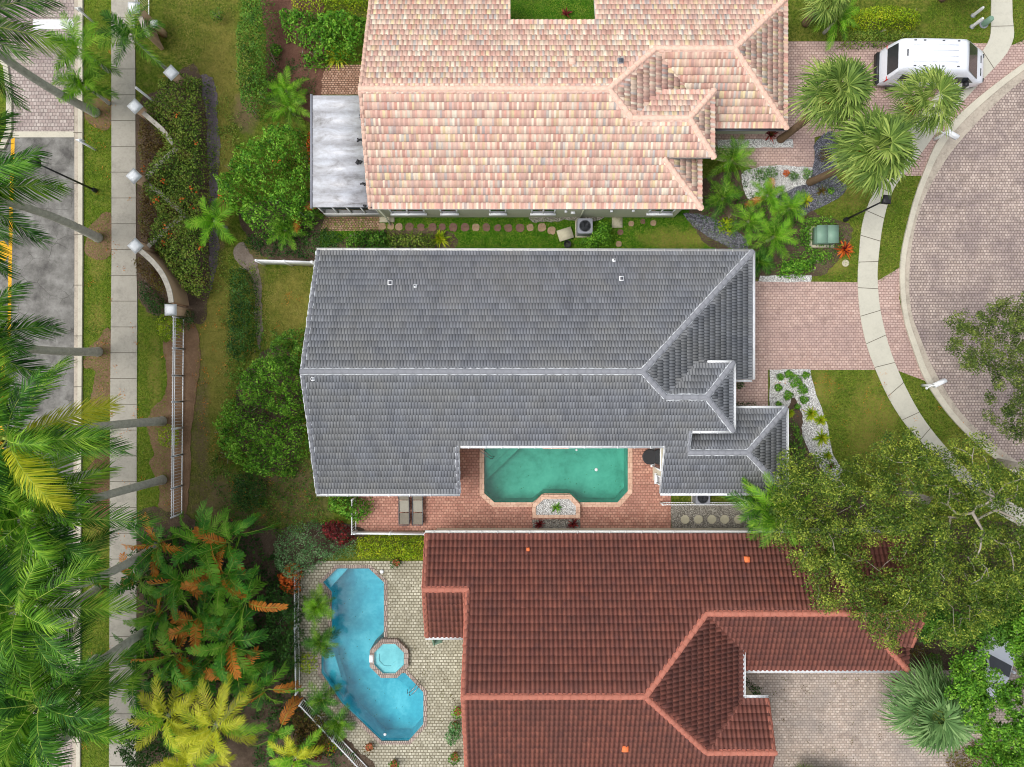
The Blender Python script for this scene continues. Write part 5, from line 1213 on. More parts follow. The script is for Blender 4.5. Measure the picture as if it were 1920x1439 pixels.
hedge('hedge', 'tall dark hedge running down from the top edge', 'hedge', [(442, -30), (500, -30), (502, 60), (503, 175), (480, 205), (448, 200), (438, 120)], 2.2, 'lf_mid', 240, .1, f=1.5, lump=.2)
hedge('shrub', 'rounded yellow green shrub mass against the tall dark hedge', 'shrub', [(438, 55), (470, 60), (482, 110), (478, 165), (450, 185), (436, 140)], 2.3, 'lf_olive', 220, .1, lump=.3)
shrub('shrub', 'small round dark shrub on the dry lawn near the top', 'shrub', 407, 28, .45, .8, 'lf_mid', 400, .07)
hedge('shrub', 'glossy bright green shrub beside the top left of the pink roof', 'shrub', [(518, 20), (560, 12), (640, 18), (690, 22), (684, 90), (640, 100), (600, 98), (560, 70), (525, 55)], 1.7, 'lf_bright', 230, .15, lump=.35, f=2.2, flat=False)
hedge('shrub', 'yellow green shrub strip at the top edge left of the pink roof', 'shrub', [(540, -30), (690, -30), (690, 14), (600, 16), (545, 10)], 1.2, 'lf_yellowgreen', 200, .1)
shrub('shrub', 'small bright fern clump on the red mulch', 'fern', 517, 93, .38, .4, 'lf_bright', 160, .14)
hedge('shrub', 'small light shrub strip above the red mulch patch', 'shrub', [(556, 95), (600, 98), (608, 125), (570, 120)], .8, 'lf_bright', 200, .12)
# the big fruit-like bush by the patio
hedge('bush', 'large bright green bush left of the aluminium patio roof', 'bush', [(470, 240), (520, 222), (565, 235), (576, 290), (586, 340), (584, 392), (560, 420), (520, 428), (470, 436), (440, 400), (402, 370), (394, 330), (425, 290), (445, 262)], 2.6, 'lf_bright', 240, .13, edge=.55, lump=.42, f=1.9, flat=False, flowers=('lf_orange', .7))
hedge('shrub', 'tall orange leaved croton squeezed against the aluminium roof', 'croton', [(573, 242), (585, 238), (586, 298), (574, 304)], 1.8, 'lf_orange', 420, .13, lump=.3)
hedge('hedge', 'leafy green hedge end under the pink house wall', 'hedge', [(648, 440), (680, 430), (722, 432), (728, 466), (645, 468)], 1.0, 'lf_mid', 240, .14, lump=.3)
hedge('hedge', 'speckled hedge piece between leafy hedge and yucca', 'hedge', [(722, 438), (812, 438), (814, 468), (726, 468)], .8, 'lf_olive', 280, .1, lump=.2)
hedge('hedge', 'narrow dark hedge row left of the grey house lawn', 'hedge', [(428, 500), (455, 502), (474, 530), (476, 600), (470, 660), (440, 680), (420, 660), (424, 580)], 1.0, 'lf_dark', 240, .1, lump=.25)
hedge('bush', 'bright bush at the upper left corner of the grey gable', 'bush', [(520, 620), (565, 612), (574, 650), (570, 700), (530, 705), (495, 680), (498, 640)], 2.2, 'lf_mid', 230, .12, edge=.55, lump=.42, f=2.2, flat=False)
hedge('bush', 'bright green bush just left of the grey ridge end', 'bush', [(475, 668), (530, 665), (562, 700), (568, 760), (545, 790), (500, 775), (455, 762), (436, 730), (445, 692)], 2.4, 'lf_bright', 240, .12, edge=.55, lump=.42, f=2.2, flat=False)
hedge('bush', 'big bright bush with a bare twig patch left of the grey gable', 'bush', [(410, 750), (440, 762), (490, 790), (545, 785), (572, 800), (570, 850), (538, 870), (535, 900), (480, 898), (440, 880), (402, 835), (394, 795)], 2.4, 'lf_bright', 240, .12, edge=.55, lump=.42, f=2.2, flat=False)
hedge('hedge', 'dark clipped shrub below the bright bushes', 'shrub', [(432, 895), (465, 888), (492, 905), (488, 950), (450, 965), (428, 940)], 1.4, 'lf_dark', 260, .1)
for (px, py, r, lab) in ((425, 855, .6, 'dry brown brush patch left of the dark clipped shrub'),):
    shrub('shrub', lab, 'shrub', px, py, r, .5, 'lf_brown', 260, .08)
shrub('shrub', 'yellow green vine swallowing the first white railing panel', 'vine', 318, 612, .85, 1.3, 'lf_yellowgreen', 900, .09)
shrub('shrub', 'yellow green vine on the railing beside the trunk foot', 'vine', 315, 818, .75, .9, 'lf_yellowgreen', 700, .09)
shrub('shrub', 'dark vine at the foot of the last wall pillar', 'vine', 350, 600, .6, 1.0, 'lf_dark', 420, .09)
hedge('hedge', 'yellow green low hedge between the patio fence and the cream pool deck', 'hedge', [(668, 1008), (740, 1012), (798, 1010), (795, 1050), (760, 1054), (700, 1048), (665, 1050)], 1.0, 'lf_yellowgreen', 280, .09, lump=.2)
hedge('shrub', 'silvery green shrub above the blue pool corner', 'shrub', [(505, 1020), (535, 990), (580, 985), (610, 1010), (665, 1020), (660, 1050), (600, 1060), (565, 1090), (540, 1100), (505, 1070)], 1.6, 'lf_silver', 280, .08, edge=.7, lump=.25, flat=False)
hedge('shrub', 'bright green shrub left of the patio railing', 'shrub', [(612, 930), (650, 925), (662, 940), (690, 945), (692, 962), (668, 985), (640, 975), (608, 960)], 1.5, 'lf_bright', 240, .13, edge=.6, flat=False)
hedge('croton', 'dark crimson croton beside the patio fence corner', 'croton', [(600, 988), (625, 980), (656, 996), (658, 1018), (638, 1026), (606, 1012)], 1.1, 'lf_red', 150, .16, lump=.3)
hedge('shrub', 'dark shrub mass left of the cream pool deck', 'shrub', [(490, 1105), (545, 1100), (556, 1140), (556, 1260), (520, 1270), (485, 1230), (492, 1160)], 1.8, 'lf_dark', 230, .12, lump=.35, flat=False)
hedge('croton', 'orange and yellow croton beside the white fence post', 'croton', [(516, 1080), (545, 1060), (556, 1080), (552, 1120), (525, 1115)], 1.4, 'lf_orange', 160, .16)
hedge('shrub', 'dark brown shrub with red sprigs near the diagonal fence', 'shrub', [(545, 1340), (600, 1345), (625, 1385), (600, 1430), (550, 1420)], 1.0, 'lf_brown', 220, .12, flowers=('lf_red', 6), lump=.3)
hedge('tree', 'dark leafy small tree over the sidewalk at the bottom', 'small tree', [(225, 1355), (258, 1340), (300, 1365), (312, 1410), (300, 1460), (215, 1460), (205, 1400)], 2.8, 'lf_dark', 230, .12, edge=.8, lump=.3, flat=False)
hedge('shrub', 'dark open shrub over the sidewalk beside the orange-leaved clump', 'shrub', [(215, 1040), (258, 1030), (290, 1060), (285, 1110), (240, 1130), (220, 1100)], 2.4, 'lf_dark', 90, .12, edge=.8, lump=.3, flat=False)
hedge('shrub', 'dark green shrub left of the lower broad-leaved plants', 'shrub', [(228, 1180), (262, 1170), (275, 1230), (262, 1275), (235, 1250)], 2.0, 'lf_dark', 160, .12, edge=.7, lump=.3, flat=False)
shrub('shrub', 'variegated yellow shrub under the middle pool palm', 'shrub', 576, 1245, .7, .7, 'lf_yellowgreen', 380, .1)
shrub('shrub', 'small pale yellow shrub near the lower fence bend', 'shrub', 615, 1398, .6, .7, 'lf_yellowgreen', 320, .09, extra=('lf_orange', 20))
# right side
hedge('hedge', 'clipped yellow green hedge above the white van', 'hedge', [(1592, 18), (1640, 8), (1690, 6), (1725, 14), (1736, 32), (1722, 46), (1650, 50), (1592, 46)], 1.3, 'lf_yellowgreen', 330, .09, lump=.12)
hedge('hedge', 'darker lower hedge along the pink house driveway', 'hedge', [(1580, 55), (1650, 52), (1740, 56), (1752, 70), (1730, 80), (1580, 80)], .9, 'lf_olive', 300, .09)
hedge('shrub', 'feathery green shrub between white gravel and pink entry roof', 'shrub', [(1420, 315), (1460, 308), (1462, 330), (1440, 338), (1418, 332)], .8, 'lf_mid', 240, .1)
shrub('shrub', 'left round clipped ball shrub on the white gravel', 'ball shrub', 1488, 331, .33, .6, 'lf_mid', 420, .06, lobes=3)
shrub('shrub', 'right round clipped ball shrub on the white gravel', 'ball shrub', 1512, 326, .33, .6, 'lf_bright', 420, .06, lobes=3)
shrub('croton', 'tiny orange croton on the white gravel', 'croton', 1475, 325, .2, .4, 'lf_orange', 90, .1)
shrub('shrub', 'small bright lettuce green plant on the slate bed', 'plant', 1558, 358, .22, .3, 'lf_bright', 120, .1)
rosette('bromeliad', 'bronze bromeliad on the slate bed', 'bromeliad', 1542, 358, .35, 'lf_brown', 30)
rosette('bromeliad', 'pale yellow spiky plant on the slate bed', 'bromeliad', 1513, 376, .48, 'pf_yellow', 44, .05)
shrub('shrub', 'dark mound plant at the upper slate bed', 'plant', 1546, 292, .42, .35, 'lf_brown', 240, .08)
hedge('shrub', 'lime and white leaved plant under the palms by the slate strip', 'plant', [(1352, 412), (1372, 405), (1385, 425), (1370, 438), (1352, 430)], .5, 'lf_yellowgreen', 170, .14)
hedge('hedge', 'low green ground cover ring around the utility box', 'ground cover', [(1508, 408), (1560, 404), (1574, 420), (1560, 424), (1524, 424), (1520, 466), (1560, 470), (1566, 484), (1530, 490), (1512, 470), (1503, 440)], .45, 'lf_bright', 330, .08)
hedge('shrub', 'glossy green shrub row north of the grey house driveway', 'shrub', [(1470, 492), (1500, 482), (1530, 486), (1532, 505), (1500, 518), (1465, 516)], .7, 'lf_bright', 300, .12, lump=.25)
rosette('bromeliad', 'large red and orange bromeliad on the lawn beside the curved walk', 'bromeliad', 1585, 468, .58, ['lf_orange', 'lf_red'], 46, .075)
rosette('bromeliad', 'dark red spiky plant at the pink garage corner', 'bromeliad', 1445, 252, .5, ['lf_red', 'lf_brown'], 36)
rosette('bromeliad', 'yellow spiky plant beside the top of the patio roof', 'bromeliad', 632, 103, .85, 'pf_yellow', 60, .07)
rosette('yucca', 'cream striped yucca at the end of the hedge by the grey roof', 'yucca', 825, 447, .62, ['lf_yellowgreen', 'pf_yellow'], 46, .075)
hedge('shrub', 'round bright shrub beside the air conditioner', 'shrub', [(1090, 452), (1112, 430), (1125, 412), (1148, 414), (1150, 440), (1140, 460), (1105, 462)], 1.3, 'lf_bright', 330, .1, lump=.25)
rosette('bromeliad', 'crimson plant on the courtyard lawn at the top', 'bromeliad', 1062, 25, .42, 'lf_red', 22, .07)
# bed by the grey house entrance
for i, (px, py, r, lab) in enumerate(((1492, 714, .42, 'largest leafy clump on the white gravel bed'), (1463, 707, .22, 'small green plant at the upper left of the white gravel bed'), (1480, 702, .26, 'green plant at the top of the white gravel bed'), (1511, 704, .24, 'thin leaved plant at the upper right of the white gravel bed'),
        (1460, 728, .24, 'green plant at the left edge of the white gravel bed'), (1478, 742, .3, 'green clump at the lower left of the leafy clump'), (1505, 730, .34, 'green clump right of the largest leafy clump'), (1508, 750, .26, 'green plant low right of the leafy clump'), (1460, 758, .18, 'small green plant beside the driveway edge'),
        (1495, 763, .18, 'tiny green plant above the yellow spiky ones'))):
    shrub('plant', lab, 'plant', px, py, r, .4, 'lf_bright', int(900 * r), .13, .3, group='green plants on the white gravel bed', lobes=3)
for i, (px, py, r, lab) in enumerate(((1522, 776, .5, 'upper large yellow green spiky plant on the white gravel'), (1540, 788, .42, 'yellow green spiky plant just right of the upper one'), (1542, 820, .56, 'lower large yellow green spiky plant on the white gravel'), (1554, 856, .3, 'small yellow green spiky plant near the bed end'), (1482, 775, .34, 'yellow spiky plant beside the grey end wing'))):
    rosette('spiky_plant', lab, 'spiky plant', px, py, r, ['lf_yellowgreen', 'pf_yellow'], 60, .06, group='spiky plants on the white gravel bed')
rosette('bromeliad', 'small red bromeliad at the tip of the white gravel bed', 'bromeliad', 1560, 874, .26, 'lf_red', 24)
hedge('shrub', 'dark feathery shrubs against the end wing of the grey house', 'shrub', [(1478, 790), (1505, 795), (1515, 830), (1512, 880), (1530, 910), (1500, 930), (1478, 900)], 1.4, 'lf_mid', 240, .09, lump=.35, flat=False)
hedge('shrub', 'short dark shrub row under the porch eave', 'shrub', [(1378, 757), (1420, 757), (1420, 764), (1378, 764)], .5, 'lf_dark', 300, .08)
shrub('shrub', 'tiny dark shrub beside the grey garage corner', 'shrub', 1388, 722, .3, .5, 'lf_dark', 160, .08)
hedge('hedge', 'thin green hedge strip beside the red entry roof', 'hedge', [(1396, 1275), (1412, 1285), (1446, 1320), (1448, 1370), (1441, 1370), (1438, 1325), (1398, 1300)], .6, 'lf_dark', 300, .08)
shrub('shrub', 'round dark green shrub at the end of the red roof', 'ball shrub', 1748, 1247, .7, .9, 'lf_mid', 620, .09)
shrub('shrub', 'dark dusty shrub below the end of the red roof', 'shrub', 1722, 1225, .5, .7, 'lf_brown', 360, .09)
shrub('shrub', 'small bright shrub at the lower right drive edge', 'ball shrub', 1838, 1412, .36, .5, 'lf_bright', 300, .08)
shrub('croton', 'orange croton at the lower right corner', 'croton', 1870, 1415, .4, .5, 'lf_orange', 200, .1)
hedge('shrub', 'dark undergrowth along the lower right drive edge', 'shrub', [(1780, 1425), (1830, 1400), (1870, 1380), (1930, 1400), (1930, 1460), (1790, 1460)], .6, 'lf_brown', 200, .1)
# potted plants on the cream deck and planters
def pot(px, py, r, h, label, leaf, n=120, L=None, size=.1):
    x, y = XY(px, py, h); t = thing('potted_plant', label, 'potted plant', (x, y, .02)); mb = MB(); lathe(mb, (x, y, .02), [(r * .7, 0), (r, h * .85), (r * 1.08, h * .86), (r * 1.08, h), (r * .9, h), (r * .9, h * .9)], 16); mb.build('pot', M['terracotta'], t, True)
    rng = nrng(); mb = MB(); blob_leaves(mb, (x, y, h + r * 1.0), (r * 1.7, r * 1.7, r * 1.4), n, rng, size); mb.build('foliage', M[leaf], t)
pot(858, 1335, .2, .35, 'terracotta pot with a compact green plant by the red gable wall', 'lf_bright', 160); pot(853, 1362, .2, .35, 'terracotta pot with a lush trailing plant below the compact one', 'lf_silver', 260, size=.12)
pot(852, 1420, .2, .35, 'terracotta pot near the bottom edge beside the red gable wall', 'lf_mid', 200); pot(692, 1402, .2, .3, 'terracotta pot with a dark plant beside the diagonal fence', 'lf_brown', 80); pot(738, 1434, .2, .3, 'pot with fern leaves at the bottom of the cream deck', 'lf_mid', 180)
pot(743, 1055, .2, .3, 'dark potted plant beside the hedge at the top of the cream deck', 'lf_dark', 120)
shrub('shrub', 'leafy shrub against the red gable wall', 'shrub', 848, 1382, .5, .8, 'lf_silver', 380, .11)
# planter at the teal pool
t = thing('planter', 'raised octagonal planter of white pebbles at the teal pool edge', 'planter', (*XY(1043, 950), 0))
pp = PL([(1016, 928), (1071, 928), (1088, 947), (1088, 972), (998, 972), (998, 947)], .35); pi_ = PL([(1020, 936), (1067, 936), (1080, 950), (1080, 966), (1005, 966), (1005, 950)], .35)
mb = MB(); prism(mb, pp, 0, .35, [pi_]); mb.build('planter_rim', M['coping'], t); mb = MB(); prism(mb, pi_, None, .29); mb.build('pebble_fill', M['whitegravel'], t)
x, y = XY(1043, 953, .4); mb = MB(); blades(mb, (x, y, .29), 26, .42, .05, nrng(), (10, 75)); tag(recenter(mb.build('fern', M['lf_bright'])), 'small green fern in the middle of the pebble planter', 'fern')
bed('grey_gravel', [(998, 974), (1088, 974), (1088, 995), (998, 995)], .03, 'greygravel', .02, False, kind='stuff')
rosette('cordyline', 'left dark red spiky plant below the pebble planter', 'spiky plant', 1011, 984, .38, 'lf_red', 34, .06, group='dark red spiky plants by the pool'); rosette('cordyline', 'right dark red spiky plant below the pebble planter', 'spiky plant', 1075, 984, .38, 'lf_red', 34, .06, group='dark red spiky plants by the pool')

# ---- big leafy trees
def clump_tree(name, label, poly_px, ztop, base_px, mat, nclump, per, cr, size, asp, cat='tree', seed=0, trunkr=.28, droopf=.5, extra=None, zr=(.72, 1.0), gate=1.2):
    rng = nrng(); poly = PL(poly_px, ztop * .88); x, y = XY(*base_px); t = thing(name, label, cat, (x, y, 0)); lo, hi = np.min(poly, 0), np.max(poly, 0); cl = []; tries = 0
    mind = cr * .85
    while len(cl) < nclump and tries < 40000:
        tries += 1; q = rng.uniform(lo, hi)
        if not inside(poly, q[:1] + rng.normal(0, .35, 1), q[1:] + rng.normal(0, .35, 1))[0]: continue
        if lumps(q[0], q[1], 1.1, (1.3, 2.2, .4, 5.1)) < -gate: continue
        if any((q[0] - c[0]) ** 2 + (q[1] - c[1]) ** 2 < mind ** 2 for c in cl[-400:]): mind *= .9995; continue
        cl.append((q[0], q[1], ztop * rng.uniform(*zr)))
    mb = MB(); ctr = np.mean(np.array(cl), 0)
    for c in cl:
        r = cr * rng.uniform(.55, 1.25); k = int(per * (r / cr) ** 1.5)
        # spray of twigs: elongated in a random direction
        a = rng.uniform(0, 2 * PI); ax = np.array([math.cos(a), math.sin(a), .1]); nb_ = 4
        for s in range(nb_):
            cc = np.array(c) + ax * rng.uniform(-.6, .6) * r + rng.normal(0, .18, 3) * r; D = unit(rng.normal(0, 1, (k // nb_, 3))); R_ = r * .6 * rng.uniform(.2, 1.0, (len(D), 1)) ** .5
            leaves(mb, cc + D * R_ * [1, 1, .55], D + [0, 0, .8], size, asp, rng)
    mb.build('crown', M[mat], t)
    # limbs: each clump hangs off its nearest already-built node nearer to the trunk
    bz = ztop * .3; nodes = [np.array([x, y, bz])]; rad = []; tb = MB(); tube(tb, [(x, y, -.1), (x + .05, y, bz * .5), (x, y, bz)], [trunkr * 1.3, trunkr, trunkr * .9], 10); mbk = MB()
    order = sorted(cl, key=lambda c: math.hypot(c[0] - x, c[1] - y))
    for c in order[::1]:
        c = np.array(c) - [0, 0, .25]; dist = [np.linalg.norm(c - n_) + .25 * np.linalg.norm(n_[:2] - [x, y]) for n_ in nodes]; i = int(np.argmin(dist)); p = nodes[i]
        far = np.linalg.norm(c[:2] - np.array([x, y])); R0 = max(.014, trunkr * .34 * math.exp(-far / 2.2))
        m_ = (p + c) / 2 + rng.normal(0, .1, 3) * np.linalg.norm(c - p) + [0, 0, .1]; tube(mbk, [p, m_, c], [R0 * 1.25, R0, R0 * .7], 5, 0, False); nodes.append(m_); nodes.append(c)
    tb.build('trunk', M['branch'], t, True); mbk.build('branch', M['branch'], t); return t
clump_tree('oak_tree', 'huge spreading yellow green tree covering the end of the red roof', [(1478, 905), (1500, 872), (1540, 880), (1585, 905), (1640, 890), (1672, 850), (1720, 818), (1770, 840), (1830, 835), (1870, 880), (1930, 900), (1990, 1000), (1960, 1110), (1900, 1150), (1850, 1172), (1790, 1185), (1740, 1160), (1700, 1170), (1640, 1202), (1612, 1150), (1560, 1125), (1528, 1075), (1540, 1045), (1480, 1030), (1470, 985), (1500, 940)], 8.0, (1690, 925), 'lf_oak', 350, 330, .78, .115, .42, zr=(.55, 1.0), gate=.5)
clump_tree('oak_tree', 'dusky branching tree leaning in over the cul-de-sac from the right edge', [(1788, 632), (1830, 612), (1848, 598), (1895, 600), (1915, 570), (1990, 560), (2060, 700), (2000, 850), (1925, 810), (1885, 785), (1885, 748), (1912, 730), (1885, 700), (1840, 675), (1830, 655)], 8.0, (1868, 868), 'lf_oak_dark', 150, 240, .6, .12, .42, gate=.75, trunkr=.22)
clump_tree('leafy_tree', 'bright green dense tree overhanging the parked white car', [(1925, 1165), (1950, 1080), (2010, 1250), (1990, 1460), (1880, 1460), (1866, 1400), (1862, 1345), (1825, 1318), (1806, 1285), (1795, 1250), (1806, 1238), (1826, 1262), (1842, 1296), (1868, 1318), (1912, 1300), (1925, 1240)], 6.0, (1935, 1330), 'lf_bright', 170, 330, .62, .13, .55)
clump_tree('leafy_tree', 'dark green tree filling the gap between the large tree and the parked car', [(1740, 1170), (1800, 1180), (1850, 1165), (1930, 1090), (1960, 1160), (1905, 1200), (1895, 1175), (1850, 1165), (1800, 1190), (1760, 1185)], 5.0, (1890, 1140), 'lf_mid', 90, 300, .6, .13, .5)

# ==================================================================== OBJECTS
# zigzag wall with capped pillars
def pillar(px, py, label, rot, hw=.31, h=2.05, z=None):
    x, y = XY(px, py, h); t = thing('wall_pillar', label, 'pillar', (x, y, 0), 'white capped pillars of the tan wall')
    mb = MB(); obox(mb, (x, y), hw * .72, hw * .72, -.05, h - .1, rot); mb.build('shaft', M['wall_tan'], t)
    mb = MB(); obox(mb, (x, y), hw, hw, h - .1, h - .02, rot); obox(mb, (x, y), hw, hw, h - .02, h + .05, rot, 0, .25); mb.build('cap', M['white'], t); return (x, y)
q = PI / 4
pts = {}
for k, (px, py, rot, lab) in enumerate([(250, 14, 0, 'topmost square capped pillar beside the sidewalk'), (320, 136, q, 'diamond turned capped pillar at the top of the olive hedge'), (252, 199, q, 'diamond turned capped pillar beside the sidewalk under the dark palm'),
        (250, 330, q, 'diamond turned capped pillar at the middle point of the zigzag wall'), (253, 461, q, 'diamond turned capped pillar where the curved wall begins'), (319, 581, 0, 'square capped pillar where the white railing begins')]):
    pts[k] = pillar(px, py, lab, rot)
pts[6] = pillar(287, 44, 'small capped post behind the topmost pillar', 0, .2, 1.3)
def wallseg(path, label, h=1.7, th=.2, cap=True):
    path = [np.array(p) for p in path]; t = thing('garden_wall', label, 'garden wall', (*path[0], 0), 'segments of the tan zigzag wall'); nrm = []
    for i in range(len(path)):
        a = path[max(0, i - 1)]; b = path[min(len(path) - 1, i + 1)]; d_ = (b - a) / np.linalg.norm(b - a); nrm.append(np.array([-d_[1], d_[0]]))
    for name, hw, z0, z1, mt in (('wall_body', th / 2, -.05, h, 'wall_tan'), ('coping', th * .62, h + .002, h + .07, 'wallcap')):
        L_ = [tuple(p + n_ * hw) for p, n_ in zip(path, nrm)]; R_ = [tuple(p - n_ * hw) for p, n_ in zip(path, nrm)]; mb = MB(); prism(mb, L_ + R_[::-1], z0, z1); mb.build(name, M[mt], t)
hv = lambda px, py, z=1.7: XY(px, py, z)
wallseg([pts[0], hv(268, 50), hv(276, 66)], 'short tan wall piece below the topmost pillar', 1.5)
wallseg([pts[2], hv(300, 240), hv(322, 268)], 'tan wall side running down right from the pillar under the dark palm', 1.45)
wallseg([hv(322, 268), hv(284, 302), pts[3]], 'tan wall side running back left to the middle pillar', .95)
wallseg([pts[3], hv(290, 358), hv(335, 398)], 'tan wall side running down right from the middle pillar', .95)
wallseg([hv(335, 398), hv(300, 425), pts[4]], 'tan wall side running back left to the lower diamond pillar', .95)
wallseg([hv(*p, 1.85) for p in smooth_poly([(258, 466), (275, 480), (293, 498), (308, 520), (318, 545), (322, 568)], False, 4)], 'curved tan wall between the diamond pillar and the railing pillar', 1.85, .22)
# railings
def railing(a, b, label, h=1.25, gap=.14, group=None, mat='white', pk=.018, double=True, cat='railing'):
    ax, ay = a; bx, by = b; L = math.dist(a, b); t = thing('railing', label, cat, (ax, ay, 0), group); mb = MB()
    beam(mb, (ax, ay, h - .05), (bx, by, h - .05), .045, .04); beam(mb, (ax, ay, .12), (bx, by, .12), .045, .04)
    if double: beam(mb, (ax, ay, h - .25), (bx, by, h - .25), .04, .03)
    mb.build('rail', M[mat], t); mb = MB(); k = int(L / gap)
    for i in range(1, k): q_ = i / k; x, y = ax + (bx - ax) * q_, ay + (by - ay) * q_; box(mb, x - pk / 2, x + pk / 2, y - pk / 2, y + pk / 2, .03, h + .08)
    mb.build('picket', M[mat], t); mb = MB()
    for q_ in (0, 1): x, y = ax + (bx - ax) * q_, ay + (by - ay) * q_; box(mb, x - .035, x + .035, y - .035, y + .035, 0, h + .04)
    mb.build('post', M[mat], t)
yy = [598, 655, 705, 753, 802, 852, 910, 963]
labs = ['railing panel under the yellow green vine at the last pillar', 'railing panel below the vine covered one', 'third white railing panel down from the last pillar', 'railing panel above the first palm foot', 'railing panel beside the palm foot in the dark mulch', 'railing panel below the yellow green vine by the palm foot', 'lowest railing panel beside the second palm foot']
for i in range(7): railing(XY(346 - (i * .5), yy[i] + .5), XY(345.5 - i * .5, yy[i + 1] - .5), 'white ' + labs[i].replace('third white ', 'third '), 1.35, .17, 'white railing panels beside the mulch bed')
railing(XY(281, -40), XY(281, 36), 'white railing panel at the top edge behind the topmost pillar', 1.6, .14)
# fences
def slatfence(path, label, h, mat='white', th=.05, cat='fence', name='fence'):
    t = thing(name, label, cat, (*path[0], 0)); mb = MB(); pb_ = MB()
    for a, b in zip(path[:-1], path[1:]):
        beam(mb, (*a, h * .52), (*b, h * .52), th * .6, h * .9); beam(mb, (*a, h), (*b, h), th * 1.6, .05); L = math.dist(a, b); k = max(1, round(L / 1.8))
        for i in range(k + 1): x, y = a[0] + (b[0] - a[0]) * i / k, a[1] + (b[1] - a[1]) * i / k; box(pb_, x - .06, x + .06, y - .06, y + .06, 0, h + .06)
    mb.build('panel', M[mat], t); pb_.build('post', M[mat], t)
slatfence([XY(497, 496.5, 0), XY(598, 499.5, 0)], 'short white solid fence left of the grey house', 1.4)
slatfence([XY(670, 995.5), XY(800, 997)], 'low white solid fence along the bottom of the pink pool deck', .75)
t = thing('garden_wall', 'thin pale green wall running along the pool deck beside the red eave', 'garden wall', (*XY(900, 997), 0)); mb = MB(); box(mb, *[XY(p, 996)[0] for p in (800, 1500)], XY(0, 997.5)[1], XY(0, 993.5)[1], 0, .6); mb.build('wall_body', M['wall_green'], t)
railing(XY(668, 932), XY(668, 994), 'white railing at the left end of the pink pool deck', 1.15, .15, double=False)
railing(XY(561, 1068), XY(561, 1168), 'upper white railing panel left of the blue pool', .9, .12, 'white railing panels round the blue pool', double=False); railing(XY(561, 1170), XY(563, 1290), 'lower straight white railing panel left of the blue pool', .9, .12, 'white railing panels round the blue pool', double=False)
railing(XY(570, 1310), XY(630, 1374), 'diagonal white railing panel under the palms', .9, .12, 'white railing panels round the blue pool', double=False); railing(XY(631, 1375), XY(700, 1448), 'diagonal white railing panel running off the bottom edge', .9, .12, 'white railing panels round the blue pool', double=False)
railing(XY(1237, 942), XY(1430, 942), 'white railing below the end wing of the grey house', .9, .14, double=False)
# lamps
def lamp(base, h, label, head_px=None, rot=.35):
    x, y = XY(*base); t = thing('street_lamp', label, 'street lamp', (x, y, 0)); mb = MB(); tube(mb, [(x, y, 0), (x, y, h * .5), (x, y, h)], [.06, .05, .04], 10); lathe(mb, (x, y, 0), [(.12, 0), (.12, .25), (.08, .35)], 12); mb.build('pole', M['black'], t)
    mb = MB(); hx, hy = x, y; obox(mb, (hx, hy), .17, .17, h, h + .28, rot, 0, 1.15); mb.build('lamp_head', M['black'], t); mb = MB(); obox(mb, (hx, hy), .225, .225, h + .282, h + .35, rot, 0, .6); mb.build('lamp_cap', M['black'], t)
lamp((180, 358), 4.9, 'black square headed street lamp over the asphalt road', rot=.05); lamp((1584, 413), 4.2, 'black square headed street lamp beside the curved walk', rot=-.1)
# posts and mailboxes
def signpost(base, h, label, board=True, mat='white'):
    x, y = XY(*base); t = thing('sign_post', label, 'sign post', (x, y, 0)); mb = MB(); box(mb, x - .04, x + .04, y - .04, y + .04, 0, h); mb.build('post', M[mat], t)
    if board: mb = MB(); obox(mb, (x - .01, y + .06), .16, .015, h - .35, h + .02, .2); mb.build('sign_board', M[mat], t)
signpost((180, 282), 1.6, 'white sign post on the verge above the street lamp'); signpost((176, 43), 1.5, 'weathered sign post on the verge at the top', mat='white_dull')
mb = MB(); x, y = XY(306, 205); tube(mb, [(x, y, 0), (x, y, 2.9)], [.05, .07], 8); tag(recenter(mb.build('pole', M['white_dull'])), 'bare pale pole rising from the top of the olive hedge', 'pole')
def mailbox(px, py, ang, label):
    x, y = XY(px, py); t = thing('mailbox', label, 'mailbox', (x, y, 0), 'white kerbside mailboxes'); mb = MB(); tube(mb, [(x, y, 0), (x, y, .5), (x, y, 1.45)], [.09, .07, .05], 10); mb.build('post', M['white'], t)
    c, s_ = math.cos(ang), math.sin(ang); mb = MB(); obox(mb, (x + .3 * c, y + .3 * s_), .34, .12, 1.05, 1.25, ang); tube(mb, [(x + .3 * c - .34 * c, y + .3 * s_ - .34 * s_, 1.25), (x + .3 * c + .34 * c, y + .3 * s_ + .34 * s_, 1.25)], .12, 12); mb.build('letter_box', M['white'], t)
    mb = MB(); beam(mb, (x - .35 * c, y - .35 * s_, .95), (x + .1 * c, y + .1 * s_, .95), .05, .06); lathe(mb, (x - .35 * c, y - .35 * s_, .93), [(.06, 0), (.08, .06), (.02, .14)], 10); mb.build('bracket', M['white'], t)
mailbox(1729, 723, .45, 'white mailbox at the kerb below the grey house driveway'); mailbox(1752, 262, -.5, 'white mailbox at the kerb below the white van')
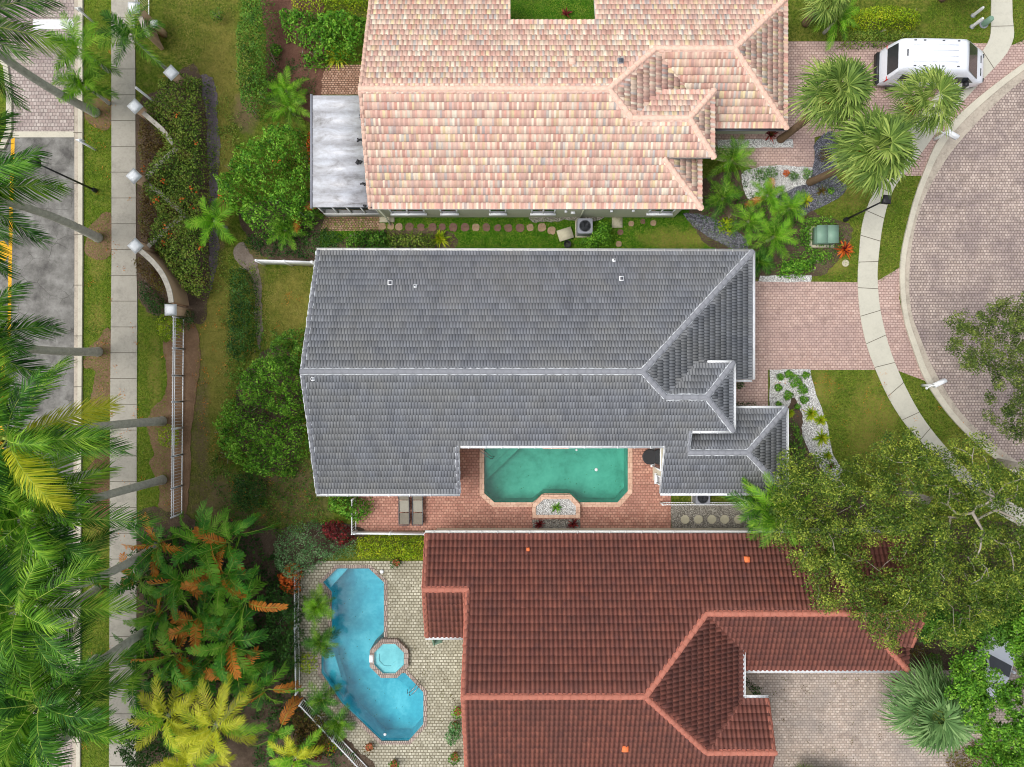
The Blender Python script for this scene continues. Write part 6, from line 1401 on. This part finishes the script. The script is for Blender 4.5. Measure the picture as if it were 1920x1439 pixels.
# utility boxes and pedestals
t = thing('utility_box', 'green utility box ringed by ground cover near the curved walk', 'utility box', (*XY(1540, 446), 0)); x, y = XY(1540, 445)
mb = MB(); box(mb, x - .56, x + .56, y - .46, y + .46, 0, .78); mb.build('cabinet', M['boxgreen'], t); mb = MB(); box(mb, x - .6, x + .0, y - .5, y + .5, .782, .84); box(mb, x + .012, x + .6, y - .5, y + .5, .782, .84); mb.build('lid', M['boxgreen'], t); mb = MB(); obox(mb, (x, y), .7, .6, -.02, .08); mb.build('plinth', M['concslab'], t)
def pedestal(base, h, r, label, mat, sq=False):
    x, y = XY(*base); t = thing('utility_pedestal', label, 'pedestal', (x, y, 0), 'utility pedestals on the lawn'); mb = MB()
    if sq: obox(mb, (x, y), r, r, 0, h, .4)
    else: lathe(mb, (x, y, 0), [(r, 0), (r, h * .9), (r * .7, h)], 12)
    mb.build('housing', M[mat], t); mb = MB(); lathe(mb, (x, y, -.01), [(r * 1.5, 0), (r * 1.5, .06)], 12); mb.build('base', M['grey'], t)
pedestal((1824, 30), .9, .09, 'upper grey white pedestal on the lawn above the van', 'white_dull'); pedestal((1822, 51), .95, .09, 'lower grey white pedestal on the lawn above the van', 'white_dull'); pedestal((1844, 46), .7, .17, 'green pedestal beside the end of the concrete walk', 'boxgreen')
# air conditioners
def aircon(px, py, label, sz=.42, h=.8):
    x, y = XY(px, py, h); t = thing('air_conditioner', label, 'air conditioner', (x, y, 0)); mb = MB(); prism(mb, [(x + sz * a, y + sz * b) for a, b in ((-1, -.85), (-.85, -1), (.85, -1), (1, -.85), (1, .85), (.85, 1), (-.85, 1), (-1, .85))], .05, h, [octo((x, y), sz * .78, 20)]); mb.build('casing', M['grey'], t)
    mb = MB(); prism(mb, octo((x, y), sz * .78, 20), None, h - .12)
    mb.build('fan_well', M['black'], t); mb = MB()
    for r_ in (.25, .4, .55, .7, .77): lathe(mb, (x, y, h + .005), [(sz * r_ - .008, 0), (sz * r_ - .008, .012), (sz * r_ + .008, .012), (sz * r_ + .008, 0)], 20)
    for k in range(8): a = PI * k / 4; beam(mb, (x, y, h + .01), (x + math.cos(a) * sz * .78, y + math.sin(a) * sz * .78, h + .01), .012, .012)
    mb.build('grille', M['darkgrey'], t); mb = MB()
    for k in range(3): a = 2 * PI * k / 3 + .4; obox(mb, (x + math.cos(a) * sz * .35, y + math.sin(a) * sz * .35), sz * .33, sz * .14, h - .08, h - .06, a)
    mb.build('fan_blade', M['grey'], t); mb = MB(); obox(mb, (x, y), sz * 1.15, sz * 1.15, -.02, .05); mb.build('slab', M['concslab'], t)
aircon(1097, 424, 'grey air conditioner under the pink house wall beside the bright shrub'); aircon(1318, 934, 'pale air conditioner partly under the end wing eave', .4)
# side-yard clutter
mb = MB(); x, y = XY(1060, 439, .3); obox(mb, (x, y), .42, .32, .22, .26, .3); tag(recenter(mb.build('board', M['concslab'])), 'tilted pale board lying beside the air conditioner', 'board')
mb = MB(); x, y = XY(1064, 458, .3); lathe(mb, (x, y, 0), [(.17, 0), (.21, .34), (.19, .34), (.15, .04)], 16); tag(recenter(mb.build('bucket', M['black'])), 'black bucket at the grey eave below the pale board', 'bucket')
rng = random.Random(8)
stn = [(717, 425, 'leftmost large tan stepping stone by the hedge', 1), (733, 425, 'second tan stepping stone beside the leftmost one', 1), (748, 426, 'third tan stepping stone touching the patio slab end', 1), (768, 426, 'brown stepping stone right after the tan trio', 0), (789, 427, 'brown stepping stone left of the yucca', 0), (811, 427, 'brown stepping stone straight above the speckled hedge', 0), (829, 426, 'brown stepping stone above the yucca', 0),
 (850, 427, 'first brown stepping stone on the lawn right of the yucca', 0), (872, 427, 'pinkish stepping stone on the lawn', 0), (892, 427, 'pale round stepping stone left of the dark pair', 1), (912, 427, 'mottled stepping stone before the dark pair', 0), (933, 428, 'left of the two dark stepping stones', 0), (953, 428, 'right of the two dark stepping stones', 0), (975, 428, 'rosy stepping stone right of the dark pair', 0), (994, 427, 'small tan upright stepping stone', 1), (1016, 427, 'square tan stepping stone', 1), (1034, 433, 'tilted pale stepping stone beside the board', 1),
 (1183, 420, 'small pale stone right of the square slab', 1), (1205, 416, 'purple grey round stone under the window', 0), (1225, 419, 'round pale stone with a cross crack', 1), (1163, 436, 'small rusty stone below the square slab', 0), (1160, 458, 'small pale block at the grey eave', 1)]
for px, py, lab, cl in stn:
    x, y = XY(px, py); hw = rng.uniform(.19, .24) * (.7 if px > 1150 else 1); n = 9; a0 = rng.uniform(-.15, .15); poly = []
    for k in range(12):
        a = 2 * PI * k / 12 + a0; rr = hw / max(abs(math.cos(a - a0)), abs(math.sin(a - a0))) ** .7 * rng.uniform(.9, 1.05); poly.append((x + rr * math.cos(a), y + rr * math.sin(a)))
    mb = MB(); prism(mb, poly, 0, .05); tag(recenter(mb.build('stepping_stone', M['stone' if cl else 'stone_dark'])), lab, 'stepping stone', 'stepping stones below the pink house')
mb = MB(); obox(mb, XY(1157, 418), .3, .29, 0, .06, 0); tag(recenter(mb.build('paving_slab', M['concslab'])), 'square pale slab beside the bright round shrub', 'slab')
for k, (px, py) in enumerate(((1284, 974), (1309, 974), (1334, 974), (1358, 974), (1384, 974))):
    mb = MB(); prism(mb, octo(XY(px, py), .26), 0, .06); tag(recenter(mb.build('stepping_stone', M['greygravel'] if False else M['concslab'])), 'round grey stepping stone on the grey pebbles below the end wing, ' + ['leftmost', 'second from left', 'middle one', 'fourth from left', 'rightmost near the palm'][k], 'stepping stone', 'grey stepping stones in pebbles')
# loungers, table, chair
def lounger(px, label):
    x, _ = XY(px, 955, .35); y1 = XY(0, 918, .35)[1]; y0 = XY(0, 985, .35)[1]; t = thing('sun_lounger', label, 'sun lounger', (x, (y0 + y1) / 2, .02), 'sun loungers on the pink deck'); w2 = .29; ym = y1 - .6
    zk = lambda yv: .36
    mb = MB()
    for sx in (-w2, w2): beam(mb, (x + sx, y0, .34), (x + sx, ym, .36), .045, .045); beam(mb, (x + sx, ym, .36), (x + sx, y1, .62), .045, .045)
    beam(mb, (x - w2, y0, .34), (x + w2, y0, .34), .045, .045); beam(mb, (x - w2, y1, .62), (x + w2, y1, .62), .045, .045); mb.build('frame', M['darkgrey'], t)
    mb = MB(); mb.add([(x - w2, y0 + .04, .33), (x + w2, y0 + .04, .33), (x + w2, (y0 + ym) / 2 - .02, .31), (x - w2, (y0 + ym) / 2 - .02, .31)], [[0, 1, 2, 3]]); mb.build('leg_rest', M['fabric2'], t)
    mb = MB(); mb.add([(x - w2, (y0 + ym) / 2 + .03, .315), (x + w2, (y0 + ym) / 2 + .03, .315), (x + w2, ym - .02, .355), (x - w2, ym - .02, .355)], [[0, 1, 2, 3]]); mb.build('seat', M['fabric'], t)
    mb = MB(); mb.add([(x - w2, ym + .02, .375), (x + w2, ym + .02, .375), (x + w2, y1 - .03, .615), (x - w2, y1 - .03, .615)], [[0, 1, 2, 3]]); mb.build('backrest', M['fabric2'], t)
    for sx in (-w2, w2):
        for yv in (y0 + .15, ym): mb = MB(); beam(mb, (x + sx, yv, .34), (x + sx, yv, .02), .04, .04); mb.build('leg', M['darkgrey'], t)
lounger(757.5, 'left sun lounger with grey sling half under the grey eave'); lounger(783, 'right sun lounger with grey sling half under the grey eave')
x, y = XY(1219, 857, .7); t = thing('round_table', 'round black table beside the teal pool and the patio door', 'table', (x, y, .02)); mb = MB(); lathe(mb, (x, y, .68), [(.42, 0), (.44, .02), (.44, .04), (.4, .045)], 28); mb.build('tabletop', M['black'], t)
for k in range(4): a = PI / 4 + k * PI / 2; mb = MB(); tube(mb, [(x + .1 * math.cos(a), y + .1 * math.sin(a), .68), (x + .33 * math.cos(a), y + .33 * math.sin(a), .02)], .018, 6); mb.build('leg', M['black'], t)
x, y = XY(820, 1201, .5); t = thing('patio_chair', 'pale green patio chair beside the small red extension roof', 'chair', (x, y, .02)); mb = MB(); obox(mb, (x, y), .22, .22, .42, .46, .3); mb.build('seat', M['boxgreen'], t); mb = MB(); obox(mb, (x - .2, y + .03), .025, .22, .5, .9, .3); mb.build('backrest', M['boxgreen'], t)
for a in range(4): mb = MB(); q_ = .3 + PI / 4 + a * PI / 2; beam(mb, (x + .27 * math.cos(q_), y + .27 * math.sin(q_), .42), (x + .3 * math.cos(q_), y + .3 * math.sin(q_), .02), .03, .03); mb.build('leg', M['boxgreen'], t)
mb = MB(); lathe(mb, P(716, 1072, .05)[:2] + (.03,), [(.1, 0), (.12, .04), (.05, .08)], 14); tag(recenter(mb.build('skimmer_lid', M['white'])), 'white round lid on the deck at the pool corner', 'lid')
mb = MB(); x, y = XY(1585, 494); lathe(mb, (x, y, 0), [(.2, .0), (.2, .05), (.14, .06), (.12, .03)], 16); tag(recenter(mb.build('drain_ring', M['concslab'])), 'round grey concrete ring on the lawn under the red bromeliad', 'drain ring')

# ---- white van
def loft(mb, stations, mi=0, capn=True):
    n = len(stations[0]); V = [p for s_ in stations for p in s_]; F = []
    for i in range(len(stations) - 1):
        for k in range(n): F.append([i * n + k, i * n + (k + 1) % n, (i + 1) * n + (k + 1) % n, (i + 1) * n + k])
    mb.add(V, F, mi)
    if capn: mb.add(stations[0], [list(range(n))], mi); mb.add(stations[-1], [list(range(n))[::-1]], mi)
class Veh:
    """body surface: half width w(z) scaled by taper(x), roof height top(x)"""
    def __init__(s, name, label, cat, pos, ang, top, taper, prof, z0=.35):
        s.c, s.sn = math.cos(ang), math.sin(ang); s.p = pos; s.top = top; s.tp = taper; s.prof = prof; s.z0 = z0; s.t = thing(name, label, cat, (*pos, .01))
    def W(s, x, y, z): return (s.p[0] + x * s.c - y * s.sn, s.p[1] + x * s.sn + y * s.c, z)
    def hw(s, x, z):
        return np.interp(z, *zip(*s.prof)) * s.tp(x)
    def station(s, x, n=7):
        T_ = s.top(x); z0 = s.z0; R = []
        for k in range(n): z = z0 + (T_ - z0) * (1 - (1 - k / (n - 1)) ** 1.0) * .97; R.append((x, -s.hw(x, z) * (1 if k else .92), z))
        wt_ = s.hw(x, T_); up = [(x, -wt_ * .8, T_ * .995), (x, -wt_ * .4, T_ * 1.004), (x, wt_ * .4, T_ * 1.004), (x, wt_ * .8, T_ * .995)]
        L_ = [(x, -y, z) for (x, y, z) in R[::-1]]
        return [s.W(*p) for p in R + up + L_]
    def body(s, xs, mat): mb = MB(); loft(mb, [s.station(x) for x in xs]); return mb.build('body', M[mat], s.t, True)
    def side_panel(s, x0, x1, z0, z1, sgn, name, mat, off=.012, slant0=0, slant1=0, n=8):
        mb = MB(); V = []
        for i in range(n + 1):
            for z, sl in ((z0, 0), (z1, 1)):
                x = (x0 + slant0 * sl) + ((x1 + slant1 * sl) - (x0 + slant0 * sl)) * i / n; V.append(s.W(x, sgn * (s.hw(x, z) + off), z))
        F = [[2 * i, 2 * i + 2, 2 * i + 3, 2 * i + 1] for i in range(n)]; mb.add(V, F); return mb.build(name, M[mat], s.t)
    def top_panel(s, x0, x1, f0, f1, name, mat, off=.012, n=10, my=.9, y0=-1, y1=1):
        mb = MB(); V = []
        for i in range(n + 1):
            x = x0 + (x1 - x0) * i / n; f = f0 + (f1 - f0) * i / n
            for k in range(9): q_ = y0 + (y1 - y0) * k / 8; V.append(s.W(x + (off if x1 > 0 else -off), q_ * s.hw(x, s.top(x)) * f, s.top(x) * (1.0015 if abs(q_) < .8 else .998) + off))
        F = [[i * 9 + k, i * 9 + k + 1, i * 9 + 10 + k, i * 9 + 9 + k] for i in range(n) for k in range(8)]; mb.add(V, F); return mb.build(name, M[mat], s.t)
    def wheel(s, x, y, r=.36):
        a = s.W(x, y - .12, r); b = s.W(x, y + .12, r); mb = MB(); tube(mb, [a, b], r, 22); w_ = mb.build('wheel', M['black'], s.t); ORG[w_] = ORG[s.t]
        o_ = -.125 if y < 0 else .125; mb = MB(); c0 = s.W(x, y + o_, r); c1 = s.W(x, y + o_ * 1.06, r); tube(mb, [c0, c1], r * .62, 18)
        mb.build('rim', M['steel'], w_); mb = MB()
        for k in range(10): q_ = 2 * PI * k / 10; cc = s.W(x + math.cos(q_) * r * .42, y + o_ * 1.08, r + math.sin(q_) * r * .42); cd = s.W(x + math.cos(q_) * r * .42, y + o_ * 1.1, r + math.sin(q_) * r * .42); tube(mb, [cc, cd], r * .09, 8)
        mb.build('rim_slot', M['black'], w_)
VL = 2.85
vx, vy = 23.35, 17.55
vtop = lambda x: float(np.interp(x, [-2.86, -2.82, -2.77, -2.56, -2.38, .65, .9, 1.05, 2.15, 2.6, 2.8, 2.85], [.7, 1.0, 1.3, 2.42, 2.55, 2.57, 2.5, 2.38, 1.42, 1.17, .95, .7]))
vtap = lambda x: float(np.interp(x, [-2.85, -2.6, -1.5, 1.2, 2.2, 2.7, 2.85], [.88, .95, 1, 1, .95, .82, .68]))
v = Veh('van', 'white high roof passenger van parked on the driveway at the upper right', 'van', (vx, vy), math.radians(-1.5), vtop, vtap, [(.3, .98), (1.1, 1.02), (1.5, .98), (2.2, .88), (2.45, .83), (2.6, .78)])
v.body([-2.86, -2.82, -2.77, -2.66, -2.56, -2.47, -2.38, -2.1, -1.5, -.5, .3, .65, .8, .9, 1.05, 1.3, 1.6, 1.9, 2.15, 2.4, 2.6, 2.72, 2.8, 2.85], 'vanwhite')
v.top_panel(-2.755, -2.6, .8, .8, 'rear_window', 'glass', n=4, off=.02); v.top_panel(1.12, 2.1, .9, .9, 'windshield', 'glass', n=6)
for sg in (-1, 1):
    v.side_panel(-2.2, -.9, 1.35, 1.95, sg, 'side_window', 'glass'); v.side_panel(-.8, .6, 1.35, 1.9, sg, 'side_window', 'glass'); v.side_panel(.75, 2.0, 1.3, 1.85, sg, 'side_window', 'glass', slant1=-.62)
    v.side_panel(-2.5, 2.5, .5, .62, sg, 'side_trim', 'darkgrey', .02)
    mb = MB(); obox(mb, v.W(1.55, sg * 1.12, 0)[:2], .09, .12, 1.25, 1.55, math.radians(-1.5)); mb.build('wing_mirror', M['black'], v.t)
    mb = MB(); obox(mb, v.W(-2.72, sg * .84, 0)[:2], .05, .09, 1.0, 1.35, math.radians(-1.5)); mb.build('tail_light', M['redlens'], v.t)
    mb = MB(); obox(mb, v.W(2.66, sg * .66, 0)[:2], .12, .1, .82, 1.03, math.radians(-1.5)); mb.build('headlight', M['glass'], v.t)
    for x_ in (-1.9, 1.75): v.wheel(x_, sg * .86)
for x_ in (-1.9, -1.4, -.4, .4):
    for sg in (-1, 1): mb = MB(); obox(mb, v.W(x_, sg * .68, 0)[:2], .06, .025, vtop(x_) - .01, vtop(x_) + .025, math.radians(-1.5)); mb.build('roof_bracket', M['darkgrey'], v.t)
for y_ in (-.45, -.15, .15, .45): mb = MB(); beam(mb, v.W(-2.0, y_, 2.578), v.W(.4, y_, 2.59), .035, .012); mb.build('roof_rib', M['vanwhite'], v.t)
mb = MB(); obox(mb, v.W(-2.9, 0, 0)[:2], .1, .86, .38, .72, math.radians(-1.5)); mb.build('bumper', M['black'], v.t); mb = MB(); obox(mb, v.W(2.84, 0, 0)[:2], .06, .62, .35, .6, math.radians(-1.5)); mb.build('bumper', M['black'], v.t)
mb = MB(); obox(mb, v.W(-2.3, 0, 0)[:2], .03, .18, 2.5, 2.585, math.radians(-1.5)); mb.build('brake_light', M['black'], v.t)
mb = MB(); [obox(mb, v.W(2.44, sg * .35, 0)[:2], .03, .2, vtop(2.44) - .02, vtop(2.44) + .02, math.radians(-1.5)) for sg in (-1, 1)]; mb.build('bonnet_vent', M['black'], v.t)
# ---- white car under the tree
cx_, cy_ = XY(1850, 1262, .6)
ctop = lambda x: float(np.interp(x, [-2.25, -2.2, -1.6, -.9, .3, 1.05, 1.9, 2.2, 2.25], [.6, .85, .95, 1.38, 1.42, .98, .82, .68, .5]))
ctap = lambda x: float(np.interp(x, [-2.25, -1.9, 0, 1.7, 2.25], [.8, .95, 1, .95, .72]))
cr = Veh('car', 'white sedan half hidden under the bright green tree at the lower right', 'car', (cx_, cy_), math.radians(62), ctop, ctap, [(.2, .86), (.6, .9), (.9, .88), (1.4, .62)], .22)
cr.body([-2.25, -2.2, -2, -1.6, -1.25, -.9, -.3, .3, .7, 1.05, 1.5, 1.9, 2.1, 2.2, 2.25], 'vanwhite')
cr.top_panel(-1.5, -.98, .9, .95, 'rear_window', 'glass', n=5); cr.top_panel(.38, 1.0, .95, .92, 'windshield', 'glass', n=5)
for sg in (-1, 1):
    cr.side_panel(-.95, -.12, .97, 1.3, sg, 'side_window', 'glass', slant0=.2); cr.side_panel(-.05, .85, .97, 1.3, sg, 'side_window', 'glass', slant1=-.4)
    mb = MB(); obox(mb, cr.W(2.08, sg * .58, 0)[:2], .13, .14, .6, .74, math.radians(62)); mb.build('headlight', M['glass'], cr.t)
    mb = MB(); obox(mb, cr.W(.75, sg * .98, 0)[:2], .07, .1, .92, 1.05, math.radians(62)); mb.build('wing_mirror', M['vanwhite'], cr.t)
    for x_ in (-1.4, 1.4): cr.wheel(x_, sg * .82, .33)

# ---- grass blades breaking the lawn surface (nobody could count them)
def tufts(name, polys, dens, L, mat, avoid=(), seed=1):
    rng = np.random.default_rng(seed); mb = MB()
    for pts_ in polys:
        poly = PL(pts_); n = int(abs(area2(poly)) * dens); lo, hi = np.min(poly, 0), np.max(poly, 0); q_ = rng.uniform(lo, hi, (int(n * 1.6), 2)); q_ = q_[inside(poly, q_[:, 0], q_[:, 1])][:n]
        for av in avoid:
            ap = PL(av); q_ = q_[~inside(ap, q_[:, 0], q_[:, 1])]
        n = len(q_); pos = np.column_stack([q_, np.full(n, .02)]); a = rng.uniform(0, 2 * PI, n); l = L * rng.uniform(.5, 1.3, n); dr = np.column_stack([np.cos(a), np.sin(a), rng.uniform(.15, 1.0, n)]) * l[:, None]; sd = np.column_stack([-np.sin(a), np.cos(a), np.zeros(n)]) * .012
        mb.add(np.stack([pos - sd, pos + sd, pos + dr], 1).reshape(-1, 3), np.arange(3 * n).reshape(n, 3))
    o = mb.build(name, M[mat]); o['kind'] = 'stuff'; return o
rosette('bromeliad', 'low dark green strap plant below the dark clipped shrub', 'plant', 470, 975, .35, 'lf_dark', 24)
def weeds(name, pts_, n, size, mat, h=.22, z=.03, kind='stuff', seed=3):
    rng = np.random.default_rng(seed); poly = PL(pts_); lo, hi = np.min(poly, 0), np.max(poly, 0); mb = MB(); q_ = rng.uniform(lo, hi, (n * 2, 2)); q_ = q_[inside(poly, q_[:, 0], q_[:, 1])][:n]
    c = np.repeat(q_, 9, 0) + rng.normal(0, .11, (len(q_) * 9, 2)); leaves(mb, np.column_stack([c, z + rng.uniform(0, h, len(c))]), np.tile([0, 0, 1.], (len(c), 1)), size, .6, rng, 0, .5); o = mb.build(name, M[mat]); o['kind'] = kind
weeds('undergrowth', [(425, 640), (470, 600), (575, 640), (590, 900), (620, 985), (500, 1010), (430, 985), (395, 900), (420, 800)], 900, .09, 'lf_mid')
weeds('undergrowth', [(405, 150), (440, 200), (470, 230), (440, 270), (400, 340), (395, 420), (405, 470), (480, 500), (500, 620), (470, 640), (410, 600), (400, 400)], 420, .08, 'lf_olive', seed=4)
weeds('undergrowth', [(505, 100), (600, 130), (590, 180), (505, 200)], 90, .08, 'lf_dark', seed=5)
weeds('undergrowth', [(450, 440), (590, 430), (640, 440), (640, 468), (585, 485), (470, 480)], 260, .09, 'lf_dark', seed=6)
weeds('undergrowth', [(1300, 400), (1345, 335), (1440, 345), (1500, 400), (1590, 440), (1560, 500), (1420, 515), (1400, 465)], 420, .09, 'lf_mid', seed=7)
weeds('undergrowth', [(480, 1000), (560, 1080), (560, 1300), (690, 1439), (480, 1439), (470, 1200)], 700, .12, 'lf_dark', seed=8)
weeds('undergrowth', [(1485, 800), (1540, 900), (1700, 980), (1900, 1000), (1900, 1150), (1760, 1240), (1700, 1230), (1500, 980)], 500, .1, 'lf_olive', seed=9)
weeds('fallen_leaves', [(158, 0), (208, 0), (300, 600), (350, 960), (250, 1000), (205, 1430), (155, 1430), (155, 600)], 70, .06, 'pf_dead', .02, .06, seed=10)
weeds('fallen_leaves', [(350, 600), (560, 520), (590, 960), (400, 980)], 130, .07, 'pf_dead', .02, .03, seed=11)
weeds('fallen_leaves', [(1440, 700), (1680, 700), (1900, 870), (1800, 1000), (1560, 900)], 60, .06, 'pf_dead', .02, .05, seed=12)
weeds('fallen_leaves', [(1320, 1260), (1660, 1265), (1840, 1350), (1780, 1439), (1470, 1439)], 60, .06, 'lf_brown', .01, .03, seed=13)
weeds('fallen_leaves', [(700, 1060), (860, 1060), (860, 1430), (730, 1430), (800, 1300)], 40, .06, 'lf_brown', .01, .04, seed=14)
def specks(name, pts_, n, mat, z, seed):
    rng = np.random.default_rng(seed); poly = PL(pts_); lo, hi = np.min(poly, 0), np.max(poly, 0); q_ = rng.uniform(lo, hi, (n * 2, 2)); q_ = q_[inside(poly, q_[:, 0], q_[:, 1])][:n]; mb = MB()
    leaves(mb, np.column_stack([q_, np.full(len(q_), z)]), np.tile([0, 0, 1.], (len(q_), 1)), .06, .6, rng, 0, .05); o = mb.build(name, M[mat]); o['kind'] = 'stuff'
specks('floating_leaves', [(615, 1090), (700, 1090), (700, 1190), (680, 1260), (740, 1290), (780, 1360), (720, 1380), (630, 1290)], 46, 'lf_dark', -.085, 20)
specks('floating_leaves', [(930, 850), (1165, 850), (1165, 915), (1100, 930), (930, 915)], 26, 'lf_dark', -.085, 21)
M['gb'] = leafmat('grass_blades', [c8(60, 96, 14), c8(104, 136, 30), c8(140, 152, 54)], clump=.9)
M['gd'] = leafmat('dry_grass_blades', [c8(84, 96, 30), c8(128, 128, 54), c8(160, 148, 84)], clump=.9)
tufts('grass', [[(157, 0), (208, 0), (208, 1439), (153, 1439)], [(258, 590), (310, 600), (320, 980), (256, 990)], [(1440, 694), (1680, 694), (1850, 900), (1560, 900), (1530, 780)], [(1530, 330), (1640, 340), (1610, 530), (1530, 528)], [(1660, 360), (1725, 320), (1690, 500), (1650, 530)], [(1690, 700), (1740, 720), (1870, 865), (1800, 880)], [(600, 408), (1290, 408), (1400, 470), (600, 470)], [(1740, 0), (1855, 0), (1850, 80), (1740, 80)], [(1900, 0), (1960, 0), (1960, 80), (1898, 84)], [(957, 0), (1115, 0), (1115, 38), (957, 38)]], 230, .11, 'gb',
    avoid=[WA + WB[::-1], KO + KI[::-1], [(1443, 693), (1518, 693), (1560, 850), (1580, 885), (1540, 960), (1443, 762)]])
tufts('dry_grass', [[(300, -10), (445, -10), (440, 120), (430, 480), (440, 700), (420, 900), (355, 960), (370, 640), (405, 480), (410, 160), (330, 120)], [(490, 505), (585, 505), (565, 620), (495, 640)], [(500, 900), (600, 930), (610, 980), (500, 1000)]], 260, .12, 'gd')
